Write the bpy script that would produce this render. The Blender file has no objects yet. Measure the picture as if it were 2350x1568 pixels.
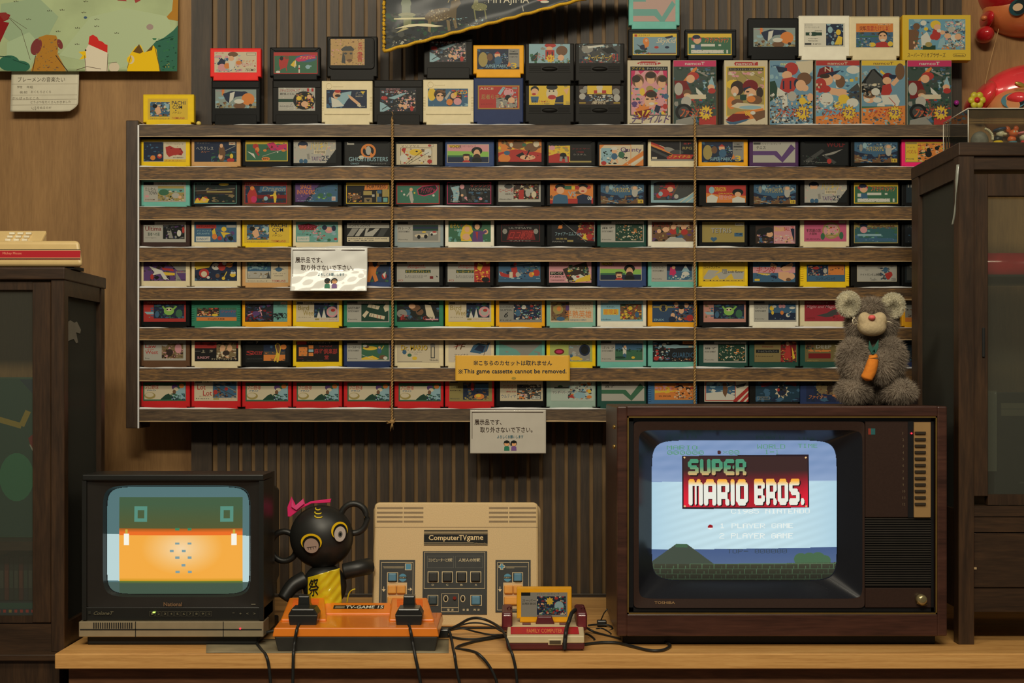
import bpy, bmesh, math, random
from mathutils import Vector, Matrix
SC = bpy.context.scene
COL = SC.collection
# ---------------------------------------------------------------- camera, world, lights, exposure
F, HX, HY, CZ = 3264.0, 1175.0, 880.0, 1.2256      # focal length in pixels (50 mm lens), horizon, eye height
cam_d = bpy.data.cameras.new('camera'); cam_d.lens = 50; cam_d.sensor_width = 36; cam_d.shift_y = (HY - 784) / 2350
cam = bpy.data.objects.new('camera', cam_d); COL.objects.link(cam)
cam.location = (0, 0, CZ); cam.rotation_euler = (math.pi / 2, 0, 0); SC.camera = cam
SC.view_settings.view_transform = 'Standard'; SC.view_settings.look = 'None'
SC.view_settings.exposure = -0.05; SC.view_settings.gamma = 1.0; SC.view_settings.use_curve_mapping = False
wd = bpy.data.worlds.new('room_air'); SC.world = wd; wd.use_nodes = True
wd.node_tree.nodes['Background'].inputs[0].default_value = (1.0, 0.92, 0.76, 1)
wd.node_tree.nodes['Background'].inputs[1].default_value = 0.07
def area(name, loc, target, sx, sy, power, col):
    l = bpy.data.lights.new(name, 'AREA'); l.shape = 'RECTANGLE'; l.size = sx; l.size_y = sy; l.energy = power; l.color = col
    o = bpy.data.objects.new(name, l); COL.objects.link(o); o.location = loc
    o.rotation_euler = (Vector(target) - Vector(loc)).to_track_quat('-Z', 'Y').to_euler(); return o
area('ceiling_lamp', (-0.75, 1.35, 2.75), (-0.35, 3.0, 1.2), 0.9, 0.25, 11.5, (1.0, 0.90, 0.70))
area('ceiling_lamp', (0.65, 1.15, 2.75), (0.35, 3.0, 1.2), 0.9, 0.25, 8.5, (1.0, 0.90, 0.70))
area('ceiling_lamp', (-0.2, -1.0, 3.35), (0.0, 3.0, 1.0), 1.3, 0.3, 72, (1.0, 0.90, 0.70))

# ---------------------------------------------------------------- helpers
GAIN = 1.5
def s2l(v): v /= 255.0; return v / 12.92 if v <= 0.04045 else ((v + 0.055) / 1.055) ** 2.4
def lin(c, g=None):
    g = GAIN if g is None else g
    return tuple(min(0.92, s2l(x) * g) for x in c)
PAL = dict(k=(24, 28, 28), w=(188, 186, 170), c=(190, 175, 140), r=(178, 42, 36), o=(210, 112, 34), y=(208, 168, 24), g=(48, 100, 68), e=(28, 62, 46),
           t=(88, 152, 140), b=(50, 92, 126), n=(30, 42, 68), l=(122, 162, 172), m=(200, 35, 88), p=(200, 130, 135), v=(88, 56, 114), s=(208, 152, 106),
           u=(108, 72, 44), d=(54, 40, 32), q=(128, 126, 116), i=(158, 155, 142), h=(62, 64, 62), a=(150, 130, 60), f=(120, 24, 26), j=(120, 175, 60), x=(120, 100, 62))
MATS = {}
def bsdf(m): return m.node_tree.nodes['Principled BSDF']
def mat(name, c, rough=0.5, metal=0.0, vary=0.12, scale=40.0, coat=0.0, bump=0.0, spec=None, stretch=(1, 1, 1)):
    if name in MATS: return MATS[name]
    m = bpy.data.materials.new(name); m.use_nodes = True; nt = m.node_tree; b = bsdf(m)
    b.inputs['Roughness'].default_value = rough; b.inputs['Metallic'].default_value = metal
    b.inputs['Coat Weight'].default_value = coat
    if spec is not None: b.inputs['Specular IOR Level'].default_value = spec
    L = lin(c)
    tc = nt.nodes.new('ShaderNodeTexCoord'); mp = nt.nodes.new('ShaderNodeMapping'); mp.inputs['Scale'].default_value = stretch
    nz = nt.nodes.new('ShaderNodeTexNoise'); nz.inputs['Scale'].default_value = scale; nz.inputs['Detail'].default_value = 5
    rp = nt.nodes.new('ShaderNodeValToRGB')
    rp.color_ramp.elements[0].position = 0.3; rp.color_ramp.elements[1].position = 0.7
    rp.color_ramp.elements[0].color = (*[x * (1 - vary) for x in L], 1); rp.color_ramp.elements[1].color = (*[min(0.95, x * (1 + vary)) for x in L], 1)
    nt.links.new(tc.outputs['Object'], mp.inputs['Vector']); nt.links.new(mp.outputs[0], nz.inputs['Vector'])
    nt.links.new(nz.outputs[0], rp.inputs[0]); nt.links.new(rp.outputs[0], b.inputs['Base Color'])
    if bump:
        bp = nt.nodes.new('ShaderNodeBump'); bp.inputs['Strength'].default_value = bump; bp.inputs['Distance'].default_value = 0.002
        nt.links.new(nz.outputs[0], bp.inputs['Height']); nt.links.new(bp.outputs[0], b.inputs['Normal'])
    MATS[name] = m; return m
def wood(name, c1, c2, c3, sc=(2, 2, 30), rough=0.45, dist=2.0, fine=220.0):
    """long grain along the axis with the smallest scale: c1 dark, c2 middle, c3 light"""
    if name in MATS: return MATS[name]
    m = bpy.data.materials.new(name); m.use_nodes = True; nt = m.node_tree; b = bsdf(m); b.inputs['Roughness'].default_value = rough
    tc = nt.nodes.new('ShaderNodeTexCoord'); mp = nt.nodes.new('ShaderNodeMapping'); mp.inputs['Scale'].default_value = sc
    n1 = nt.nodes.new('ShaderNodeTexNoise'); n1.inputs['Scale'].default_value = 3.0; n1.inputs['Detail'].default_value = 7; n1.inputs['Distortion'].default_value = dist
    n2 = nt.nodes.new('ShaderNodeTexNoise'); n2.inputs['Scale'].default_value = fine / 10; n2.inputs['Detail'].default_value = 3
    ad = nt.nodes.new('ShaderNodeMix'); ad.inputs[0].default_value = 0.35
    rp = nt.nodes.new('ShaderNodeValToRGB'); e = rp.color_ramp.elements
    e[0].position = 0.33; e[0].color = (*lin(c1), 1); e[1].position = 0.68; e[1].color = (*lin(c3), 1); x = e.new(0.5); x.color = (*lin(c2), 1)
    nt.links.new(tc.outputs['Object'], mp.inputs[0]); nt.links.new(mp.outputs[0], n1.inputs['Vector']); nt.links.new(mp.outputs[0], n2.inputs['Vector'])
    nt.links.new(n1.outputs[0], ad.inputs[2]); nt.links.new(n2.outputs[0], ad.inputs[3]); nt.links.new(ad.outputs[0], rp.inputs[0])
    nt.links.new(rp.outputs[0], b.inputs['Base Color'])
    bp = nt.nodes.new('ShaderNodeBump'); bp.inputs['Strength'].default_value = 0.15; bp.inputs['Distance'].default_value = 0.001
    nt.links.new(ad.outputs[0], bp.inputs['Height']); nt.links.new(bp.outputs[0], b.inputs['Normal'])
    MATS[name] = m; return m
def printed(name='printed_ink', rough=0.4, coat=0.0, emit=0.0):
    if name in MATS: return MATS[name]
    m = bpy.data.materials.new(name); m.use_nodes = True; nt = m.node_tree; b = bsdf(m); b.inputs['Roughness'].default_value = rough
    b.inputs['Coat Weight'].default_value = coat; b.inputs['Coat Roughness'].default_value = 0.08
    if not emit: b.inputs['Specular IOR Level'].default_value = 0.15
    at = nt.nodes.new('ShaderNodeAttribute'); at.attribute_name = 'Col'
    if emit:
        b.inputs['Base Color'].default_value = (0.01, 0.01, 0.012, 1)
        nt.links.new(at.outputs[0], b.inputs['Emission Color']); b.inputs['Emission Strength'].default_value = emit
    else: nt.links.new(at.outputs[0], b.inputs['Base Color'])
    MATS[name] = m; return m
def glass(name, tint=(0.9, 0.92, 0.9), rough=0.02, refl=1.0, dust_haze=0.0):
    if name in MATS: return MATS[name]
    m = bpy.data.materials.new(name); m.use_nodes = True; nt = m.node_tree; out = nt.nodes['Material Output']; nt.nodes.remove(bsdf(m))
    tr = nt.nodes.new('ShaderNodeBsdfTransparent'); tr.inputs[0].default_value = (*tint, 1)
    gl = nt.nodes.new('ShaderNodeBsdfGlossy'); gl.inputs['Roughness'].default_value = rough; gl.inputs[0].default_value = (refl, refl, refl, 1)
    fr = nt.nodes.new('ShaderNodeFresnel'); fr.inputs[0].default_value = 1.3; mx = nt.nodes.new('ShaderNodeMixShader')
    nt.links.new(fr.outputs[0], mx.inputs[0]); nt.links.new(tr.outputs[0], mx.inputs[1]); nt.links.new(gl.outputs[0], mx.inputs[2])
    last = mx
    if dust_haze:
        df = nt.nodes.new('ShaderNodeBsdfDiffuse'); df.inputs[0].default_value = (0.5, 0.5, 0.42, 1); m2 = nt.nodes.new('ShaderNodeMixShader'); m2.inputs[0].default_value = dust_haze
        nt.links.new(mx.outputs[0], m2.inputs[1]); nt.links.new(df.outputs[0], m2.inputs[2]); last = m2
    nt.links.new(last.outputs[0], out.inputs[0]); MATS[name] = m; return m
def glow(name, c, s=1.0):
    if name in MATS: return MATS[name]
    m = bpy.data.materials.new(name); m.use_nodes = True; b = bsdf(m); b.inputs['Base Color'].default_value = (*lin(c, 1), 1)
    b.inputs['Emission Color'].default_value = (*lin(c, 1), 1); b.inputs['Emission Strength'].default_value = s; MATS[name] = m; return m

def P(x, y, d): return Vector(((x - HX) * d / F, d, CZ - (y - HY) * d / F))
def X(x, d): return (x - HX) * d / F
def Z(y, d): return CZ - (y - HY) * d / F
DESK = 0.75
def D(y, h=0.0): return (CZ - DESK - h) * F / (y - HY)      # depth of a point lying h above the desk top
WM = {}
def tag(o, label=None, cat=None, group=None, kind=None):
    if label: o['label'] = label
    if cat: o['category'] = cat
    if group: o['group'] = group
    if kind: o['kind'] = kind
    return o
def thing(name, label, cat, loc, rot=(0, 0, 0), group=None):
    o = bpy.data.objects.new(name, None); COL.objects.link(o); o.empty_display_size = 0.02; o.location = loc; o.rotation_euler = rot
    from mathutils import Euler
    WM[o] = Matrix.Translation(Vector(loc)) @ Euler(rot).to_matrix().to_4x4()
    return tag(o, label, cat, group)
def link(name, me, m, parent=None, smooth=False):
    o = bpy.data.objects.new(name, me); COL.objects.link(o)
    if not me.materials:
        for x in (m if isinstance(m, (list, tuple)) else [m]): me.materials.append(x)
    if smooth:
        for p in me.polygons: p.use_smooth = True
    if parent is not None: o.parent = parent; WM[o] = WM[parent]
    return o
class MB:
    def __init__(s): s.bm = bmesh.new(); s.mi = 0
    def _new(s, geom):
        for f in geom: f.material_index = s.mi
    def box(s, x0, x1, y0, y1, z0, z1, r=0.0, seg=2, M=None):
        b = bmesh.new(); bmesh.ops.create_cube(b, size=1)
        for v in b.verts: v.co = Vector(((x0 + x1) / 2 + v.co.x * (x1 - x0), (y0 + y1) / 2 + v.co.y * (y1 - y0), (z0 + z1) / 2 + v.co.z * (z1 - z0)))
        if r: bmesh.ops.bevel(b, geom=list(b.edges), offset=r, segments=seg, profile=0.5, affect='EDGES')
        return s.add(b, M)
    def add(s, b, M=None):
        if M is not None: bmesh.ops.transform(b, matrix=M, verts=b.verts)
        mp = {}
        for v in b.verts: mp[v] = s.bm.verts.new(v.co)
        for f in b.faces:
            try: g = s.bm.faces.new([mp[v] for v in f.verts]); g.material_index = s.mi; g.smooth = f.smooth
            except ValueError: pass
        b.free(); return s
    def prism(s, pts, y0, y1, M=None, r=0.0, seg=2, plane='xz', front_only=True):
        """polygon in the x-z plane (or y-z, x-y) extruded along the third axis"""
        b = bmesh.new()
        def co(p, t): return {'xz': (p[0], t, p[1]), 'yz': (t, p[0], p[1]), 'xy': (p[0], p[1], t)}[plane]
        A = [b.verts.new(co(p, y0)) for p in pts]; B = [b.verts.new(co(p, y1)) for p in pts]; n = len(pts)
        f0 = b.faces.new(A); b.faces.new(B[::-1])
        for i in range(n): b.faces.new((A[(i + 1) % n], A[i], B[i], B[(i + 1) % n]))
        bmesh.ops.recalc_face_normals(b, faces=b.faces)
        if r:
            ed = list(f0.edges) if front_only else list(b.edges)
            bmesh.ops.bevel(b, geom=ed, offset=r, segments=seg, profile=0.5, affect='EDGES')
        return s.add(b, M)
    def cyl(s, p0, p1, r0, r1=None, n=20, M=None):
        p0, p1 = Vector(p0), Vector(p1); r1 = r0 if r1 is None else r1; b = bmesh.new(); q = (p1 - p0).to_track_quat('Z', 'Y')
        A, B = [], []
        for i in range(n):
            a = 2 * math.pi * i / n; d = q @ Vector((math.cos(a), math.sin(a), 0)); A.append(b.verts.new(p0 + d * r0)); B.append(b.verts.new(p1 + d * r1))
        b.faces.new(A[::-1]); b.faces.new(B)
        for i in range(n): b.faces.new((A[i], A[(i + 1) % n], B[(i + 1) % n], B[i])).smooth = True
        return s.add(b, M)
    def tube(s, pts, r, n=8, closed=False, M=None, flat=1.0):
        pts = [Vector(p) for p in pts]; b = bmesh.new(); rings = []; N = len(pts)
        for i, p in enumerate(pts):
            t = (pts[(i + 1) % N] - pts[i - 1]) if closed else (pts[min(i + 1, N - 1)] - pts[max(i - 1, 0)])
            q = t.to_track_quat('Z', 'Y'); rr = r[i] if isinstance(r, (list, tuple)) else r
            rings.append([b.verts.new(p + q @ Vector((math.cos(2 * math.pi * k / n) * rr, math.sin(2 * math.pi * k / n) * rr * flat, 0))) for k in range(n)])
        for i in range(N if closed else N - 1):
            A, B = rings[i], rings[(i + 1) % N]
            off = 0
            if closed and i == N - 1: off = min(range(n), key=lambda k: (A[0].co - B[k].co).length)
            for k in range(n): b.faces.new((A[k], A[(k + 1) % n], B[(k + 1 + off) % n], B[(k + off) % n])).smooth = True
        if not closed: b.faces.new(rings[0][::-1]); b.faces.new(rings[-1])
        return s.add(b, M)
    def ell(s, c, rad, M=None, n=24, rot=None):
        b = bmesh.new(); bmesh.ops.create_uvsphere(b, u_segments=n, v_segments=max(8, n * 2 // 3), radius=1)
        R = Matrix.Translation(Vector(c)) @ (rot.to_4x4() if rot is not None else Matrix()) @ Matrix.Diagonal((*rad, 1))
        bmesh.ops.transform(b, matrix=R, verts=b.verts)
        for f in b.faces: f.smooth = True
        return s.add(b, M)
    def lathe(s, prof, c, n=28, axis='z', M=None):
        b = bmesh.new(); rings = []
        for r, h in prof:
            ring = []
            for i in range(n):
                a = 2 * math.pi * i / n; u, v = r * math.cos(a), r * math.sin(a)
                ring.append(b.verts.new(Vector(c) + Vector({'z': (u, v, h), 'y': (u, h, v), 'x': (h, u, v)}[axis])))
            rings.append(ring)
        for A, B in zip(rings, rings[1:]):
            for i in range(n): b.faces.new((A[i], A[(i + 1) % n], B[(i + 1) % n], B[i])).smooth = True
        b.faces.new(rings[0]); b.faces.new(rings[-1]); bmesh.ops.recalc_face_normals(b, faces=b.faces)
        return s.add(b, M)
    def grid(s, fn, nu, nv):
        V = [[s.bm.verts.new(fn(i / nu, j / nv)) for i in range(nu + 1)] for j in range(nv + 1)]
        for j in range(nv):
            for i in range(nu):
                f = s.bm.faces.new((V[j][i], V[j + 1][i], V[j + 1][i + 1], V[j][i + 1])); f.smooth = True; f.material_index = s.mi
        return s
    def build(s, name, m, parent=None, local=False, smooth=False, mods=None):
        me = bpy.data.meshes.new(name)
        if parent is not None and not local: bmesh.ops.transform(s.bm, matrix=WM[parent].inverted(), verts=s.bm.verts)
        s.bm.to_mesh(me); s.bm.free(); return link(name, me, m, parent, smooth)
def spline(pts, n=10):
    """Catmull-Rom through pts"""
    pts = [Vector(p) for p in pts]; out = []
    for i in range(len(pts) - 1):
        p0, p1, p2, p3 = pts[max(i - 1, 0)], pts[i], pts[i + 1], pts[min(i + 2, len(pts) - 1)]
        for k in range(n):
            t = k / n; out.append(0.5 * ((2 * p1) + (-p0 + p2) * t + (2 * p0 - 5 * p1 + 4 * p2 - p3) * t * t + (-p0 + 3 * p1 - 3 * p2 + p3) * t ** 3))
    return out + [pts[-1]]
def rrect(x0, x1, z0, z1, r, n=5):
    o = []
    for cx, cz, a0 in ((x1 - r, z1 - r, 0), (x0 + r, z1 - r, 90), (x0 + r, z0 + r, 180), (x1 - r, z0 + r, 270)):
        for k in range(n + 1):
            a = math.radians(a0 + 90 * k / n); o.append((cx + r * math.cos(a), cz + r * math.sin(a)))
    return o
# ---- glyphs: Blender's own text turned into triangles once per string
GL = {}
def glyphs(s, bold=0.012):
    bold = min(bold, 0.008 if max(map(ord, s)) > 0x2000 else 0.011)
    if (s, bold) in GL: return GL[(s, bold)]
    c = bpy.data.curves.new('lettering', 'FONT'); c.body = s; c.resolution_u = 2; c.offset = bold; c.fill_mode = 'FRONT'
    o = bpy.data.objects.new('lettering', c); COL.objects.link(o); dg = bpy.context.evaluated_depsgraph_get()
    me = bpy.data.meshes.new_from_object(o.evaluated_get(dg)); me.calc_loop_triangles()
    vs = [(v.co.x, v.co.y) for v in me.vertices]; tr = [tuple(t.vertices) for t in me.loop_triangles]
    bpy.data.objects.remove(o); bpy.data.meshes.remove(me); bpy.data.curves.remove(c)
    if not vs: vs = [(0, 0), (1, 1)]
    x0 = min(v[0] for v in vs); x1 = max(v[0] for v in vs); y0 = min(v[1] for v in vs); y1 = max(v[1] for v in vs)
    GL[(s, bold)] = ([((x - x0) / max(1e-6, x1 - x0), (y1 - y) / max(1e-6, y1 - y0)) for x, y in vs], tr); return GL[(s, bold)]
def clip(poly, W, H):
    for ax, lim, sg in ((0, 0, 1), (0, W, -1), (1, 0, 1), (1, H, -1)):
        out = []
        for i in range(len(poly)):
            a, b = poly[i - 1], poly[i]; da, db = (a[ax] - lim) * sg, (b[ax] - lim) * sg
            if (da >= 0) != (db >= 0):
                t = da / (da - db); out.append((a[0] + (b[0] - a[0]) * t, a[1] + (b[1] - a[1]) * t))
            if db >= 0: out.append(b)
        poly = out
        if len(poly) < 3: return None
    return poly
def mute(c): L = 0.3 * c[0] + 0.59 * c[1] + 0.11 * c[2]; return tuple((x + (L - x) * 0.22) * 0.90 for x in c)
class Art:
    """flat printing: coloured polygons on a W x H sheet, u to the viewer's right, v down"""
    def __init__(s, W=100, H=50): s.W, s.H, s.polys, s.t = W, H, [], 0
    def col(s, c): return PAL[c] if isinstance(c, str) and c in PAL else (tuple(int(c[k:k + 2], 16) for k in (0, 2, 4)) if isinstance(c, str) else c)
    def poly(s, c, pts):
        p = clip(list(pts), s.W, s.H)
        if p: s.t += 1; s.polys.append((s.col(c), p, s.t))
    def ell(s, c, x, y, rx, ry, n=22, a=0):
        ca, sa = math.cos(a), math.sin(a)
        s.poly(c, [(x + rx * math.cos(k * 6.2832 / n) * ca - ry * math.sin(k * 6.2832 / n) * sa, y + rx * math.cos(k * 6.2832 / n) * sa + ry * math.sin(k * 6.2832 / n) * ca) for k in range(n)])
    def line(s, c, x0, y0, x1, y1, w):
        L = math.hypot(x1 - x0, y1 - y0) or 1; nx, ny = -(y1 - y0) / L * w / 2, (x1 - x0) / L * w / 2
        s.poly(c, [(x0 + nx, y0 + ny), (x1 + nx, y1 + ny), (x1 - nx, y1 - ny), (x0 - nx, y0 - ny)])
    def text(s, c, u, v, w, h, txt, bold=0.012, slant=0.0):
        vs, tr = glyphs(txt, bold); s.t += 1
        for t in tr:
            p = clip([(u + vs[k][0] * w + slant * (1 - vs[k][1]) * h, v + vs[k][1] * h) for k in t], s.W, s.H)
            if p: s.polys.append((s.col(c), p, s.t))
    def run(s, src):
        for cmd in src.split(';'):
            a = cmd.split()
            if not a: continue
            k = a[0]
            if k == 'f': s.poly(a[1], [(0, 0), (s.W, 0), (s.W, s.H), (0, s.H)])
            elif k == 'r': x0, y0, x1, y1 = map(float, a[2:6]); s.poly(a[1], [(x0, y0), (x1, y0), (x1, y1), (x0, y1)])
            elif k == 'e': s.ell(a[1], *map(float, a[2:6]), a=math.radians(float(a[6])) if len(a) > 6 else 0)
            elif k == 'p': q = list(map(float, a[2:])); s.poly(a[1], list(zip(q[::2], q[1::2])))
            elif k == 'l': s.line(a[1], *map(float, a[2:7]))
            elif k == 'b':                                  # outline of a rectangle
                x0, y0, x1, y1, w = map(float, a[2:7])
                for q in ((x0, y0, x1, y0 + w), (x0, y1 - w, x1, y1), (x0, y0, x0 + w, y1), (x1 - w, y0, x1, y1)): s.poly(a[1], [(q[0], q[1]), (q[2], q[1]), (q[2], q[3]), (q[0], q[3])])
            elif k in 'TB': s.text(a[1], *map(float, a[2:6]), ' '.join(a[6:]), 0.035 if k == 'B' else 0.012)
            elif k == 'S': s.text(a[1], *map(float, a[2:6]), ' '.join(a[6:]), 0.03, 0.35)
            elif k == 'x':
                cx, cy, R, n = map(float, a[2:6]); n = int(n)
                s.poly(a[1], [(cx + (R if i % 2 == 0 else R * 0.66) * math.cos(math.pi * i / n), cy + (R if i % 2 == 0 else R * 0.66) * math.sin(math.pi * i / n)) for i in range(2 * n)])
            elif k == 'n':                                  # loose brush marks of several inks
                x0, y0, x1, y1 = map(float, a[1:5]); N, sz, inks, sd = int(a[5]), float(a[6]), a[7], int(a[8]); R = random.Random(sd)
                for _ in range(int(N * 1.7)):
                    cx, cy = R.uniform(x0, x1), R.uniform(y0, y1); rx, ry = sz * R.uniform(.4, 1.3), sz * R.uniform(.3, .9); a0 = R.uniform(0, 3.1)
                    if _ >= N: rx, ry = rx * .5, ry * .5
                    m = R.randint(4, 7); pts = []
                    for q in range(m):
                        t = a0 + 6.283 * q / m; rr = R.uniform(.6, 1.1); pts.append((min(x1, max(x0, cx + rx * rr * math.cos(t))), min(y1, max(y0, cy + ry * rr * math.sin(t)))))
                    s.poly(R.choice(inks), pts)
        return s
    def build(s, name, m, parent, fn, eps=0.000006, g=None):
        """fn(u, v, layer_height) -> world point"""
        V, Fc, C = [], [], []
        if m.name == 'printed_label': s.polys = [(mute(c), p, t) for c, p, t in s.polys]
        T = WM[parent].inverted() if parent is not None else Matrix()
        # ink layers: a mark only rises above the marks it overlaps
        gr = [[0] * 48 for _ in range(48)]; lay = {}; box = {}
        for c, p, t in s.polys:
            x0, x1, y0, y1 = min(q[0] for q in p), max(q[0] for q in p), min(q[1] for q in p), max(q[1] for q in p)
            o = box.get(t); box[t] = (x0, x1, y0, y1) if o is None else (min(o[0], x0), max(o[1], x1), min(o[2], y0), max(o[3], y1))
        for t in sorted(box):
            x0, x1, y0, y1 = box[t]; cl = lambda v, m: max(0, min(47, int(v / m * 48)))
            i0, i1, j0, j1 = cl(x0, s.W), cl(x1, s.W), cl(y0, s.H), cl(y1, s.H)
            n = 1 + max(max(gr[j][i0:i1 + 1]) for j in range(j0, j1 + 1)); lay[t] = n
            for j in range(j0, j1 + 1):
                for i in range(i0, i1 + 1): gr[j][i] = n
        for c, p, t in s.polys:
            t = lay[t]
            i0 = len(V); V += [T @ Vector(fn(x, y, t * eps)) for x, y in p]; Fc.append(list(range(i0, i0 + len(p)))); C.append((lin(c, g), len(p)))
        me = bpy.data.meshes.new(name); me.from_pydata([tuple(v) for v in V], [], Fc); at = me.color_attributes.new('Col', 'FLOAT_COLOR', 'CORNER')
        flat = []
        for c, n in C: flat += [c[0], c[1], c[2], 1.0] * n
        at.data.foreach_set('color', flat); me.update(); return link(name, me, m, parent)
def facing(x0, x1, z0, z1, y, W, H):
    """sheet facing the camera, at depth y"""
    return lambda u, v, h: (x0 + (x1 - x0) * u / W, y - h, z1 - (z1 - z0) * v / H)
ORD = 'zeroth first second third fourth fifth sixth seventh eighth ninth tenth eleventh twelfth thirteenth fourteenth fifteenth sixteenth'.split()
# ---------------------------------------------------------------- the setting
PLY = wood('plywood', (112, 81, 45), (128, 95, 55), (142, 107, 64), sc=(9, 9, 0.8), rough=0.6, dist=0.6, fine=400)
SLAT = wood('dark_slat', (34, 27, 20), (48, 38, 28), (60, 48, 35), sc=(14, 14, 1.2), rough=0.55, dist=0.8)
SLATB = wood('slat_backing', (84, 64, 36), (100, 76, 44), (112, 86, 52), sc=(9, 9, 0.8), rough=0.6, dist=0.5)
def struct(o, name=None): o['kind'] = 'structure'; return o
WY = 3.235
b = MB(); b.box(-2.2, 2.2, WY, WY + 0.05, 0, 2.9); struct(b.build('wall_back', PLY))
b = MB(); b.box(-2.2, 2.2, -1.2, WY, -0.02, 0); struct(b.build('floor', wood('floor_wood', (70, 50, 34), (88, 64, 44), (100, 76, 52), sc=(2, 20, 20))))
x0, x1, yf = X(440, 3.2), X(2206, 3.2), 3.2
b = MB(); b.box(x0, x1, 3.209, WY, 0.74, 2.3); struct(b.build('wall_lattice_backing', SLATB))
b = MB()
b.box(x0, X(487, 3.2), yf - 0.004, 3.222, 0.74, 2.3); b.box(X(2168, 3.2), x1, yf - 0.004, 3.222, 0.74, 2.3)
k = 0; px = 499.0
while px < 2168:
    b.box(X(px, yf), X(px + 19.5, yf), yf, 3.222, 0.74, 2.3); px += 28.75
struct(b.build('wall_lattice_slats', SLAT))
b = MB(); b.box(x0, x1, 3.16, yf, DESK, Z(1372, 3.16), r=0.002); struct(b.build('baseboard_back', SLAT))

# ---------------------------------------------------------------- desk
DW = wood('desk_wood', (168, 122, 68), (192, 144, 84), (208, 160, 98), sc=(1.6, 12, 40), rough=0.4, dist=1.0, fine=300)
APR = wood('dark_apron', (84, 54, 33), (100, 65, 40), (116, 78, 50), sc=(1.5, 10, 14), rough=0.5)
desk = thing('display_desk', 'long pale wooden desk top over a dark brown apron, carrying the televisions', 'desk', (0.2, 2.85, 0))
b = MB(); b.box(-0.804, 1.7, 2.50, 3.16, DESK - 0.027, DESK, r=0.0015, seg=1); b.build('desk_top', DW, desk)
b = MB(); b.box(-0.79, 1.7, 2.535, 2.56, 0, DESK - 0.027); b.build('apron', APR, desk)
b = MB(); b.box(-0.79, -0.765, 2.56, 3.15, 0, DESK - 0.027); b.build('side_panel', APR, desk)

# ---------------------------------------------------------------- shelf
R1 = wood('rail_wood', (44, 31, 18), (86, 62, 35), (130, 94, 47), sc=(3.2, 20, 26), rough=0.55, dist=3.6, fine=260)
R2 = wood('rail_wood_grey', (46, 35, 25), (72, 56, 39), (98, 78, 54), sc=(2.4, 20, 26), rough=0.55, dist=2.6, fine=260)
EDGE = mat('white_film_edge', (228, 222, 205), rough=0.35, vary=0.05)
TANE = mat('tan_film_edge', (168, 142, 104), rough=0.5)
BLK = mat('matt_black', (16, 17, 16), rough=0.6)
SY = 3.100                                                     # front of the rails
RT = [286, 383, 474.5, 568, 660, 752.5, 845, 938.5]; RB = [313, 412, 504, 599.5, 688, 780, 874, 967]
shelf = thing('wall_shelf', 'wide wall rack of seven narrow shelves with wood-grain rails, full of game cassettes', 'shelf', (0, 3.16, Z(967, SY)))
sx0, sx1 = X(319, SY), X(2188, SY)
RN = random.Random(4)
for i, (t, bt) in enumerate(zip(RT, RB)):
    zt, zb = Z(t, SY), Z(bt, SY)
    m = MB(); m.box(sx0, sx1, SY, SY + 0.007, zb, zt, r=0.0008, seg=1)
    rail = m.build('rail', R2 if i in (0, 7) else R1, shelf)
    for vi in rail.data.vertices: pass
    ph = RN.uniform(0, 9)
    def wav(u): return 0.0011 * (math.sin(9 * u + ph) + 0.7 * math.sin(23 * u + 2 * ph) + 0.4 * math.sin(61 * u + ph)) + 0.0008
    m = MB()
    def top(u, v):
        x = sx0 + (sx1 - sx0 - (0.13 if i == 0 else 0)) * u
        return (x, SY - 0.0012 + 0.008 * v, zt - 0.0008 + v * max(0.0004, 0.0018 + wav(u * 3)))
    m.grid(top, 160, 1); m.build('white_edge', EDGE, rail)
    m = MB()
    m.grid(lambda u, v: (sx0 + (sx1 - sx0) * u, SY - 0.0006, zb - 0.0010 + v * (0.0014 + 0.6 * abs(wav(u * 2.3 + 1)))), 160, 1); m.build('film_edge', TANE, rail)
    m = MB(); m.box(sx0, sx1, SY + 0.007, 3.196, zt - 0.019, zt - (0.0005 if i == 0 else 0.005)); m.build('shelf_board', R2, shelf)
m = MB(); m.box(sx0, sx1, 3.168, 3.196, Z(967, SY), Z(286, SY)); m.build('back_panel', mat('rack_back', (34, 28, 24), rough=0.7), shelf)
m = MB(); m.box(X(290, SY), sx0, SY - 0.004, 3.196, Z(983, SY), Z(277, SY), r=0.0012, seg=1); sp = m.build('side_board', wood('side_dark', (44, 33, 25), (58, 44, 33), (68, 54, 42), sc=(14, 14, 1.5)), shelf)
m = MB(); m.box(X(317, SY), X(320.5, SY), SY - 0.005, SY - 0.003, Z(983, SY), Z(288, SY)); m.build('white_edge', EDGE, sp)
m = MB(); m.box(sx1, X(2201, SY), SY - 0.002, 3.196, Z(970, SY), Z(274, SY), r=0.0012, seg=1); m.build('side_board', R2, shelf)
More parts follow.
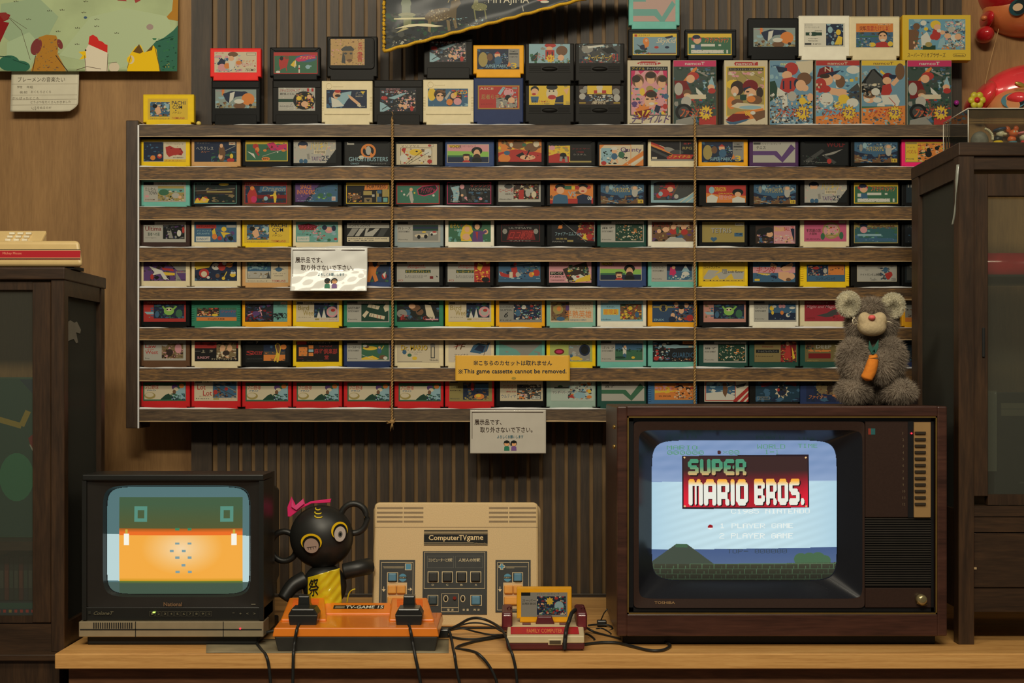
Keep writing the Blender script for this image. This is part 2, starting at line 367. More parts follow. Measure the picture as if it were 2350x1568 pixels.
# jute strings in front of the rails
JUTE = mat('jute', (150, 118, 72), rough=0.9, vary=0.3, scale=400, bump=0.6)
for xs, lab in ((900, 'frayed jute string tied down the rack between the fifth and sixth cassettes'), (1594.5, 'jute string tied down the rack beside the eleventh cassette of each row')):
    st = thing('jute_string', lab, 'string', P(xs, 980, SY - 0.006), group='jute strings round the rack')
    for s in (0, 1):
        pts = [P(xs + 1.5 * math.sin(j * 0.8 + s * math.pi) + .6 * math.sin(j * .03), 274 + j * 1.75, SY - 0.0066 + 0.0014 * math.cos(j * 0.8 + s * math.pi)) for j in range(397)]
        m = MB(); m.tube(pts, 0.0017, n=6); m.build('strand', JUTE, st)
    m = MB(); m.ell(P(xs, 968, SY - 0.007), (0.006, 0.004, 0.005), n=12)
    for q in ((-14, -2), (-12, 4), (2, 18), (-4, 22), (6, -8)): m.tube([P(xs, 968, SY - 0.007), P(xs + q[0] * .6, 968 + q[1] * .5 + 1, SY - 0.010), P(xs + q[0], 968 + q[1], SY - 0.008)], 0.0012, n=5)
    m.build('knot', JUTE, st)
    m = MB(); m.tube([P(xs - 1, 274, SY - 0.006), P(xs, 268, SY - 0.003), P(xs + 1, 276, SY + 0.004), P(xs, 283, SY + 0.05)], 0.0013, n=6); m.tube([P(xs, 272, SY - 0.006), P(xs + 2, 262, SY - 0.007), P(xs - 1, 256, SY - 0.007)], 0.0008, n=5); m.build('loop', JUTE, st)

# ---------------------------------------------------------------- cabinets
CAB = wood('cabinet_wood', (36, 25, 16), (50, 35, 23), (66, 46, 29), sc=(12, 12, 1.2), rough=0.4, dist=1.0)
CABH = wood('cabinet_wood_across', (36, 25, 16), (50, 35, 23), (66, 46, 29), sc=(1.2, 12, 12), rough=0.4, dist=1.0)
GL1 = glass('old_glass', (0.87, 0.885, 0.85), refl=0.07, rough=0.08, dust_haze=0.065)
GLS = glass('dust_hazed_side_glass', (0.93, 0.94, 0.90), refl=0.05, rough=0.15, dust_haze=0.13)  # old dust plus a pale haze mixed in to lift the dark interior
d1, d2, xr, xl = 2.56, 2.815, -0.806, -1.45
low = thing('low_cabinet', 'dark brown low cabinet under the glass cabinet, at the desk end', 'cabinet', (-1.12, 2.7, 0))
zb = 0.742
b = MB(); b.box(xl, xr - 0.004, 2.545, 2.84, 0.0, zb - 0.012); b.build('carcass', CAB, low)
b = MB(); b.box(xl, xr - 0.001, 2.535, 2.85, zb - 0.012, zb, r=0.002); b.build('cabinet_top', CABH, low)
gc = thing('glass_cabinet', 'old dark wooden glass cabinet with the telephone on its top', 'cabinet', (-1.12, 2.69, zb))
zt = Z(614, d1)
p = 0.024
b = MB()
for xa, xb_ in ((xl, xl + p), (xr - p, xr)):
    for ya, yb_ in ((d1, d1 + p), (d2 - p, d2)):
        b = MB(); b.box(xa, xb_, ya, yb_, zb, zt - 0.022, r=0.001, seg=1); b.build('corner_post', CAB, gc)
b = MB(); b.box(xl - 0.003, xr + 0.002, d1 - 0.004, d2 + 0.003, zt - 0.022, zt, r=0.002); b.build('cabinet_top', CABH, gc)
b = MB(); b.box(xl + .001, xr - .001, d1 + .001, d2 - .001, zb, zb + 0.05); b.build('plinth', CABH, gc)
b = MB(); b.box(xl + p, xr - p, d2 - 0.008, d2, zb + 0.05, zt - 0.022); b.build('back_panel', PLY, gc)
b = MB(); b.box(xr - 0.014, xr - 0.010, d1 + p, d2 - p, zb + 0.05, zt - 0.05); b.build('side_glass', GLS, gc)
b = MB(); b.box(xr - 0.018, xr - 0.002, d1 + p, d2 - p, zt - 0.05, zt - 0.022); b.build('side_rail', CABH, gc)
dr = MB(); z0, z1 = zb + 0.052, zt - 0.026
dr.box(xr - p - 0.034, xr - p - 0.001, d1 + 0.002, d1 + 0.02, z0, z1, r=0.001, seg=1); dr.box(xl + p, xl + p + 0.034, d1 + 0.002, d1 + 0.02, z0, z1)
dr.box(xl + p, xr - p - 0.034, d1 + 0.003, d1 + 0.019, z0, z0 + 0.012); dr.box(xl + p, xr - p - 0.034, d1 + 0.003, d1 + 0.019, z1 - 0.014, z1)
door = dr.build('door', CAB, gc)
b = MB(); b.box(xl + p + 0.034, xr - p - 0.034, d1 + 0.009, d1 + 0.012, z0 + 0.012, z1 - 0.014); b.build('door_glass', GL1, door)
zs = Z(1257, d1)
b = MB(); b.box(xl + p, xr - p - 0.006, d1 + 0.024, d2 - 0.01, zs - 0.008, zs + 0.008); b.build('shelf_board', CABH, gc)
b = MB()
b.prism([tuple(v) for v in [(2.60, Z(788, 2.6)), (2.60, Z(742, 2.6)), (2.625, Z(735, 2.62)), (2.65, Z(741, 2.65)), (2.665, Z(738, 2.66)), (2.69, Z(757, 2.69)), (2.685, Z(766, 2.69)), (2.66, Z(763, 2.66)), (2.672, Z(786, 2.67)), (2.66, Z(788, 2.66)), (2.645, Z(778, 2.65)), (2.615, Z(782, 2.6))]], xr - 0.0097, xr - 0.0092, plane='yz')
b.build('animal_sticker', mat('sticker_white', (118, 116, 106), rough=0.5), gc)
# what stands inside it
gb = thing('game_box', 'dark green game box with a yellow stripe and a red sticker inside the glass cabinet', 'box', (X(40, 2.66), 2.66, zs + 0.008))
xa, xb_, za, zc = X(-90, 2.65), X(140, 2.65), zs + 0.008, Z(866, 2.65)
b = MB(); b.prism(rrect(xa, xb_, za, zc, 0.006), 2.645, 2.70, r=0.002); b.build('box_body', mat('box_green', (40, 74, 62), rough=0.45), gb)
a = Art(100, 168); a.run('f 2c4c46;e 34785c 57 105 18 26;l a 35 42 62 50 6;l a 62 50 69 34 6;p f 69 63 75 58 98 82 98 98 92 98 72 74;p 203848 60 0 100 0 100 45;l 3c6890 80 5 97 40 3')
a.text('i', 76, 70, 16, 12, 'HR', 0.03, -0.5); a.text('a', 80, 60, 12, 7, 'SPEC', 0.01, -0.4)
a.build('label_print', printed(), gb, facing(xa + .004, xb_ - .004, za + .004, zc - .004, 2.6448, 100, 168))
zf = zb + 0.05
for j in range(9):
    w = 0.0085; x_ = X(4 + j * 11, 2.63); c = [(30, 34, 34), (74, 26, 20), (30, 34, 34), (24, 38, 34), (66, 22, 20), (26, 30, 36), (40, 40, 34), (28, 30, 30), (26, 40, 36)][j]
    bk = thing('game_case', ['slim dark case', 'slim reddish case', 'slim black case', 'slim green-black case', 'slim maroon case', 'slim blue-black case', 'slim olive case', 'slim charcoal case', 'slim sea-green case'][j] + f' standing {ORD[j + 1]} in the line inside the glass cabinet', 'case', (x_, 2.66, zf + 0.032), group='slim cases in the glass cabinet')
    b = MB(); b.box(x_ - w / 2, x_ + w / 2, 2.63, 2.72, zf + 0.032, Z(1275 + (j * 7) % 5, 2.63), r=0.0008, seg=1); b.build('case_body', mat('case%d' % j, c, rough=0.4), bk)
    b = MB(); b.box(x_ - w / 2 + .001, x_ + w / 2 - .001, 2.6292, 2.63, Z(1350, 2.63), Z(1310, 2.63)); b.build('label_print', mat('casel%d' % (j % 3), [(60, 62, 56), (88, 40, 30), (44, 58, 50)][j % 3], rough=0.5), bk)
lb = thing('flat_box', 'flat blue-green box edged with small red squares under the slim cases', 'box', (X(30, 2.62), 2.66, zf))
b = MB(); b.box(X(-120, 2.62), X(100, 2.62), 2.615, 2.73, zf, zf + 0.0315, r=0.001, seg=1); b.build('box_body', mat('fb', (26, 38, 52), rough=0.5), lb)
a = Art(100, 16); a.run('f 1c2c3c;r 204c44 0 0 100 6')
for j in range(16): a.run(f'r {"r" if j % 5 else "a"} {4 + j * 6} 7 {7 + j * 6} 10')
a.build('label_print', printed(), lb, facing(X(-118, 2.615), X(98, 2.615), zf + .001, zf + .030, 2.6148, 100, 16))

# right-hand cabinet on the desk
e1, e2, yl, yr = 2.587, 2.892, 0.8125, 1.42
rc = thing('glass_cabinet', 'tall dark wooden glass cabinet with drawers, standing on the desk beside the big television', 'cabinet', (1.1, 2.74, DESK))
def zz(y): return Z(y, e1)
ztop = zz(327)
b = MB()
for xa, xb_ in ((yl, X(2236, e1)), (yr - 0.027, yr)):
    for ya, yb_ in ((e1, e1 + 0.03), (e2 - 0.045, e2)):
        b = MB(); b.box(xa, xb_, ya, yb_, DESK, ztop - 0.024, r=0.001, seg=1); b.build('corner_post', CAB, rc)
b = MB(); b.box(yl - 0.001, yr, e1 - 0.003, e2 + 0.002, ztop - 0.0245, ztop, r=0.002); b.build('cabinet_top', CABH, rc)
xi = X(2236, e1)
b = MB(); b.box(xi, yr - 0.027, e1 + 0.004, e1 + 0.03, zz(388), zz(358)); b.build('top_rail', CABH, rc)
b = MB(); b.box(yl + .003, yl + .02, e1 + 0.03, e2 - 0.045, ztop - 0.062, ztop - 0.024); b.build('side_rail', CAB, rc)
b = MB(); b.box(yl + .003, yl + .02, e1 + 0.03, e2 - 0.045, zz(1400), zz(1172)); b.build('side_panel', CAB, rc)
b = MB(); b.box(yl + .009, yl + .012, e1 + 0.03, e2 - 0.045, zz(1172), ztop - 0.062); b.build('side_glass', GLS, rc)
b = MB(); b.box(yl + .027, yr - .027, e2 - 0.02, e2 - .017, zz(1172), ztop - 0.024); b.build('rear_glass', GL1, rc)
b = MB(); b.box(xi, X(2270, e1), e1 + 0.006, e1 + 0.026, zz(1140), zz(398), r=0.001, seg=1); b.box(X(2270, e1), yr - 0.03, e1 + 0.007, e1 + 0.025, zz(448), zz(398)); b.box(X(2270, e1), yr - .03, e1 + 0.007, e1 + 0.025, zz(1160), zz(1136))
door = b.build('door', CAB, rc)
b = MB(); b.box(X(2270, e1), yr - 0.03, e1 + 0.014, e1 + 0.017, zz(1136), zz(448)); b.build('door_glass', GL1, door)
b = MB(); b.box(X(2256, e1), X(2262, e1), e1 + 0.003, e1 + 0.0065, zz(820), zz(752), r=0.001); b.build('finger_pull', BLK, door)
b = MB(); b.box(xi, yr - 0.027, e1 + .002, e2 - 0.03, zz(1186), zz(1162)); b.build('shelf_board', CABH, rc)
b = MB(); b.box(xi + 0.002, yr - 0.029, e1 + 0.006, e1 + 0.03, zz(1350), zz(1224), r=0.0015); dwr = b.build('drawer', CABH, rc)
b = MB(); b.box(X(2236, e1), X(2243, e1), e1 + .004, e1 + .007, zz(1308), zz(1303)); b.build('drawer_pin', TANE, dwr)
b = MB(); b.box(xi, yr - 0.027, e1 + .003, e1 + .03, zz(1222), zz(1188)); b.build('front_rail', CABH, rc)
b = MB(); b.box(xi, yr - 0.027, e1 + .003, e1 + .03, zz(1405), zz(1352)); b.build('front_rail', CABH, rc)
b = MB(); b.box(yl + .02, yr - .027, e1 + .03, e2, zz(1402), zz(1398)); b.build('bottom_board', CABH, rc)
b = MB(); b.box(xi - .005, yr - .027, e1 + 0.034, e2 - .03, zz(627) - .004, zz(627)); b.build('glass_shelf', GL1, rc)
# peeling clear tape on the corner post
b = MB(); tp = [P(2198, 378, e1 - .003), P(2195, 420, e1 - .006), P(2193, 460, e1 - .006), P(2191, 490, e1 - .005), P(2186, 516, e1 - .002)]
b.tube(spline(tp, 6), 0.0032, n=8, flat=0.4); tag(b.build('tape_strip', mat('clear_tape', (120, 122, 112), rough=0.15, coat=0.6)), 'grey strip of peeling tape hanging down the tall cabinet corner post', 'tape')
tu = thing('paper_tube', 'shiny red tube with a cream end cap lying inside the tall cabinet', 'tube', (1.05, 2.75, zz(627)))
r_ = 0.026
b = MB(); b.cyl((X(2184, 2.75), 2.75, zz(627) + r_), (yr - 0.06, 2.75, zz(627) + r_), r_, n=28); b.build('tube_body', mat('tube_red', (165, 30, 42), rough=0.18, coat=0.5), tu)
b = MB(); b.lathe([(0.003, -0.016), (0.014, -0.0145), (0.021, -0.009), (r_ + .001, 0), (r_ + .001, 0.008)], (X(2184, 2.75), 2.75, zz(627) + r_), axis='x'); b.build('end_cap', mat('cap_cream', (160, 140, 105), rough=0.3), tu)
dv = thing('desktop_gadget', 'black keyed gadget on a clear stand inside the tall cabinet', 'gadget', (1.0, 2.70, zz(1162)))
gx, gz0, gz1 = X(2282, 2.68), zz(1162), Z(900, 2.68)
b = MB(); b.prism(rrect(gx, 1.25, gz0, gz1, 0.004), 2.68, 2.72, r=0.002); b.build('gadget_body', mat('gadget_black', (30, 34, 33), rough=0.4), dv)
a = Art(120, 120); a.run('r 4a4a40 12 15 70 27;l 24 2a 2a 12 21 70 21 1' if 0 else 'r 4a4a40 8 12 70 26;r 303430 8 18 70 19;r q 36 70 48 78;r q 54 70 66 78;r q 72 70 84 78;r h 50 48 62 50;r h 56 40 70 43;r h 40 62 46 64;r h 52 62 64 64;r h 56 92 70 94;r h 30 98 50 100;r i 70 112 90 116')
a.build('label_print', printed(), dv, facing(gx, gx + 0.19, gz0, gz1, 2.6798, 120, 120))
b = MB(); b.box(X(2262, 2.66), X(2290, 2.66), 2.664, 2.668, Z(1082, 2.66), Z(897, 2.66), r=0.001); b.build('clear_stand', glass('acrylic', (0.85, 0.9, 0.86), dust_haze=0.12), dv)
for xq, wq in ((2293, 22), (2336, 30)):
    b = MB(); b.box(X(xq, 2.64), X(xq + wq, 2.64), 2.64, 2.66, gz0, gz0 + 0.016, r=0.001); tag(b.build('plastic_tag', mat('tag_grey', (128, 124, 108), rough=0.3)), 'small pale plastic tag at the foot of the black gadget, ' + ('beside the door stile' if xq < 2300 else 'further inside'), 'tag', 'plastic tags in the tall cabinet')
# ---------------------------------------------------------------- picture-tube screens (rasters on the curved tube)
def raster(name, w, h, fn, place, parent, strength=1.0):
    V = [place(i / w, j / h) for j in range(h + 1) for i in range(w + 1)]
    T = WM[parent].inverted(); V = [tuple(T @ Vector(v)) for v in V]
    Fc = [(j * (w + 1) + i, (j + 1) * (w + 1) + i, (j + 1) * (w + 1) + i + 1, j * (w + 1) + i + 1) for j in range(h) for i in range(w)]
    me = bpy.data.meshes.new(name); me.from_pydata(V, [], Fc); at = me.color_attributes.new('Col', 'FLOAT_COLOR', 'CORNER'); fl = []
    for j in range(h):
        for i in range(w):
            c = fn(i, j); L = (s2l(max(0, c[0])), s2l(max(0, c[1])), s2l(max(0, c[2])), 1.0); fl += list(L) * 4
    at.data.foreach_set('color', fl)
    return link(name, me, printed('picture_tube', rough=0.12, emit=strength), parent, True)
def mixc(a, b, t): t = max(0, min(1, t)); return tuple(x + (y - x) * t for x, y in zip(a, b))
RJ = random.Random(9)
def inside_tube(u, v, n=7.0): return abs(2 * u - 1) ** n + abs(2 * v - 1) ** n
# ---- small television
DT = 2.575
tv = thing('television', 'small dark television with a silver lower strip, orange and green ball game on screen', 'television', (X(395, DT), 2.72, DESK))
TVB = mat('tv_black', (27, 27, 25), rough=0.35, vary=0.05); TVG = mat('tv_bezel', (36, 33, 30), rough=0.22, vary=0.05)
SIL = mat('tv_silver', (142, 130, 106), rough=0.35, metal=0.3, vary=0.06)
def zt_(y): return Z(y, DT)
def xt(x): return X(x, DT)
b = MB(); M = None
# shell: front frame ring + tapering back
sx = [xt(188), xt(605)]; sz = [zt_(1425), zt_(1089.5)]; gx_ = [xt(236), xt(569)]; gz_ = [zt_(1369), zt_(1119)]
b.box(sx[0], sx[1], DT + 0.0, DT + 0.1, sz[1] - 0.011, sz[1], r=0.002); b.box(sx[0], sx[0] + 0.008, DT, DT + 0.1, sz[0] + .001, sz[1] - .0115); b.box(sx[1] - 0.008, sx[1], DT, DT + 0.1, sz[0] + .001, sz[1] - .0115); b.box(sx[0], sx[1], DT + 0.004, DT + 0.1, sz[0], zt_(1395), r=0.001)
b.build('front_frame', TVB, tv)
b = MB(); b.box(sx[0] + .001, sx[1] - .001, DT + 0.06, DT + 0.125, zt_(1461) , sz[1] - .001); b.prism([(DT + 0.125, sz[1] - 0.004), (DT + 0.36, sz[1] - 0.05), (DT + 0.36, sz[0] + 0.03), (DT + 0.125, zt_(1461))], sx[0] + 0.03, sx[1] - 0.03, plane='yz', r=0.006, front_only=False)
b.build('rear_shell', mat('tv_shell', (34, 33, 30), rough=0.3), tv)
# bezel: glossy sheet with a hole that slopes into the tube
def ringmesh(outer, inner):
    bm = bmesh.new(); n = len(outer); A = [bm.verts.new(p) for p in outer]; B = [bm.verts.new(p) for p in inner]
    for i in range(n): bm.faces.new((A[i], A[(i + 1) % n], B[(i + 1) % n], B[i]))
    return bm
def super_loop(x0, x1, z0, z1, y, n, N=96, bulge=0.0):
    o = []
    for k in range(N):
        a = 2 * math.pi * k / N; c, s_ = math.cos(a), math.sin(a)
        u = math.copysign(abs(c) ** (2 / n), c); v = math.copysign(abs(s_) ** (2 / n), s_)
        o.append(((x0 + x1) / 2 + (x1 - x0) / 2 * u * (1 + bulge * (1 - v * v)), y, (z0 + z1) / 2 + (z1 - z0) / 2 * v * (1 + bulge * (1 - u * u))))
    return o
b = MB(); o1 = super_loop(sx[0] + .006, sx[1] - .006, zt_(1396), sz[1] - .009, DT + 0.006, 40); o2 = super_loop(gx_[0] - .003, gx_[1] + .003, gz_[0] - .003, gz_[1] + .003, DT + 0.010, 9); o3 = super_loop(gx_[0], gx_[1], gz_[0], gz_[1], DT + 0.022, 9)
b.add(ringmesh(o1, o2)); b.add(ringmesh(o2, o3)); b.build('bezel', TVG, tv, smooth=False)
def tube_nat(u, v):
    return (gx_[0] + (gx_[1] - gx_[0]) * u, DT + 0.020 - 0.008 * (1 - (2 * u - 1) ** 2) * (1 - (2 * v - 1) ** 2) + 0.004, gz_[1] + (gz_[0] - gz_[1]) * v)
TW, TH = 300, 225
def nat(i, j):
    px, py = 236 + 333 * (i + .5) / TW, 1119 + 250 * (j + .5) / TH
    px = 402 + (px - 402) * (1 - 0.00 * 1); u, v = (px - 402) / 166, (py - 1244) / 125
    if abs(u) ** 9 + abs(v) ** 9 > 0.93: return (20, 20, 19)
    band = 1.0 if 1231 + 2 * u < py < 1339 + 2 * u else 0.0
    inx = 266 < px < 551.5; g = (68, 94, 62)
    if not inx or py < 1144 or py > 1338:
        c = mixc((84, 116, 118), (188, 214, 214), band) if py < 1340 else (74, 96, 90)
        if inx and py >= 1338: c = mixc((110, 130, 40), (66, 86, 70), (py - 1337) / 7)
        return c
    if py < 1216: c = mixc((66, 92, 64), (84, 88, 48), (py - 1160) / 56)
    elif py < 1231: c = mixc((160, 92, 30), (238, 110, 34), (py - 1216) / 9)
    else:
        q = math.hypot((px - 412) / 95, (py - 1262) / 62); c = mixc((248, 216, 168), (246, 172, 66), q)
        c = mixc(c, (200, 150, 30), (py - 1330) / 8)
    for cx in (317, 515):
        if abs(px - cx) < 15 and 1165 < py < 1200 and not (abs(px - cx) < 7.5 and 1173 < py < 1192): c = (86, 142, 124)
    for cx in (283.5, 532):
        if abs(px - cx) < 6 and 1228 < py < 1255: c = (250, 246, 230)
        elif abs(px - cx) < 3 and 1218 < py <= 1228: c = (200, 170, 60)
    for cx, cy in ((402, 1250), (430, 1250), (402, 1283), (430, 1283), (402, 1316), (430, 1316), (389, 1267), (417, 1267), (416, 1301), (402, 1217), (430, 1217)):
        if abs(px - cx) < 4.5 and abs(py - cy) < 2.6: c = (128, 158, 160) if cy > 1220 else (60, 130, 90)
    return c
raster('screen', TW, TH, nat, tube_nat, tv)
b = MB(); b.box(xt(183), xt(606), DT - 0.006, DT + 0.05, zt_(1461), zt_(1426), r=0.001, seg=1); strip = b.build('silver_strip', SIL, tv)
b = MB(); b.box(xt(186), xt(602), DT - 0.0066, DT - 0.005, zt_(1445.5), zt_(1442.5))
for q in (313, 514): b.box(xt(q - .8), xt(q + .8), DT - 0.0066, DT - .005, zt_(1461), zt_(1426))
for q in range(18): b.box(xt(216.5 + q * 5.1), xt(219 + q * 5.1), DT - 0.0066, DT - .005, zt_(1441.5), zt_(1428))
b.build('grille_slots', BLK, strip)
b = MB(); b.cyl(P(551, 1443.5, DT - .008), P(551, 1443.5, DT - .004), 0.0016, n=10); b.build('red_light', glow('led_red', (255, 40, 60), 1.5), strip)
b = MB(); b.box(xt(350.5), xt(355.5), DT - 0.001, DT + .006, zt_(1407.5), zt_(1404.5)); b.build('green_light', glow('led_green', (200, 255, 110), 1.2), tv)
b = MB(); b.box(xt(196), xt(590), DT + 0.01, DT + 0.24, DESK, zt_(1461), r=0.003); b.build('pedestal_base', BLK, tv)
a = Art(417, 60)
a.text((120, 92, 66), 187, 6, 42, 9, 'National', 0.03); a.text((96, 92, 74), 25, 27, 44, 8, 'ColoneT', 0.01, 0.4); a.run('r 2c2c28 14 26 20 33;r 8c8670 388 10 398 11')
for q in range(10):
    a.run(f'b 48463c {154 + q * 14.5} 27 {167 + q * 14.5} 38 .7'); a.text((96, 92, 74), 158.5 + q * 14.5, 30, 5, 5, str(q + 1) if q < 9 else '12', 0.01)
for q, s_ in enumerate('-+<>'): a.text((100, 96, 80), 345 + q * 16, 30, 5, 4 if s_ != '-' else 1, s_)
a.build('lettering', printed(), tv, facing(xt(188), xt(605), zt_(1437), zt_(1377), DT + 0.0015, 417, 60))

# ---- big television
DB = 2.56
tb = thing('television', 'big brown wood-cased television showing a game title screen, grey toy on top', 'television', (X(1795, DB), 2.75, DESK))
def zb_(y): return Z(y, DB)
def xb(x): return X(x, DB)
TW1 = wood('tv_case_wood', (44, 25, 19), (60, 35, 27), (72, 44, 34), sc=(1.2, 14, 14), rough=0.35, dist=0.8)
TP = mat('tv_brown_panel', (46, 31, 25), rough=0.35, vary=0.08, scale=300); TDK = mat('tv_dark', (22, 22, 24), rough=0.3, vary=0.05)
GOLD = mat('brass_line', (150, 122, 66), rough=0.3, metal=0.8)
o0 = [xb(1416), xb(2174), zb_(1461), zb_(932.5)]; o1 = [xb(1440), xb(2151), zb_(1410), zb_(956)]
b = MB(); y0, y1 = DB, DB + 0.30
b.box(o0[0], o1[0], y0, y1, o0[2], o0[3], r=0.003); b.box(o1[1], o0[1], y0, y1, o0[2], o0[3], r=0.003)
b.box(o1[0] - .001, o1[1] + .001, y0 + .0005, y1, o1[3], o0[3], r=0.002); b.box(o1[0] - .001, o1[1] + .001, y0 + .0005, y1, o0[2], o1[2], r=0.002)
b.build('wooden_case', TW1, tb)
b = MB(); b.box(o1[0], o1[1], DB + 0.16, y1 - .004, o1[2], o1[3]); b.prism([(y1 - .004, o0[3] - 0.06), (y1 + 0.1, o0[3] - 0.14), (y1 + 0.1, o0[2] + 0.1), (y1 - .004, o0[2] + 0.04)], xb(1560), xb(2000), plane='yz'); b.build('rear_shell', TDK, tb)
b = MB()
g = 0.0024
b.box(o1[0], o1[1], DB + .001, DB + .004, o1[3] - g, o1[3]); b.box(o1[0], o1[1], DB + .001, DB + .004, o1[2], o1[2] + g); b.box(o1[0], o1[0] + g, DB + .001, DB + .004, o1[2], o1[3]); b.box(o1[1] - g, o1[1], DB + .001, DB + .004, o1[2], o1[3])
b.build('brass_trim', GOLD, tb)
b = MB()
q0, q1 = xb(1455), xb(2141)
b.box(o1[0] + g, q0, DB + 0.012, DB + 0.16, o1[2], o1[3]); b.box(q1, o1[1] - g, DB + .012, DB + .16, o1[2], o1[3]); b.box(o1[0], o1[1], DB + .012, DB + .16, zb_(968), o1[3] - g); b.box(o1[0], o1[1], DB + .012, DB + .16, o1[2] + g, zb_(1397))
b.build('recess_rim', TDK, tb)
s0, s1, s2, s3 = xb(1500), xb(1934), zb_(1341), zb_(1012)
b = MB(); r1 = super_loop(q0, xb(1986.5), zb_(1397), zb_(968), DB + 0.007, 60); r2 = super_loop(xb(1467), xb(1982), zb_(1376), zb_(988), DB + 0.009, 26)
b.add(ringmesh(r1, r2)); b.build('front_panel', TP, tb)
b = MB(); r3 = super_loop(s0, s1, s2, s3, DB + 0.040, 10); r2b = super_loop(xb(1467), xb(1982), zb_(1376), zb_(988), DB + 0.0088, 26)
b.add(ringmesh(r2b, r3)); b.build('screen_surround', mat('tv_surround', (24, 25, 30), rough=0.22, vary=0.03), tb, smooth=False)
def tube_tos(u, v):
    return (s0 + (s1 - s0) * u, DB + 0.044 - 0.014 * (1 - (2 * u - 1) ** 2) * (1 - (2 * v - 1) ** 2), s3 + (s2 - s3) * v)
BIG = {'S': '011111 111111 110000 111110 011111 000011 111111 111110', 'U': '110011 110011 110011 110011 110011 110011 111111 011110', 'P': '111110 111111 110011 110011 111111 111110 110000 110000',
       'E': '011111 111111 110000 111101 111101 110000 111111 011111', 'R': '111110 111111 110011 110011 111110 111110 110011 110011', 'M': '1110110 1111111 1101011 1101011 1101011 1101011 1101011 1101011',
       'A': '011110 111111 110011 110011 111111 111111 110011 110011', 'I': '11 11 11 11 11 11 11 11', 'O': '011110 111111 110011 110011 110011 110011 111111 011110', 'B': '111110 111111 110011 111110 111110 110011 111111 111110', '.': '00 00 00 00 00 00 11 11'}
SM = {'0': '01110 10001 10011 10101 11001 10001 01110', '1': '00100 01100 00100 00100 00100 00100 01110', '2': '01110 10001 00001 00110 01000 10000 11111', '5': '11111 10000 11110 00001 00001 10001 01110', '8': '01110 10001 10001 01110 10001 10001 01110', '9': '01110 10001 10001 01111 00001 00010 01100',
      'A': '01110 10001 10001 11111 10001 10001 10001', 'D': '11110 10001 10001 10001 10001 10001 11110', 'E': '11111 10000 10000 11110 10000 10000 11111', 'G': '01110 10001 10000 10111 10001 10001 01110', 'I': '01110 00100 00100 00100 00100 00100 01110', 'L': '10000 10000 10000 10000 10000 10000 11111',
      'M': '10001 11011 10101 10101 10001 10001 10001', 'N': '10001 11001 10101 10011 10001 10001 10001', 'O': '01110 10001 10001 10001 10001 10001 01110', 'P': '11110 10001 10001 11110 10000 10000 10000', 'R': '11110 10001 10001 11110 10100 10010 10001', 'T': '11111 00100 00100 00100 00100 00100 00100',
      'W': '10001 10001 10001 10101 10101 11011 10001', 'Y': '10001 10001 01010 00100 00100 00100 00100', 'C': '01110 10001 10000 10000 10000 10001 01110', '-': '00000 00000 00000 11111 00000 00000 00000', 'x': '00000 10001 01010 00100 01010 10001 00000', ' ': '00000 ' * 7}
WORDS = []                                                     # (font, x0, x1, y0, y1, text)
def chunky(lst, s, x0, x1, y0, y1, gap):
    n = sum(len((BIG if lst == 'big' else SM)[c].split()[0]) for c in s) + gap * (len(s) - 1); cw = (x1 - x0) / n; x = x0
    for c in s:
        rows = (BIG if lst == 'big' else SM)[c].split(); w = len(rows[0]); WORDS.append((lst, rows, x, x + w * cw, y0, y1, s)); x += (w + gap) * cw
chunky('big', 'SUPER', 1585, 1720, 1057, 1094, .6); chunky('big', 'MARIO', 1586, 1723, 1103, 1164, .6); chunky('big', 'BROS.', 1738, 1855, 1102, 1163, .6)
for s, x0, x1, y0, y1 in (('MARIO', 1536, 1607, 1025, 1035), ('000000', 1537, 1622, 1037, 1047), ('x00', 1666, 1705, 1036, 1046), ('WORLD', 1747, 1812, 1022, 1033), ('1-1', 1764, 1798, 1035, 1045), ('TIME', 1842, 1888, 1021, 1031), ('C1985 NINTENDO', 1684, 1868, 1172, 1183), ('1 PLAYER GAME', 1658, 1829, 1205, 1217), ('2 PLAYER GAME', 1657, 1829, 1228, 1241), ('TOP- 000000', 1675, 1815, 1265, 1276)):
    chunky('small', s, x0, x1, y0, y1, .9)
def hit(px, py):
    for lst, rows, x0, x1, y0, y1, s in WORDS:
        if x0 <= px < x1 and y0 <= py < y1:
            w, h = len(rows[0]), len(rows); fx, fy = (px - x0) / (x1 - x0) * w, (py - y0) / (y1 - y0) * h; i, j = int(fx), int(fy)
            on = lambda a, c: 0 <= a < w and 0 <= c < h and rows[c][a] == '1'
            if not on(i, j): continue
            if lst == 'big':
                ax, ay = fx - i, fy - j; dx = -1 if ax < .5 else 1; dy = -1 if ay < .5 else 1
                if not on(i + dx, j) and not on(i, j + dy) and min(ax, 1 - ax) + min(ay, 1 - ay) < 0.5: continue
            return s
    return None
BW, BH = 420, 318
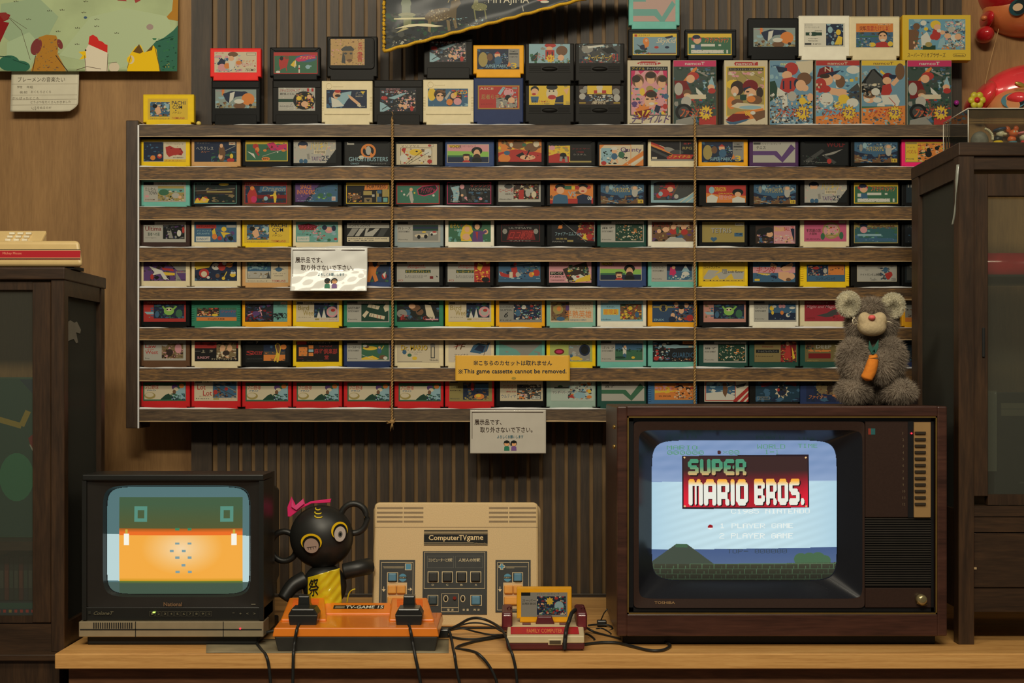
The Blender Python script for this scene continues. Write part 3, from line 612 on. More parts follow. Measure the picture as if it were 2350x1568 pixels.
def tos(i, j):
    px, py = 1500 + 434 * (i + .5) / BW, 1012 + 329 * (j + .5) / BH; u, v = (px - 1717) / 217, (py - 1176.5) / 164.5
    if abs(u) ** 10 + abs(v) ** 10 > 0.94: return (20, 22, 28)
    lo = py > 1265 - 3 * u; hi = py < 1108 - 2 * u
    stripe = 1 + 0.05 * math.sin(py * 0.28 + 2.2 * u) + 0.03 * math.sin(px * 0.12 + py * 0.2)
    c = (196, 224, 232)
    if hi: c = mixc((120, 146, 186), (138, 160, 198), stripe * 4 - 3.6)
    elif not lo: c = tuple(x * (1 + 0.02 * math.sin(py * .33 + px * .1)) for x in c); c = mixc(c, (176, 210, 226), abs(u) ** 3)
    else: c = mixc((70, 92, 134), (84, 104, 140), (py - 1265) / 40)
    if py < 1108: c = mixc(c, (150, 172, 205), (py - 1080) / 40 if not 1047 < py < 1060 else 0)
    dx = abs(px - 1570)                                        # rounded hill and low bushes
    if py > 1254 + max(0, dx - 12) * 0.74 and py < 1302: c = (66, 98, 70) if py < 1262 and dx < 14 else (66, 76, 64)
    for bx, br, by in ((1848, 16, 1290), (1868, 19, 1292), (1888, 20, 1292), (1905, 14, 1294)):
        if math.hypot(px - bx, (py - by) * 1.1) < br and py < 1301: c = (72, 104, 74)
    if py > 1300 - 2 * u:
        c = (64, 66, 50); row = int((py - 1300) // 12); fx = (px - 1505 + (13 if row % 2 else 0)) % 28; fy = (py - 1300) % 12
        if fx < 1.6 or fy < 1.4 or (fy > 6 and 18 < fx < 19.5): c = (86, 114, 82)
        c = tuple(x * (1 - 0.012 * (py - 1300)) for x in c)
    inp = 1571 < px < 1866.5 and 1047.5 - 2.5 * u < py < 1171 - 2.5 * u
    if inp:
        t = (py - 1082) / 60; c = mixc((58, 36, 34), (176, 26, 40), t); c = mixc(c, (225, 30, 52), (abs(px - 1718) / 150) ** 3 * max(0, t))
        if px < 1574 or px > 1863.5 or py < 1050 or py > 1168.5: c = (36, 22, 30)
        for qx in (1577, 1860):
            for qy in (1053, 1166):
                if math.hypot(px - qx, py - qy) < 2.2: c = (230, 190, 130)
        if hit(px - 2.4, py - 2.4): c = (28, 12, 14)
    s = hit(px, py)
    if s == 'SUPER': c = mixc((74, 146, 112), (226, 176, 112), (py - 1074) / 20)
    elif s in ('MARIO', 'BROS.') and py > 1100: c = mixc((252, 176, 60), (236, 236, 222), (py - 1106) / 12)
    elif s and s[0] in '012xCMWT' and not inp:
        c = (236, 244, 238) if 1110 < py < 1262 else ((92, 150, 122) if py < 1110 else (58, 74, 92))
    if math.hypot(px - 1658, py - 1041) < 4.5: c = (70, 40, 40)
    if math.hypot(px - 1636, (py - 1214) * 1.1) < 6: c = (150, 20, 30) if py < 1216 else (240, 240, 235)
    return c
raster('screen', BW, BH, tos, tube_tos, tb)
# right-hand controls
cx0, cx1 = xb(1988), xb(2140)
b = MB(); b.box(cx0, cx1, DB + .008, DB + .05, zb_(1397), zb_(1352), r=0.001, seg=1); b.build('knob_panel', TP, tb)
b = MB(); b.box(cx0, cx1, DB + .008, DB + .05, zb_(1189), zb_(968), r=0.001, seg=1); cp = b.build('control_panel', TP, tb)
b = MB(); b.box(xb(2086), xb(2099), DB + .0065, DB + .009, zb_(1189), zb_(968)); b.build('dark_strip', TDK, cp)
b = MB(); b.box(xb(2099), xb(2137.5), DB + .003, DB + .009, zb_(1188.5), zb_(969.5), r=0.0006, seg=1); b.build('channel_plate', mat('tan_plate', (140, 110, 70), rough=0.4, vary=0.06), cp)
for q in range(12):
    y = 994 + q * 14.85; b = MB(); b.box(xb(2100), xb(2125), DB - .0005, DB + .004, zb_(y + 3.2), zb_(y - 3.2), r=0.0006, seg=1); b.build('channel_button', mat('btn_dark', (46, 38, 28), rough=0.4), cp)
b = MB(); b.cyl(P(2092, 995, DB + .003), P(2092, 995, DB + .008), .0017, n=10); b.build('red_light', glow('led_red', (255, 40, 60), 1.5), cp)
a = Art(152, 430); a.run('r 803428 7 16 13 30;r 2c5a5c 13 16 23 30'); a.build('colour_sticker', printed(), cp, facing(cx0, cx1, zb_(1398), zb_(968), DB + .0076, 152, 430))
a = Art(152, 430)
for q in range(12): a.text((98, 84, 66), 86, 24 + q * 14.85, (1.2 if q == 0 else 3) if q < 9 else 6, 6, str(q + 1))
a.build('lettering', printed(), cp, facing(cx0, cx1, zb_(1398), zb_(968), DB + .0076, 152, 430))
b = MB(); b.box(cx0, cx1, DB + .016, DB + .06, zb_(1352), zb_(1189))
for q in range(29): b.box(cx0, cx1, DB + .009, DB + .017, zb_(1193.2 + q * 5.45), zb_(1190.4 + q * 5.45))
b.build('speaker_grille', mat('grille', (38, 34, 29), rough=0.5), tb)
b = MB(); b.lathe([(0.0095, .008), (0.0095, -.004), (0.008, -.010), (0.003, -.0105)], P(2114, 1376, DB + .002), axis='y', n=20); b.build('power_knob', mat('knob_metal', (150, 138, 100), rough=0.25, metal=0.7), tb)
b = MB(); b.tube([P(2104, 1384, DB), P(2116, 1389, DB - .002), P(2128, 1388, DB)], .0012); b.build('knob_ring', GOLD, tb)
a = Art(60, 8); a.text((150, 120, 84), 1, 1, 47, 6, 'TOSHIBA', 0.02); a.build('lettering', printed(), tb, facing(xb(1502), xb(1562), zb_(1389), zb_(1381), DB + .0068, 60, 8))
b = MB(); b.box(xb(1432), xb(2160), DB + 0.035, DB + 0.28, DESK, zb_(1461), r=0.002); b.build('plinth_base', BLK, tb)
b = MB()
for zq in (982, 1028): b.lathe([(0.004, 0), (0.004, .003), (0.0025, .005)], Vector((o0[0], DB + .04, zb_(zq))), axis='x', n=10) if False else b.ell((o0[0] - .001, DB + .05, zb_(zq)), (.004, .004, .004), n=10)
b.build('case_studs', GOLD, tb)

# ---------------------------------------------------------------- cream game console leaning against the back
dc = 2.747; SCL = dc / F
lean = math.radians(9)
cg = thing('game_console', 'cream box game console with orange and blue keys, leaning back behind the orange console', 'console', (X(1045, dc), dc, DESK + 0.002), (-lean, 0, 0))
CR = mat('cream_plastic', (186, 160, 116), rough=0.45, vary=0.06, scale=500, bump=0.1); CRD = mat('cream_plastic_dark', (120, 100, 70), rough=0.5)
PNL = mat('panel_black', (44, 45, 43), rough=0.4); BLU = mat('key_blue', (72, 112, 134), rough=0.4); ORG = mat('key_orange', (226, 138, 58), rough=0.4); KBK = mat('key_black', (34, 33, 30), rough=0.4)
def lx(x): return (x - 1045) * SCL
def lz(y): return (1444 - y) * SCL / math.cos(lean) * 1.0
T_ = 0.085
b = MB(); b.prism(rrect(lx(855), lx(1236), lz(1440), lz(1158), 0.010), 0.0, 0.045, r=0.004); cb_ = b.build('top_shell', CR, cg, local=True)
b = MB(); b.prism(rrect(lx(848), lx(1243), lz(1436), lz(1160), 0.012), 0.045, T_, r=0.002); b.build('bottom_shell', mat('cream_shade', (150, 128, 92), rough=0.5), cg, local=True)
b = MB()
for y in (1171.5, 1182, 1192, 1202.5):
    for xa, xc in ((861, 921), (923.5, 969), (1121.5, 1166), (1168.5, 1231)): b.box(lx(xa), lx(xc), -0.0003, 0.004, lz(y + 2.2), lz(y - 2.2))
b.box(lx(857), lx(1234), -0.0002, 0.002, lz(1216), lz(1214.6)); b.build('vent_slots', CRD, cb_, local=True)
def loc_art(W, H, x0, x1, y0, y1, yoff): return lambda u, v, h: (lx(x0 + (x1 - x0) * u / W), yoff - h, lz(y0 + (y1 - y0) * v / H))
def lart(a, name, x0, x1, y0, y1, yoff, par):
    s_ = a.build(name, printed(), None, loc_art(a.W, a.H, x0, x1, y0, y1, yoff)); s_.parent = par; WM[s_] = WM[par]; return s_
b = MB(); b.box(lx(971), lx(1118.5), -0.0012, 0.002, lz(1256.5), lz(1222)); bd = b.build('name_plate', PNL, cb_, local=True)
a = Art(147, 34); a.run('f 1c1d1c;r b8a27a 0 2 147 3;r b8a27a 0 5 147 6;r b8a27a 0 8 147 9;r b8a27a 0 28 115 29;r b8a27a 0 31 147 32'); a.text((205, 182, 138), 11, 11, 71, 15, 'Computer', .03); a.text((205, 182, 138), 81, 11, 18, 12, 'TV', .015); a.text((205, 182, 138), 99, 13.5, 38, 12.5, 'game', .03); a.text((120, 104, 76), 117, 27.5, 27, 5, 'Nintendo'); lart(a, 'lettering', 971, 1118.5, 1222, 1256.5, -0.0013, bd)
b = MB(); b.box(lx(969), lx(1117.5), -0.0015, 0.002, lz(1413), lz(1270)); mp_ = b.build('centre_panel', PNL, cb_, local=True)
a = Art(148, 143); a.run('b c9b48c 3 2 143 85 .8;b 6a6a60 10 11 71 38 .5;b 6a6a60 75 11 138 38 .5;b c9b48c 43 96 83 137 .8;r c9b48c 43 127 83 127.8')
a.text('c', 13, 16, 55, 8, 'コンピューターと対戦', .02); a.text('c', 82, 16, 50, 8, '人対人の対戦', .02)
for q, s_ in enumerate('DCBA'): a.text('c', 21 + q * 33, 74, 5, 4, s_, .03); a.run(f'b c9b48c {11.5 + q * 32.6} 46 {36.5 + q * 32.6} 71 1.4')
a.run('b c9b48c 12 99 36 123 1.2;b c9b48c 110 99 136 123 1.2;e c9b48c 53.5 107 5.6 8;e 26 53.5 107 4 6.4;e c9b48c 92.5 107 5.6 8;e 262826 92.5 107 4 6.4' .replace('e 26 53', 'e 262826 53'))
for s_, u in (('電', 57), ('源', 66), ('音', 92), ('量', 101), ('判', 117), ('定', 126)): a.text('c', u, 130, 5.4, 5, s_)
lart(a, 'lettering', 969, 1117.5, 1270, 1413, -0.0016, mp_)
for q in range(4): b = MB(); b.box(lx(983 + q * 32.7), lx(1003.5 + q * 32.7), -0.007, 0, lz(1338.5), lz(1318.5), r=0.0015); b.build('selector_key', KBK, mp_, local=True)
for x, m_ in ((983, mat('key_dark_blue', (42, 56, 60), rough=0.4)), (1082, BLU)): b = MB(); b.box(lx(x), lx(x + 20), -0.007, 0, lz(1391), lz(1371), r=0.0025); b.build('square_key', m_, mp_, local=True)
b = MB(); b.cyl((lx(1043), -0.005, lz(1376)), (lx(1043), 0, lz(1376)), .0034, n=16); b.build('red_lamp', mat('lamp_red', (110, 36, 26), rough=0.2), mp_, local=True)
b = MB()
for x in (1022.5, 1061.5): b.box(lx(x - 2.4), lx(x + 2.4), -0.006, 0, lz(1379), lz(1371), r=0.0008)
b.build('slide_switches', KBK, mp_, local=True)
for px0, px1, fl in ((869, 951, 0), (1137, 1218, 1)):
    b = MB(); b.box(lx(px0), lx(px1), -0.0015, 0.002, lz(1408), lz(1290)); sp_ = b.build('player_panel', PNL, cb_, local=True)
    a = Art(82, 118); a.run('b c9b48c 4 5 78 113 .8'); f = lambda u0, u1: (u0, u1) if not fl else (82 - u1, 82 - u0)
    if not fl: a.run('r c9b48c 8 15 57 15.7;r 9a8c6c 10 17.5 56 18.5;r c9b48c 59 8 74 23;r 4f8098 60.2 9.2 72.8 21.8')
    else: a.run('r c9b48c 23 15 73 15.7;r 9a8c6c 25 17.5 44 18.5;p c9b48c 11 8 18 8 18 12 22 12 22 18 18 18 18 22 11 22 11 18 7 18 7 12 11 12;p 4f8098 12.2 9.2 16.8 9.2 16.8 13.2 20.8 13.2 20.8 16.8 16.8 16.8 16.8 20.8 12.2 20.8 12.2 16.8 8.2 16.8 8.2 13.2 12.2 13.2')
    k0 = 18 if not fl else 39
    a.run(f'b c9b48c {k0} 28 {k0 + 25} 51 1.3;r b9a078 18 51 64 110;e 4f8098 {54 if not fl else 28} 40 9 9;r 2c2d2b {45 if not fl else 18} 37.5 {64 if not fl else 38} 42.5'); a.text('c', 46 if not fl else 19, 38.4, 16, 3.2, 'パスキー')
    a.run('l c9b48c 10.5 60 10.5 68 1.4;p c9b48c 6 66 15 66 10.5 72;l c9b48c 66 66 72 66 1.4;p c9b48c 71 62 71 70 76 66')
    lart(a, 'lettering', px0, px1, 1290, 1408, -0.0016, sp_)
    b = MB(); b.box(lx(px0 + k0 + 3), lx(px0 + k0 + 22), -0.008, 0, lz(1338.5), lz(1320), r=0.0025); b.build('pass_key', BLU, sp_, local=True)
    for xq in (20, 41): b = MB(); b.box(lx(px0 + xq), lx(px0 + xq + 20), -0.008, 0, lz(1366), lz(1347), r=0.002); b.build('arrow_key', ORG, sp_, local=True)
    b = MB(); b.box(lx(px0 + 20), lx(px0 + 61), -0.008, 0, lz(1391), lz(1372), r=0.002); b.build('wide_key', ORG, sp_, local=True)
b = MB(); b.box(lx(870), lx(1220), 0.004, 0.07, -0.0005, lz(1438), r=0.001)
b.build('rubber_base', BLK, cg, local=True)
b = MB(); b.prism([(0.082, 0.02), (0.082, 0.17), (0.115, 0.02 - 0.0)], lx(980), lx(1110), plane='yz'); b.build('prop_stand', BLK, cg, local=True)

# ---------------------------------------------------------------- orange console
do = 2.518
oc = thing('game_console', 'orange game console with two black paddle controllers docked on it, on the desk edge', 'console', (X(816, do), do + .07, DESK))
OR = mat('orange_plastic', (222, 112, 26), rough=0.3, vary=0.04, coat=0.3); ORR = mat('orange_plastic_rib', (190, 90, 22), rough=0.4); BKP = mat('black_plastic', (30, 31, 30), rough=0.28, vary=0.06); BLKB = mat('black_base', (42, 41, 37), rough=0.5)
def xo(x, d=do): return X(x, d)
zf0, zf1, zf2 = DESK + .004, Z(1462, do), Z(1441.5, do)
def frustum(x0, x1, xa, xc, za, zc, ya0, ya1, yb0, yb1):
    bm = bmesh.new(); A = [bm.verts.new(v) for v in ((x0, ya0, za), (x1, ya0, za), (x1, ya1, za), (x0, ya1, za))]; B = [bm.verts.new(v) for v in ((xa, yb0, zc), (xc, yb0, zc), (xc, yb1, zc), (xa, yb1, zc))]
    bm.faces.new(A[::-1]); bm.faces.new(B)
    for i in range(4): bm.faces.new((A[i], A[(i + 1) % 4], B[(i + 1) % 4], B[i]))
    return bm
def bev(bm, r, seg=2): bmesh.ops.recalc_face_normals(bm, faces=bm.faces); bmesh.ops.bevel(bm, geom=list(bm.edges), offset=r, segments=seg, profile=0.5, affect='EDGES'); return bm
b = MB(); b.add(bev(frustum(xo(637), xo(998), xo(629), xo(1005), DESK, zf1, do + .004, do + .165, do + .001, do + .17), .002)); b.build('black_base', BLKB, oc)
yB = do + 0.165; zM = Z(1383, do + .13); zP = Z(1371, do + .13)
b = MB()
b.add(bev(frustum(xo(625), xo(1007), xo(629), xo(1003), zf1, zf2, do - .001, yB + .006, do + .001, yB + .004), .0018))
body = b.build('orange_case', OR, oc)
def slab(xl0, xr0, xl1, xr1, y0, y1, zlo0, zlo1, zbase, nm, m_, par, r=.002):
    bm = bmesh.new(); c = [(xl0, y0, zbase), (xr0, y0, zbase), (xr1, y1, zbase), (xl1, y1, zbase), (xl0, y0, zlo0), (xr0, y0, zlo0), (xr1, y1, zlo1), (xl1, y1, zlo1)]; V = [bm.verts.new(v) for v in c]
    for f in ((3, 2, 1, 0), (4, 5, 6, 7), (0, 1, 5, 4), (1, 2, 6, 5), (2, 3, 7, 6), (3, 0, 4, 7)): bm.faces.new([V[k] for k in f])
    b = MB(); b.add(bev(bm, r)); return b.build(nm, m_, par)
yd = do + .125
slab(xo(629), xo(1003), X(652, yd), X(990, yd), do + .002, yd, zf2, Z(1410, yd), zf2 - .004, 'sloping_deck', OR, oc)
slab(X(730, yd), X(905, yd), X(748, yB), X(896, yB), yd - .002, yB, Z(1407, yd), Z(1383, yB), zf2, 'name_ridge', OR, oc)
for a0, a1, c0, c1 in ((636, 754, 664, 744), (884, 1001, 899, 981)):
    pod = slab(X(a0 + 8, do + .06), X(a1 - 4, do + .06), X(c0, yB), X(c1, yB), do + .06, yB, Z(1421, do + .06), Z(1371.5, yB), zf2, 'paddle_pod', OR, oc, .003)
    b = MB()
    for q in range(9):
        y = do + .118 + q * .0045; t = (y - do - .06) / .105; z = Z(1421, do + .06) + (Z(1371.5, yB) - Z(1421, do + .06)) * t
        cx = X((a0 + a1) / 2 * (1 - t) + (c0 + c1) / 2 * t, y); b.box(cx - .024, cx + .024, y - .0012, y + .0012, z - .002, z + .0007)
    b.build('ribbed_grip', ORR, pod)
ar = Art(116, 9); ar.run('f 1c1d1b;r c 4 2.2 26 3;r c 4 6 26 6.8'); ar.text((225, 215, 190), 28, 1, 86, 7, 'TV-GAME 15', .045, .1)
yb_, zb1, zb0 = yd + .012, Z(1390, yd + .012), Z(1398.5, yd + .012)
ar.build('name_strip', printed(), oc, lambda u, v, h: (X(764, yd + .012) + (X(880, yd + .012) - X(764, yd + .012)) * u / 116, yd + .0275 - .014 * v / 9 - h * .5, Z(1407, yd) + (Z(1383, yB) - Z(1407, yd)) * (.0295 - .014 * v / 9) / .042 + .0006 + h))
for x0, x1, sx0_, sx1_, lab in ((662, 729, 686, 712, 'black paddle controller docked on the orange console at its end nearer the small television'), (907, 969.5, 926, 953, 'black paddle controller docked on the orange console at its end nearer the cream console')):
    dp = do + .028; pc = thing('paddle_controller', lab, 'controller', P((x0 + x1) / 2, 1438, dp), group='paddles on the orange console')
    xm0, xm1 = X(x0, dp), X(x1, dp); bm = bmesh.new(); w = xm1 - xm0
    prof = [(.16, 0), (.84, 0), (1, .62), (.84, 1), (.16, 1), (0, .62)]
    zA, zB = Z(1438.5, dp), Z(1397, dp)
    poly = [(xm0 + (1 if 0 else 1) * w * (.05 if v == 0 else 0) + 0, 0) for u, v in prof]
    b = MB(); b.prism([(xm0 + w * .05, zA), (xm1 - w * .05, zA), (xm1, zA + (zB - zA) * .55), (xm1, zA + (zB - zA) * .68), (xm1 - w * .12, zB), (xm0 + w * .12, zB), (xm0, zA + (zB - zA) * .68), (xm0, zA + (zB - zA) * .55)], dp - .003, dp + .04, r=.0025); hb = b.build('controller_body', BKP, pc)
    b = MB(); b.box(xm0 + .001, xm1 - .001, dp - .0036, dp - .002, zA + (zB - zA) * .60, zA + (zB - zA) * .64); b.build('seam_line', mat('seam', (90, 92, 88), rough=.3), hb)
    dk = dp + .06; b = MB(); b.prism([(X(sx0_ - 5, dk), Z(1397, dk)), (X(sx1_ + 5, dk), Z(1397, dk)), (X(sx1_, dk), Z(1385, dk)), (X(sx1_ - 1, dk), Z(1366.5, dk)), (X(sx0_ + 1, dk), Z(1366.5, dk)), (X(sx0_, dk), Z(1385, dk))], dk - .010, dk + .012, r=.002); b.build('paddle_knob', BKP, pc)

# ---------------------------------------------------------------- small cream and red console with a cassette in it
df = 2.52
fc = thing('game_console', 'small cream and dark red console with an orange cassette standing in it', 'console', (X(1250, df), df + .1, DESK))
FCW = mat('console_cream', (188, 172, 136), rough=.45, vary=.05); FCR = mat('console_red', (78, 26, 32), rough=.4, vary=.08)
z_ = lambda y, d=df: Z(y, d)
b = MB(); b.add(bev(frustum(X(1163, df), X(1341, df), X(1161, df), X(1342, df), DESK + .003, z_(1477), df + .004, df + .20, df + .001, df + .205), .002)); b.box(X(1170, df), X(1335, df), df + .01, df + .19, DESK, DESK + .005); b.build('red_base', FCR, fc)
b = MB(); b.box(X(1163, df), X(1341, df), df, df + .205, z_(1477), z_(1459.5), r=.002); zc0, zc1 = z_(1460), Z(1435, df + .07)
b.build('cream_body', FCW, fc)
deck = slab(X(1163, df), X(1341, df), X(1165, df + .07), X(1339, df + .07), df + .001, df + .07, zc0, zc1, zc0 - .003, 'front_deck', FCW, fc)
b = MB(); b.box(X(1165, df + .07), X(1339, df + .07), df + .0695, df + .2, zc0 - .003, zc1, r=.002); b.build('rear_deck', FCW, fc)
def fdeck(u, v, h):
    t = 1 - v / 11; y = df + .01 + t * .047; return (X(1172, df + .03) + (X(1328, df + .03) - X(1172, df + .03)) * u / 160, y - h * .3, zc0 + (zc1 - zc0) * (y - df) / .07 + .0005 + h)
a = Art(160, 11); a.run('f a5262e'); a.text((214, 120, 70), 38, 3, 84, 6, 'FAMILY COMPUTER', .02); a.build('red_stripe', printed(), fc, fdeck)
b = MB(); b.box(X(1258, df), X(1290, df), df - .0015, df + .004, z_(1481), z_(1468), r=.001); ep = b.build('expansion_port', FCW, fc)
b = MB(); b.box(X(1261, df), X(1287, df), df - .002, df, z_(1479), z_(1470)); b.build('port_cover', mat('port_dark', (70, 58, 40), rough=.5), ep)
dl = df + .085
b = MB(); b.prism([(X(1229, dl), zc1 - .001), (X(1273, dl), zc1 - .001), (X(1266, dl), Z(1414, dl)), (X(1234, dl), Z(1414, dl))], dl - .006, dl + .006, r=.002); b.build('eject_lever', FCR, fc)
for x in (1199, 1284): b = MB(); b.box(X(x, df + .075), X(x + 19, df + .075), df + .072, df + .084, zc1 - .001, zc1 + .003, r=.001); b.build('small_button', FCR, fc)
for x0, x1, lab in ((1152, 1176, 'dark red controller slotted upright in the side of the small console, nearer the cream console'), (1321, 1345, 'dark red controller slotted upright in the side of the small console, nearer the big television')):
    dd = df + .10; gcn = thing('game_pad', lab, 'controller', P((x0 + x1) / 2, 1436, dd), group='pads in the small console')
    b = MB(); b.box(X(x0, dd), X(x1, dd), dd - .04, dd + .06, Z(1440, dd), Z(1398, dd), r=.004); bb = b.build('pad_body', FCR, gcn)
    b = MB(); b.box(X(x0 + 3, dd), X(x1 - 3, dd), dd - .042, dd - .038, Z(1432, dd), Z(1404, dd), r=.001); b.build('end_plate', mat('pad_plate', (96, 34, 38), rough=.3, coat=.4), bb)
    b = MB(); b.tube([P((x0 + x1) / 2, 1398, dd), P((x0 + x1) / 2 + 4, 1392, dd), P((x0 + x1) / 2 + 9, 1396, dd), P((x0 + x1) / 2 + 8, 1402, dd + .02)], .0012, n=6); b.build('lead_end', FCR, gcn)
# ---------------------------------------------------------------- game cassettes
CD = 3.12
SHELL = dict(black=(14, 15, 15), charcoal=(20, 19, 17), yellow=(214, 172, 28), tan=(176, 136, 88), blue=(46, 62, 100), cream=(194, 182, 148), white=(206, 200, 182), orange=(224, 146, 30),
             purple=(66, 42, 76), pink=(206, 36, 96), teal=(96, 158, 146), brown=(84, 60, 42), umber=(54, 40, 36), grey=(122, 134, 136), green=(46, 108, 84), pine=(34, 66, 58), red=(172, 34, 36), navy=(36, 48, 82),
             paleteal=(112, 158, 142), sage=(130, 150, 138), scarlet=(206, 44, 40), skyblue=(56, 92, 128))
SHM = {}
def shellmat(c): return mat('shell_' + c, SHELL[c], rough=0.42, vary=0.05, scale=60, spec=0.12)
LBL = printed('printed_label', rough=0.42)
def shell_mesh(style, wpx, hpx, d):
    key = (style, round(wpx), round(hpx), d)
    if key in SHM: return SHM[key].copy()
    s = d / F; w, h = wpx * s, hpx * s; T = 0.016; b = MB(); nt = 7 * s; nh = 9 * s
    out = [(nt, 0), (w - nt, 0), (w - nt, nh), (w, nh), (w, h - .001), (w - .001, h), (.001, h), (0, h - .001), (0, nh), (nt, nh)]
    b.prism(out, 0, T, r=0.0022, seg=2)
    if style == 'ridge':
        for q in range(8):
            for x in (0.0008, w - 7 * s): b.box(x, x + 6.2 * s, -.0012, .002, h - (15 + q * 5) * s, h - (12.4 + q * 5) * s, r=.0004, seg=1)
    if style in ('tall', 'jaleco', 'grip', 'big'):
        if style == 'tall':
            b.box(.002, w - .002, -.0016, .004, h - 17 * s, h - .0015, r=.001); b.box(nt + .001, w - nt - .001, -.001, .003, .002, 27 * s, r=.0008)
        if style == 'jaleco':
            b.box(.006, w - .006, -.0015, .003, 27 * s, 32 * s, r=.0008)
            for q in range(9):
                for x in (0.0006, w - 6 * s): b.box(x, x + 5 * s, -.001, .002, (38 + q * 3.6) * s, (40 + q * 3.6) * s, r=.0003, seg=1)
            b.tube([(17 * s + 6.5 * s * math.cos(k * .3142), -.0003, h - 12 * s + 6.5 * s * math.sin(k * .3142)) for k in range(20)], .0006, n=6, closed=True); b.box(26 * s, 50 * s, -.0007, .001, h - 14 * s, h - 10 * s, r=.0004)
        if style == 'grip':
            b.ell((w / 2, 0, 37 * s), (18 * s, .0035, 5.5 * s), n=20)
            for q in range(3):
                for x0, x1 in ((10, 36), (76, 102)): b.box(x0 * s, x1 * s, -.0008, .002, (33.5 + q * 4) * s, (35.5 + q * 4) * s, r=.0003, seg=1)
            b.box(8 * s, w - 8 * s, -.001, .002, 30 * s, 31.5 * s)
        if style == 'big': b.prism(rrect(.004, w - .006, 26 * s, h - .003, .008), -.0025, .003, r=.0015); b.box(w - 12 * s, w - 10 * s, -.0035, .001, 40 * s, h - 10 * s)
    if style == 'namco':
        b.prism([(.002, h - .002), (w - .002, h - .002), (w - 12 * s, h - 9 * s), (12 * s, h - 9 * s)], -.0015, .002, r=.0006)
    if style == 'trap': b.box(.0015, w - .0015, -.001, .002, h - 5 * s, h - .001, r=.0006)
    me = bpy.data.meshes.new('shell'); b.bm.to_mesh(me); b.bm.free(); SHM[key] = me; return me.copy()
def cassette(x, yb, w, h, shell, lab, rect, art, style='std', d=CD, H=50, group=None, name='game_cassette', z=None, clipn=None):
    """x, yb: the foot of the cassette in photo pixels at depth d; rect = label (left, top, width, height) in pixels on the cassette"""
    s = d / F; zb = Z(yb, d) if z is None else z; x0 = X(x, d)
    t = thing(name, lab, 'cassette', (x0 + w * s / 2, d, zb), group=group)
    me = shell_mesh(style, w, h, d); me.transform(Matrix.Translation((-w * s / 2, 0, 0))); link('shell', me, shellmat(shell), t)
    if art:
        a = Art(100, H).run(art); lx0, lt, lw, lh = rect
        zt = zb + (h - lt) * s; off = 0.0026 if style == 'big' else 0.0003
        a.build('label_print', LBL, t, facing(x0 + lx0 * s, x0 + (lx0 + lw) * s, zt - lh * s, zt, d - off, 100, H))
    return t
NINT = lambda bg, title, pic, tc='k', bx=36: f'f {bg};r h 0 0 25 5.5;T k 34 1 54 4 ファミリーコンピュータ;T {tc} 3 13 28 6 {title};T h 3 22 26 4 ENTERTAINMENT;T h 3 42 22 3 Family;r n {bx} 8 95 46;' + pic
MOERO = 'f g;p c 3 9 72 9 60 46 3 46;p e 42 44 52 34 60 30 66 38 74 30 78 46 40 47;p c 36 9 74 9 76 26 70 38 64 30 54 30 46 36 36 44 28 44;p l 74 24 99 8 99 46 66 46;e a 16 36 13 9;e c 15 34 10 6;e v 74 13 7 8;e c 77 19 6 5;e u 73 26 4 6;e o 90 10 6 6;n 66 30 98 48 20 5 bgen 3;B r 4 7 32 12 プロ野球;T b 10 20 20 4 PRO'
STAD = 'f n;e b 50 10 60 20;n 2 2 98 18 60 3 hqbnl 5;p u 0 30 30 42 100 40 100 50 0 50;n 0 30 100 50 30 6 buxn 8;e q 15 14 4 9;e l 24 8 5 7;e q 78 12 9 7;e i 79 22 7 12;e s 79 11 5 4;l i 80 22 95 12 4;e b 48 26 8 10;l c 5 40 40 49 1;B y 28 10 40 12 ハリキリスタジアム;r y 86 40 98 49;B d 88 42 8 6 18'
STONE = 'f i;n 0 0 100 50 70 3 qiicp 4;e n 22 10 12 7;e s 22 14 9 7;e n 22 8 11 4;e i 22 32 12 14;l i 10 30 6 40 6;l q 34 30 36 42 6;e b 18 46 5 5;e b 28 46 5 5;B y 40 4 40 18 ハリキリ;B d 42 5 38 4 スタジアム;r c 48 22 76 30;T k 50 23 25 6 平成元年版;B v 42 36 24 9 TAITO;B n 66 34 18 11 25;p k 100 20 100 50 76 50'
HEADS = 'f b;r p 0 0 100 20;p j 0 18 100 20 100 34 0 34;r g 0 30 60 35;p n 0 35 100 35 100 50 0 50;r y 4 2 30 8;B d 6 2 28 9 WONDER;T k 34 2 34 6 ファミリーコンピュータ;e k 71 18 13 11;e s 71 27 8 13;e d 71 36 9 10;e k 71 44 12 8;e u 45 34 8 5;e s 46 38 7 8;e r 46 48 9 5;e d 46 29 9 3;l k 42 40 50 40 2;b c 0 0 100 50 1'
PACHI = 'f y;r b 6 8 55 43;n 6 8 55 43 46 5 bluogcdu 2;p s 20 16 30 20 34 34 24 40 18 28;e k 18 18 6 5;p l 40 10 54 14 52 30;B n 60 6 34 9 PACHI;B n 62 16 24 9 COM;e n 70 28 1.6 1.6;T k 62 31 22 5 パチコン;T k 6 46 48 3.5 ファミリーコンピュータ;T r 60 44 32 5 TOEMILAND'
TILES = NINT('i', '麻雀', 'r e 34 6 98 47;n 36 8 96 45 16 3.5 co 7;n 36 8 96 45 44 2.6 cwcgeo 12')
MAHJ = 'f y;r g 2 9 98 48;e r 20 12 12 6;e p 22 16 9 7;e n 20 8 9 5;e s 22 18 7 6;p b 14 26 30 26 32 46 12 46;r w 8 26 16 34;r w 30 24 62 30;r w 8 38 82 46;n 8 38 82 46 24 1.5 gkqi 3;r w 88 38 92 46;r w 70 25 76 29;B o 38 7 55 15 ファミリーマジャン;T r 40 9 50 10 ファミリー;b y 0 0 100 50 2'
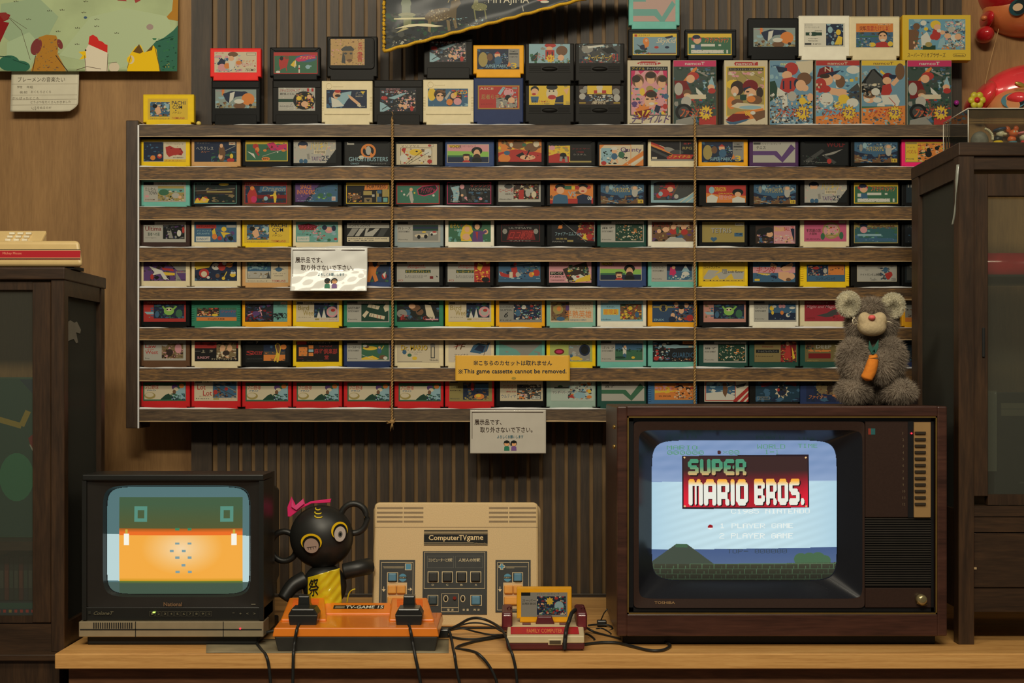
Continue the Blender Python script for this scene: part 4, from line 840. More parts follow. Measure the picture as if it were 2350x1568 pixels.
BIRD = 'f c;r h 2 2 16 7;T k 18 2 24 5 TOSHIBA;B a 4 10 26 12 Bird;B a 16 22 30 13 Week;T k 4 38 30 3 バードウィーク;r n 42 4 96 40;n 42 4 96 40 30 5 nbvgeb 6;e p 84 26 13 13;e i 84 26 9 9;e r 86 22 5 4;e g 84 7 6 4;p w 48 40 53 24 58 40;p w 60 40 65 18 70 40;r a 44 42 54 46;T r 58 42 38 4 ファミリーコンピュータ'
MONS = 'r n 24 7 96 42;n 24 7 96 42 50 5 eghbnk 3;e j 60 24 12 10;e c 60 20 7 4;e k 56 20 2 2;e k 64 20 2 2;l j 45 12 52 22 4;l j 78 12 68 22 4;e g 84 30 8 10;e b 32 32 5 8;T c 8 2 60 3.5 ファミリーコンピュータ;p l 2 26 24 26 24 32 8 32'
DRAGN = lambda t, pic: f'f i;r h 0 0 24 6;T k 30 1 40 3 ファミリーコンピュータ;B r 28 8 36 5 Advanced;T r 26 13 42 5 Dungeons;r e 20 21 80 28;T y 22 22 56 5.5 {t};T h 20 34 50 2.5 Licensed;T h 20 38 40 2.5 Produced;T r 4 44 10 4 FCI;r f 78 36 86 42;' + pic
ZIG = lambda bg, z, t: f'f {bg};T k 20 3 46 4.5 ファミリーコンピュータ;r h 1 2 18 7;T k 8 11 22 7 {t};p {z} 0 22 56 22 68 36 90 6 100 16 70 50 50 32 0 32'
# slot | shell | style | label rect | what the label shows | art
ROWS = [  # one third-row mahjong label has glare mixed into its ink colours
 ('top', 0, 1, '''1|yellow|std|7,6,97,46|dark blue picture beside red lettering|f c;r n 0 1 47 49;n 1 2 46 48 26 4 nbeb 1;e o 22 40 6 6;e r 38 36 6 6;e s 38 34 4 3;r y 48 44 100 50;T r 50 45 40 4 ファミリー;T k 54 4 40 4 ファミリーコンピュータ;p r 52 14 62 10 74 16 88 16 94 26 90 34 76 32 60 38 54 30;n 52 12 92 34 14 4 rfr 4;T k 70 38 24 3 HYBRID
2|tan|std|7,6,97,46|armoured figure on dark blue|f n;n 40 20 100 50 26 7 nbeg 2;T q 6 2 30 3.5 ファミリー;B i 5 12 40 9 ヘラクレス;T o 16 23 20 4 スリー;p u 58 14 70 12 74 28 70 48 60 48 58 30;e s 64 10 4 5;e s 62 36 5 8;p u 58 26 74 26 72 34 60 34;l q 74 22 98 10 1.6;e y 88 36 4 6;e r 86 46 9 5;r c 82 1 97 8;T r 83 2.5 13 4 NAMCO
3|black|std|8,3,97,48|billiard-green field and yellow top band|f y;r g 2 9 98 48;p m 50 8 66 4 74 12 98 8 98 24 60 24;n 50 6 96 22 10 4 mvf 3;e r 24 14 7 6;e o 28 22 5 6;p w 4 26 20 32 24 44 14 34;l r 24 24 32 36 4;l i 40 38 88 22 1;e w 76 28 1.6 1.6;e o 46 24 4 3;e o 90 24 5 3;e o 48 44 10 4.5;T d 42 42 12 4 BPS;b y 0 0 100 50 1.6
4|black|std|2,2,97,53|a capped ball player on speckled grey, one corner cut|''' + STONE + '''
5|black|namco|4,4,102,56|pale blue lettering and an orange ring|f 1c1d1c;r i 4 3 20 8;e o 52 21 17 15;e 1c1d1c 52 21 12.5 10.5;p o 40 12 44 8 64 30 60 34;e i 52 20 6 9;e c 36 34 6 4;B l 8 33 88 9 GHOSTBUSTERS;T l 12 45 20 3 CRAZY;T q 56 45 36 3 ファミリーコンピュータ
6|black|namco|5,11,93,48|a queen of hearts playing card|f c;T d 12 3 44 5 マリ アヤミ;e r 82 4 4 3;b q 82 1 92 7 1;r d 10 9 88 49;r c 11 10 87 48;n 12 11 86 47 50 4 ykcwuyr 5;p r 12 12 24 10 20 24;e r 18 14 5 4;e r 82 42 6 5;p r 76 42 88 42 82 49;e y 48 20 16 8;e k 50 18 3 2;e w 18 34 10 9;e w 78 20 9 8;l k 24 48 70 12 1;l k 30 48 80 20 1
7|blue|std|5,12,96,42|two bearded and moustached heads over sea|''' + HEADS + '''
8|black|std|6,1,99,51|brown fighters on orange and red|f o;n 0 0 100 28 34 8 oauyo 2;p r 0 30 40 22 100 30 100 50 0 50;e u 46 12 16 9;e u 76 18 16 10;l u 30 18 18 8 6;e g 60 12 5 4;e c 88 10 7 7;e c 30 12 4 5;e o 14 42 14 10;e b 20 30 7 5;p k 40 36 56 28 62 36 52 42;e s 68 40 18 6;l k 62 44 72 24 3;n 30 34 98 48 10 3 ruk 8
9|black|namco|5,13,98,45|a fire picture beside dull red lettering|f 1a1a19;p y 0 4 50 2 50 44 0 46;n 0 2 48 24 18 6 yoay 2;p r 0 28 20 22 48 30 48 46 0 46;e k 34 28 8 8;l q 30 30 28 42 6;l q 40 30 42 44 6;e p 8 8 7 6;B f 54 8 42 5 ファイヤー;T f 66 16 16 5 1988;T q 58 23 30 4 システム;r a 50 41 100 45
10|black|namco|5,13,101,48|white label with orange stripes and purple title|f c;p o 0 0 12 0 0 12;p o 100 14 100 26 62 50 50 50;p o 100 34 100 50 80 50;p w 100 27 100 31 70 50 66 50;r l 4 8 30 44;n 4 10 66 46 34 4 kekbw 2;e s 34 16 6 6;e w 34 9 7 4;e b 34 28 7 8;l s 30 34 26 44 4;l s 38 34 42 44 4;e g 50 24 7 8;e r 10 44 6 5;B v 48 6 48 14 Quinty;b o 0 0 72 50 1
11|cream|std|7,5,98,45|spacecraft on black and red lettering|f 201f22;p o 0 2 30 14 60 30 50 34 0 12;l r 0 4 50 26 5;l c 20 10 66 34 1.4;e q 44 22 14 6 20;e h 60 28 16 6;l h 0 20 60 50 6;l i 68 0 68 34 1;B a 74 14 22 7 RPG;T r 76 4 18 4 SF;p r 36 40 52 33 100 34 94 45 38 46;S y 40 35 52 8 ファイナル;r c 2 40 14 45;r q 0 46 100 50
12|orange|std|7,6,96,47|starry picture, grey strip, large orange numeral|f n;n 0 0 74 50 40 5 nbeb 4;e a 14 26 11 18;e u 30 20 7 9;e s 48 16 7 7;p r 40 12 48 6 56 12;e b 50 28 9 10;r q 74 0 100 44;T h 78 4 18 4 FAMILY;r h 76 10 97 14;T h 76 18 20 3 COMPUTER;B l 20 38 52 8 SUPER MARIO;n 58 8 74 34 14 1.4 lwi 2;B y 80 34 14 14 3;p o 70 44 76 30 80 40
13|purple|std|8,6,97,48|pale grey label with a purple zigzag|''' + ZIG('i', 'v', 'テニス') + '''
14|black|namco|3,2,106,58|crossed blades and dark red title|f 171a1b;T q 8 1 18 4 TAITO;B f 54 4 40 10 WOLF;T f 58 1 30 3 OPERATION;p h 8 40 44 18 50 22 14 46;p q 44 30 90 18 70 28 48 32;p h 48 28 76 44 70 48 50 34;n 2 30 40 48 14 3 hek 4;e r 60 42 5 5;T q 4 41 24 3 ファミリー;T q 30 43 26 3 Computer
15|black|std|8,7,99,47|a blue ball park and yellow lettering|''' + STAD + '''
16|pink|std|8,6,96,47|yellow side block and a crowded orange picture|f y;r o 30 4 98 48;n 30 4 98 48 60 5 yokuegs 5;e k 56 20 5 5;e k 76 16 5 5;e k 56 30 8 8;r y 0 0 28 50;r a 2 2 28 6;T h 3 12 20 4 ファミ;B r 3 20 24 9 パズル;T h 3 40 18 4 FCG;b a 0 0 100 50 1.4'''),
 ('second', 1, 2, '''1|teal|std|7,8,97,45|grey label with a sketched street picture|f i;r k 0 0 24 7;T k 34 2 60 5 ファミリーコンピュータ;B h 4 13 26 9 たいわん;B h 12 23 20 9 TOWN;e p 8 36 5 3;T u 4 43 22 3 SYSTEM;r a 34 10 96 48;r t 34 16 96 26;n 34 20 96 48 40 4 kihcqe 3;e g 48 26 12 8;e i 76 34 9 7;e s 86 38 4 4
2|black|std|6,9,98,48|teal frame, pale bar and red and yellow faces|f 172222;T t 6 2 34 4 プロレスリング;e y 70 4 12 3;n 3 12 96 46 20 8 dexn 2;r d 6 18 94 28;l q 2 20 96 14 1;l a 30 22 90 22 3;e r 10 42 7 6;e r 26 40 7 7;p y 2 46 8 36 14 44 20 34 26 36 36 40 32 48 2 49;e s 24 41 4 4;b t 0 0 100 50 1.2
3|brown|std|6,8,97,49|red top band, a red knight and a golden figure|f n;r r 0 0 100 8;T c 2 1.5 32 5 ドラゴンバスター;n 2 9 98 48 40 6 bnude 3;r b 36 10 98 22;r f 30 30 98 38;p r 12 18 24 14 30 30 26 48 8 48 6 30;e o 18 14 5 5;e m 22 40 7 8;e l 50 38 5 5;p y 68 26 74 26 76 34 74 48 70 48 68 34;e y 72 23 3 3;l y 60 32 70 30 3;S q 40 10 54 14 Dragon;b r 0 0 100 50 1.6
4|black|namco|6,10,97,43|orange block lettering on violet and blue|f n;p v 0 0 60 0 20 50 0 50;p b 50 14 100 0 100 50 30 50;n 44 4 98 20 12 3 ebge 3;n 46 26 98 46 12 4 gljb 6;e g 60 32 7 5;e g 80 32 7 5;B o 12 4 26 12 SPACE;B o 4 18 42 12 INVADERS;n 2 32 40 46 14 2.5 vpn 4;T l 4 46 40 2 TAITO;r w 86 36 95 47;B r 87 38 7 8 01
5|black|namco|6,9,99,48|yellow frame and a dark block maze|f 1b1b1a;r y 0 0 100 7;p o 44 4 98 2 96 16 42 18;T d 48 5 44 9 FORTRESS;e u 18 34 15 7;n 4 24 36 46 26 3 cyuok 3;r a 40 20 60 30;r a 70 20 76 46;r b 72 18 82 26;r b 72 34 82 46;r a 84 16 98 34;r t 86 36 96 46;r x 42 36 60 47;p k 46 40 56 40 51 46;r i 60 28 66 34;b y 0 0 100 50 1.6
6|black|namco|5,9,99,49|red frame, green billiard table and magenta title|f r;r 2f6a52 2 7 98 48;p i 30 20 36 20 40 40 38 48 34 48 30 34;e s 34 16 4 4;l i 32 22 24 32 3;p m 48 16 60 8 92 4 97 14 86 26 64 32 50 28;p k 50 17 60 10 90 6 95 14 84 24 64 30 52 27;S m 54 10 38 15 サイドポケット;e w 18 28 2.4 2.4;e y 42 24 2 2;e w 86 30 2.6 2.6;e g 72 40 2 2;e p 12 20 2 2
7|black|namco|5,8,101,50|magenta frame and silver dancers on black|f 1d1e20;p l 8 12 26 8 28 26 24 46 14 46 14 26;n 8 8 28 46 24 3 lqib 2;e p 34 10 5 6;p h 30 16 42 16 46 40 34 44;e s 34 30 3 3;n 48 22 92 46 16 6 hbh 3;T r 52 4 46 8 ダンシング;T q 50 14 48 5 MADONNA;e p 42 36 3 3;l p 40 34 46 42 2;e p 76 38 4 3;b m 0 0 100 50 1.4
8|black|std|6,6,97,47|tan label, red title and a brown crowd|f a;f i;T h 4 1.5 40 3.5 ファミリーコンピュータ;e h 24 12 10 6;B r 3 16 40 11 ヒーロー戦隊;T d 16 29 18 4 HERO;T h 3 42 28 3 Bandai;r d 36 6 96 44;n 36 6 96 44 60 4 ducaruc 5;p r 48 22 60 20 60 44 48 44;e i 70 28 6 10;e c 84 32 6 8;e i 78 22 5 6
9|black|std|8,11,99,46|two boys facing off on orange|f o;n 0 0 100 50 24 9 orouo 2;p r 0 42 100 36 100 50 0 50;e k 24 8 12 7;e s 24 17 9 9;p b 8 32 20 26 40 30 44 50 6 50;e k 76 7 12 6;e s 76 16 10 9;p n 62 32 76 26 96 32 96 50 62 50;e r 76 19 4 2;r g 34 6 50 15;r y 50 6 58 15;r r 58 6 68 15;B l 42 20 18 12 VS;r r 42 38 64 50;B w 87 32 10 9 08
10|black|std|8,11,99,46|blue ball park, yellow lettering and corner tag|''' + STAD + '''
11|charcoal|std|7,4,100,51|pale blue frame and a red-capped batter|f l;p h 6 6 20 2 100 2 100 30 60 44 6 44;n 6 6 60 44 30 5 hnvrb 4;e r 44 12 11 8;e s 44 20 7 6;e r 30 28 12 9;l u 62 8 50 32 3;e r 18 34 6 6;e l 22 30 5 5;e i 58 36 5 5;T d 62 10 34 8 スタジアム;p l 100 24 100 50 62 50;l c 98 26 66 50 1.6;l c 100 36 80 50 1.6
12|charcoal|std|17,15,91,40|red label with yellow title and pale fighters|f r;r o 0 30 100 50;p o 0 22 50 30 0 50;B y 22 5 28 13 DRAGON;T r 50 8 34 10 BALL;T y 32 22 36 4 DRAGON;B p 32 28 34 13 悟空伝;e l 14 14 7 10;p w 2 34 14 26 30 34 26 50 2 50;e k 80 20 14 10;e s 80 26 8 7;p w 66 38 80 32 98 38 98 50 66 50
13|charcoal|std|10,12,97,46|blue ball park, yellow lettering, number tag|''' + STAD + '''
14|charcoal|std|10,4,97,51|a cartoon batter on speckled stone grey|''' + STONE + '''
15|black|namco|7,9,101,48|green mahjong table with a yellow frame|''' + MAHJ + '''
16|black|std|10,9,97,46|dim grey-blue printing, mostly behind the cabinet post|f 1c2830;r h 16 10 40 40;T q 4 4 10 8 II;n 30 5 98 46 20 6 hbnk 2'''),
 ('third', 2, 3, '''1|umber|std|7,6,97,47|grey label with red title and a castle picture|f i;r d 0 0 26 8;T k 32 2 46 3.5 ファミリーコンピュータ;B f 4 11 38 11 Ultima;T e 10 26 28 8 聖者への道;T h 4 38 26 2.5 Origin;r k 46 8 97 42;n 46 8 97 42 34 5 knvhq 3;p q 60 40 64 18 70 40;e w 84 28 5 8;e r 94 20 3 8
2|cream|std|7,6,97,47|blue label with orange balls and a white maker tag|f b;r r 4 7 52 16;T f 8 9 40 5 ATLANTIS;n 40 16 98 48 30 5 bnhv 4;T l 6 20 34 4 アトランチス;T l 6 27 30 4 ATLANTIS;r w 4 36 38 48;B b 6 39 28 6 SUNSOFT;p y 42 22 48 16 54 40 44 40;e o 48 36 6 7;e r 60 40 5 5;e y 70 18 6 6;p y 62 24 86 28 74 32 70 40;r i 76 8 98 14;e k 86 40 6 5
3|yellow|std|5,4,104,50|a busy picture beside blue and red lettering|''' + PACHI + '''
4|cream|std|7,6,97,47|aqua label with pink lettering and blobs|f t;n 2 4 98 48 30 6 tglt 2;p f 4 8 30 4 52 10 46 20 8 20;B m 6 6 40 12 ファンタジー;B r 14 18 30 9 ゾーン;T n 4 28 32 4 ファンタジーゾーン;e p 78 20 9 8;e s 78 18 5 4;e n 90 16 5 7;e n 68 14 6 6;n 40 6 60 30 10 4 rpp 3;n 48 30 70 44 10 3 rpr 5;e r 94 42 4 3;r w 3 36 32 48;B t 5 39 26 6 SUNSOFT
5|black|std|8,3,99,50|silver slanted letters between white bars|f 1e1f1e;T i 10 1 70 4 ファミリーコンピュータ;r i 0 6 98 17;B k 4 7.5 50 8 バンゲリングベイ;p q 12 18 28 18 14 36 0 36;p i 30 18 42 18 28 36 18 36;p i 44 18 52 18 46 28 60 22 66 18 76 18 60 36 40 36;p h 80 18 96 18 84 36 70 36;r c 0 38 98 49;T h 3 40 90 3 HUDSON BAY LICENSED SOFTWARE;T h 3 45 60 2 1985
6|grey|std|7,6,99,47|a pale racing car picture|''' + NINT('i', 'F1レース', 'r q 36 8 95 46;r e 36 8 95 22;r n 36 12 95 17;r q 36 30 95 46;e c 52 34 12 4;p c 42 34 70 28 72 34 60 38;e y 62 25 5 2;e k 50 37 4 5;e k 66 36 4 5;e w 84 28 8 4;e r 86 25 5 2;e k 80 31 2.5 3') + '''
7|white|std|8,4,97,48|green label with a blonde girl and dark-haired boy|f g;n 0 0 100 50 16 8 ggt 3;B y 4 6 22 11 めぞん;B r 28 5 16 11 キック;T w 14 20 18 4 ひとり;p y 34 14 42 8 54 12 58 26 50 34 56 48 30 48 28 34;e s 44 20 6 7;e s 42 38 9 8;e k 68 10 12 11;e s 68 14 6 7;p v 58 24 80 24 82 50 56 50;p r 64 26 70 26 68 48;e s 88 26 6 6;l v 80 30 90 24 6;T k 4 42 34 4 東京ムービー
8|black|std|12,9,90,43|red outline and large red slanted characters|f 1c1a1a;e h 50 4 10 5;b f 1 3 99 49 1;T f 6 5 60 3 ファミリーコンピュータ;T q 20 11 58 5 ULTIMATE;p f 22 18 82 18 88 45 14 45;S r 18 20 60 23 ロコ戦隊;e q 10 22 6 7;e q 89 22 6 7;T q 20 46 56 2.5 TAITO
9|black|std|12,4,99,50|blue title with an armoured crowd in a slanted frame|f 1a1c20;l q 22 0 66 36 1.2;p f 70 2 98 2 98 46 84 46 56 28;n 60 4 98 44 36 4 aoerudb 4;p y 70 40 78 28 82 44;e r 88 36 7 7;b q 98 2 100 47 1;l q 60 30 80 48 1.4;l q 40 2 98 2 1;e o 20 14 5 4;l o 14 18 26 8 1.2;B l 8 25 62 9 ファイアーエムブレム;T a 10 39 26 4 暗黒竜;T q 2 46 28 3 FAMILY;r a 36 44 50 48
10|pine|std|8,5,99,48|grey label with scattered mahjong tiles on green|''' + TILES + '''
11|white|std|8,5,97,47|a brown picture of seated figures and a red title|f u;n 0 4 100 48 50 6 dukvua 5;r s 50 0 90 12;n 40 6 90 16 10 5 ucs 2;B r 2 2 40 11 けいさん;T g 12 15 24 6 ゲーム;p i 30 50 44 38 70 38 84 50;e s 34 20 8 6;e r 52 24 9 8;e s 52 14 6 6;e g 62 22 4 8;e s 76 16 6 5;e r 78 26 8 7;e s 18 24 5 5;p b 56 40 70 32 78 40;b w 0 0 100 50 1
12|black|std|8,6,97,47|olive label with small square lettering and a blue heart|f a;T d 2 1.5 56 4 ファミリーコンピュータ;r w 78 3 98 9;T d 80 4 16 4 BPS-T8;B d 22 16 48 12 TETRIS;B i 21 15 48 12 TETRIS;r b 76 27 96 36;n 76 27 96 36 6 2 bn 2;e b 24 41 4 3.5;e b 31 41 4 3.5;p b 20 43 35 43 27 49
13|black|std|14,15,91,41|pink and black fighters under a yellow-red title|f p;r d 0 0 46 50;e k 22 20 20 14;n 2 24 44 48 22 5 ksuvb 3;e s 36 24 8 8;e k 32 12 12 8;n 48 26 98 48 40 4 pswsk 4;B y 48 4 26 12 DRAGON;T r 72 4 14 10 BALL;B r 88 2 9 14 Z;r p 46 20 96 26;p n 88 8 98 8 98 50
14|cream|std|9,3,97,48|pink label with a garden arch picture|f m;f c24a70;r m 0 0 100 3;B d 5 20 34 8 不思議の国;T d 12 29 18 6 大冒険;T k 4 43 34 3 HUDSON;e a 64 24 21 20;e p 64 24 18 16;n 50 12 80 34 24 4 rgpjs 3;r a 42 34 88 38;e g 44 38 5 8;e g 88 36 5 9;r c 82 1 98 7
15|black|namco|7,7,101,48|faded green label with dull yellow top band|f 2a5a60;r a 0 0 100 12;n 0 2 98 16 24 6 aux 2;n 0 12 98 48 14 9 btgb 3;e n 22 8 9 5;e p 22 18 8 8;r l 8 28 62 33;r b 8 38 90 46;n 8 38 90 46 12 2 lb 3;B u 36 5 56 12 ファミリーマジャン;b a 0 0 100 50 1.6
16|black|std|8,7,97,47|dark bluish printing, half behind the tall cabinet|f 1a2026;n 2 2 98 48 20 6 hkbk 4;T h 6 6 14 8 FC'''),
 ('fourth', 3, 4, '''1|cream|std|7,5,97,45|a white jet swooping over purple and red|f v;n 0 0 100 50 40 8 dvhvk 3;p q 56 0 100 0 100 24 80 24;T y 60 6 28 6 ピラミッド;r q 76 26 100 50;p v 78 30 100 30 100 50 90 50;T r 78 25 20 6 テグザー;T k 80 46 18 3 SQUARE;p y 46 28 74 30 74 36 46 36;p w 12 12 44 24 58 46 48 46 40 32 20 36 26 28;p r 42 16 70 20 72 26 46 22;e r 20 40 4 7;l w 40 28 60 48 1.4;l w 38 28 52 48 1.4
2|cream|std|8,2,97,48|round white faces floating on navy and yellow|f n;p y 0 0 46 0 34 18 0 24;n 0 20 100 50 20 6 nbnk 2;e w 50 16 10 8;e r 64 16 9 10;e w 70 8 5 5;e k 47 16 1 1.6;e k 54 16 1 1.6;e r 22 32 12 11;e c 22 34 7 7;e w 32 42 4 3;e o 82 12 8 6;l y 74 16 92 6 2;e y 90 36 7 5;e w 88 31 3 3;e w 94 31 3 3;e y 68 44 4 4;l y 70 40 76 28 2;e u 54 38 5 5;n 6 42 40 48 8 2 rgb 3
3|tan|std|8,4,98,50|a calm sea and cloud picture beside a winged emblem|f c;b h 4 3 60 41 1;r b 5 4 59 40;n 5 4 59 20 24 7 bltb 3;p l 14 18 24 10 34 18;r i 5 24 59 40;n 5 26 59 40 14 5 icqx 4;p h 50 40 54 24 58 40;T k 5 45 46 3.5 ファミリーコンピュータ;T r 62 44 32 5 TOEMILAND;p h 78 6 80 16 92 20 80 20 78 26 76 20 64 20 76 16;e b 78 20 8 5;T h 64 28 30 3 スターゲイト;T h 68 33 20 3 PORTOPIA
5|blue|std|8,3,97,50|an orange wrestler on dark blue|f n;f 2a3a58;n 30 26 98 50 14 6 ngf 3;p o 52 12 60 10 70 20 68 30 74 46 66 50 60 34 54 50 46 50 50 28;e o 56 8 5 6;l o 66 20 76 10 5;l o 76 10 72 6 4;r c 74 2 94 10;T r 76 4 16 4 NAMCO;e r 88 36 6 7;p w 84 32 92 26 90 42
6|black|std|6,5,97,48|plain grey label with red title and green bar|''' + DRAGN('ドラゴンオブフレイム', 'p k 92 34 98 38 94 38') + '''
7|black|std|6,5,97,48|grey label with a fire picture at one side|''' + DRAGN('ヒーローオブランス', 'r r 63 0 100 50;n 63 0 100 50 40 6 oryfro 3;p y 72 4 84 10 78 24 70 18;e k 90 44 9 6') + '''
8|charcoal|std|6,5,97,48|red and blue robots on steel blue|f b;n 0 0 100 50 24 9 bnbl 3;r b 0 42 100 50;p r 2 24 22 32 40 26 50 36 30 40 6 36;p r 30 16 44 14 46 28 32 28;e r 40 8 4 5;p c 26 26 34 26 34 40 26 40;n 50 12 98 38 34 4 nbqgo 4;e o 78 32 6 6;e r 90 28 8 8;e y 82 30 3 3;l l 40 10 96 2 1.2;e i 46 32 5 6;b n 0 0 100 43 .8
9|black|std|6,6,97,48|pink label with a tilted card-table picture|f p;B x 2 3 46 5 サンリオカップ;r k 2 24 34 32;B c 4 25.5 27 5 SFC-CC;T d 2 35 36 3 FAMILY;T d 4 42 32 4 Communication;p d 32 18 88 0 100 44 46 50;n 40 8 96 48 40 5 eygwecr 4;p w 54 36 74 30 92 40 60 46;e r 68 36 4 3;p y 66 42 98 30 98 46 60 50
10|blue|std|6,7,96,42|two heads, one in a dark turban|''' + HEADS + '''
11|teal|std|8,4,98,48|grey label with an icy climbing picture|''' + NINT('i', 'アイスクライマー', 'r n 36 8 95 46;r b 36 24 95 46;p l 70 26 80 10 90 26;p w 76 16 80 10 84 18;p m 44 16 54 14 58 30 50 38 42 34;e s 52 16 4 4;e w 80 32 9 6;e w 74 38 5 4;n 38 34 94 45 22 4 lwbt 3') + '''
12|yellow|std|9,4,97,48|wide yellow label with white brush bands|f y;T u 2 1 16 5 HFC-05;T d 24 1 72 5 ファミリーコンピュータ;B k 3 12 38 7 ロードランナー;p i 2 40 14 22 40 24 26 34 50 24 98 26 96 44 4 44;p y 20 44 34 34 40 44;p y 52 44 68 30 74 44;r q 46 20 58 32;n 46 20 58 32 12 2 hqi 3;S k 60 23 36 6 Lode Runner;T d 2 46 94 2 Hudson
13|black|std|8,5,97,48|a muscular figure on blue and pink|f b;r p 0 14 100 28;n 0 2 100 14 10 6 bnb 2;n 0 30 100 48 14 6 bnb 2;e k 74 16 9 8;p s 56 10 44 4 40 12 56 20;p s 62 18 78 24 88 22 96 8 92 4 98 0;e s 74 20 5 5;p s 60 26 84 26 92 40 76 48 60 40;e s 90 36 9 8;e u 84 44 6 4;S r 6 12 44 16 キン肉;p y 8 28 44 30 34 34 20 32;T w 24 30 16 4 バトル;r y 4 42 16 47
14|yellow|ridge|15,13,88,39|small scene beside an orange block|f b;r n 3 3 54 32;n 3 3 54 32 34 4 nrbsqu 3;e i 48 18 5 8;e r 24 10 9 4;r o 56 1 98 30;n 58 4 94 28 14 4 ouo 5;e o 78 18 8 6;r b 0 34 100 50;B k 24 37 50 9 ワンワンパニック;b n 0 0 100 50 .8
15|charcoal|std|14,14,91,38|pale grey label with a red caped robot|f i;n 2 2 98 48 12 10 iqi 3;B k 8 25 50 8 ナイトガンダム物語;n 58 8 82 44 26 5 hbnh 3;e b 72 14 6 8;p r 70 26 84 20 90 30 80 44 74 40;e r 84 28 5 8;r p 0 56 0 56;b c 0 0 100 50 1
16|black|std|8,10,97,44|dim grey figure printing beside the cabinet post|f 20282c;r h 4 6 30 44;n 10 4 98 48 22 6 hqkh 4'''),
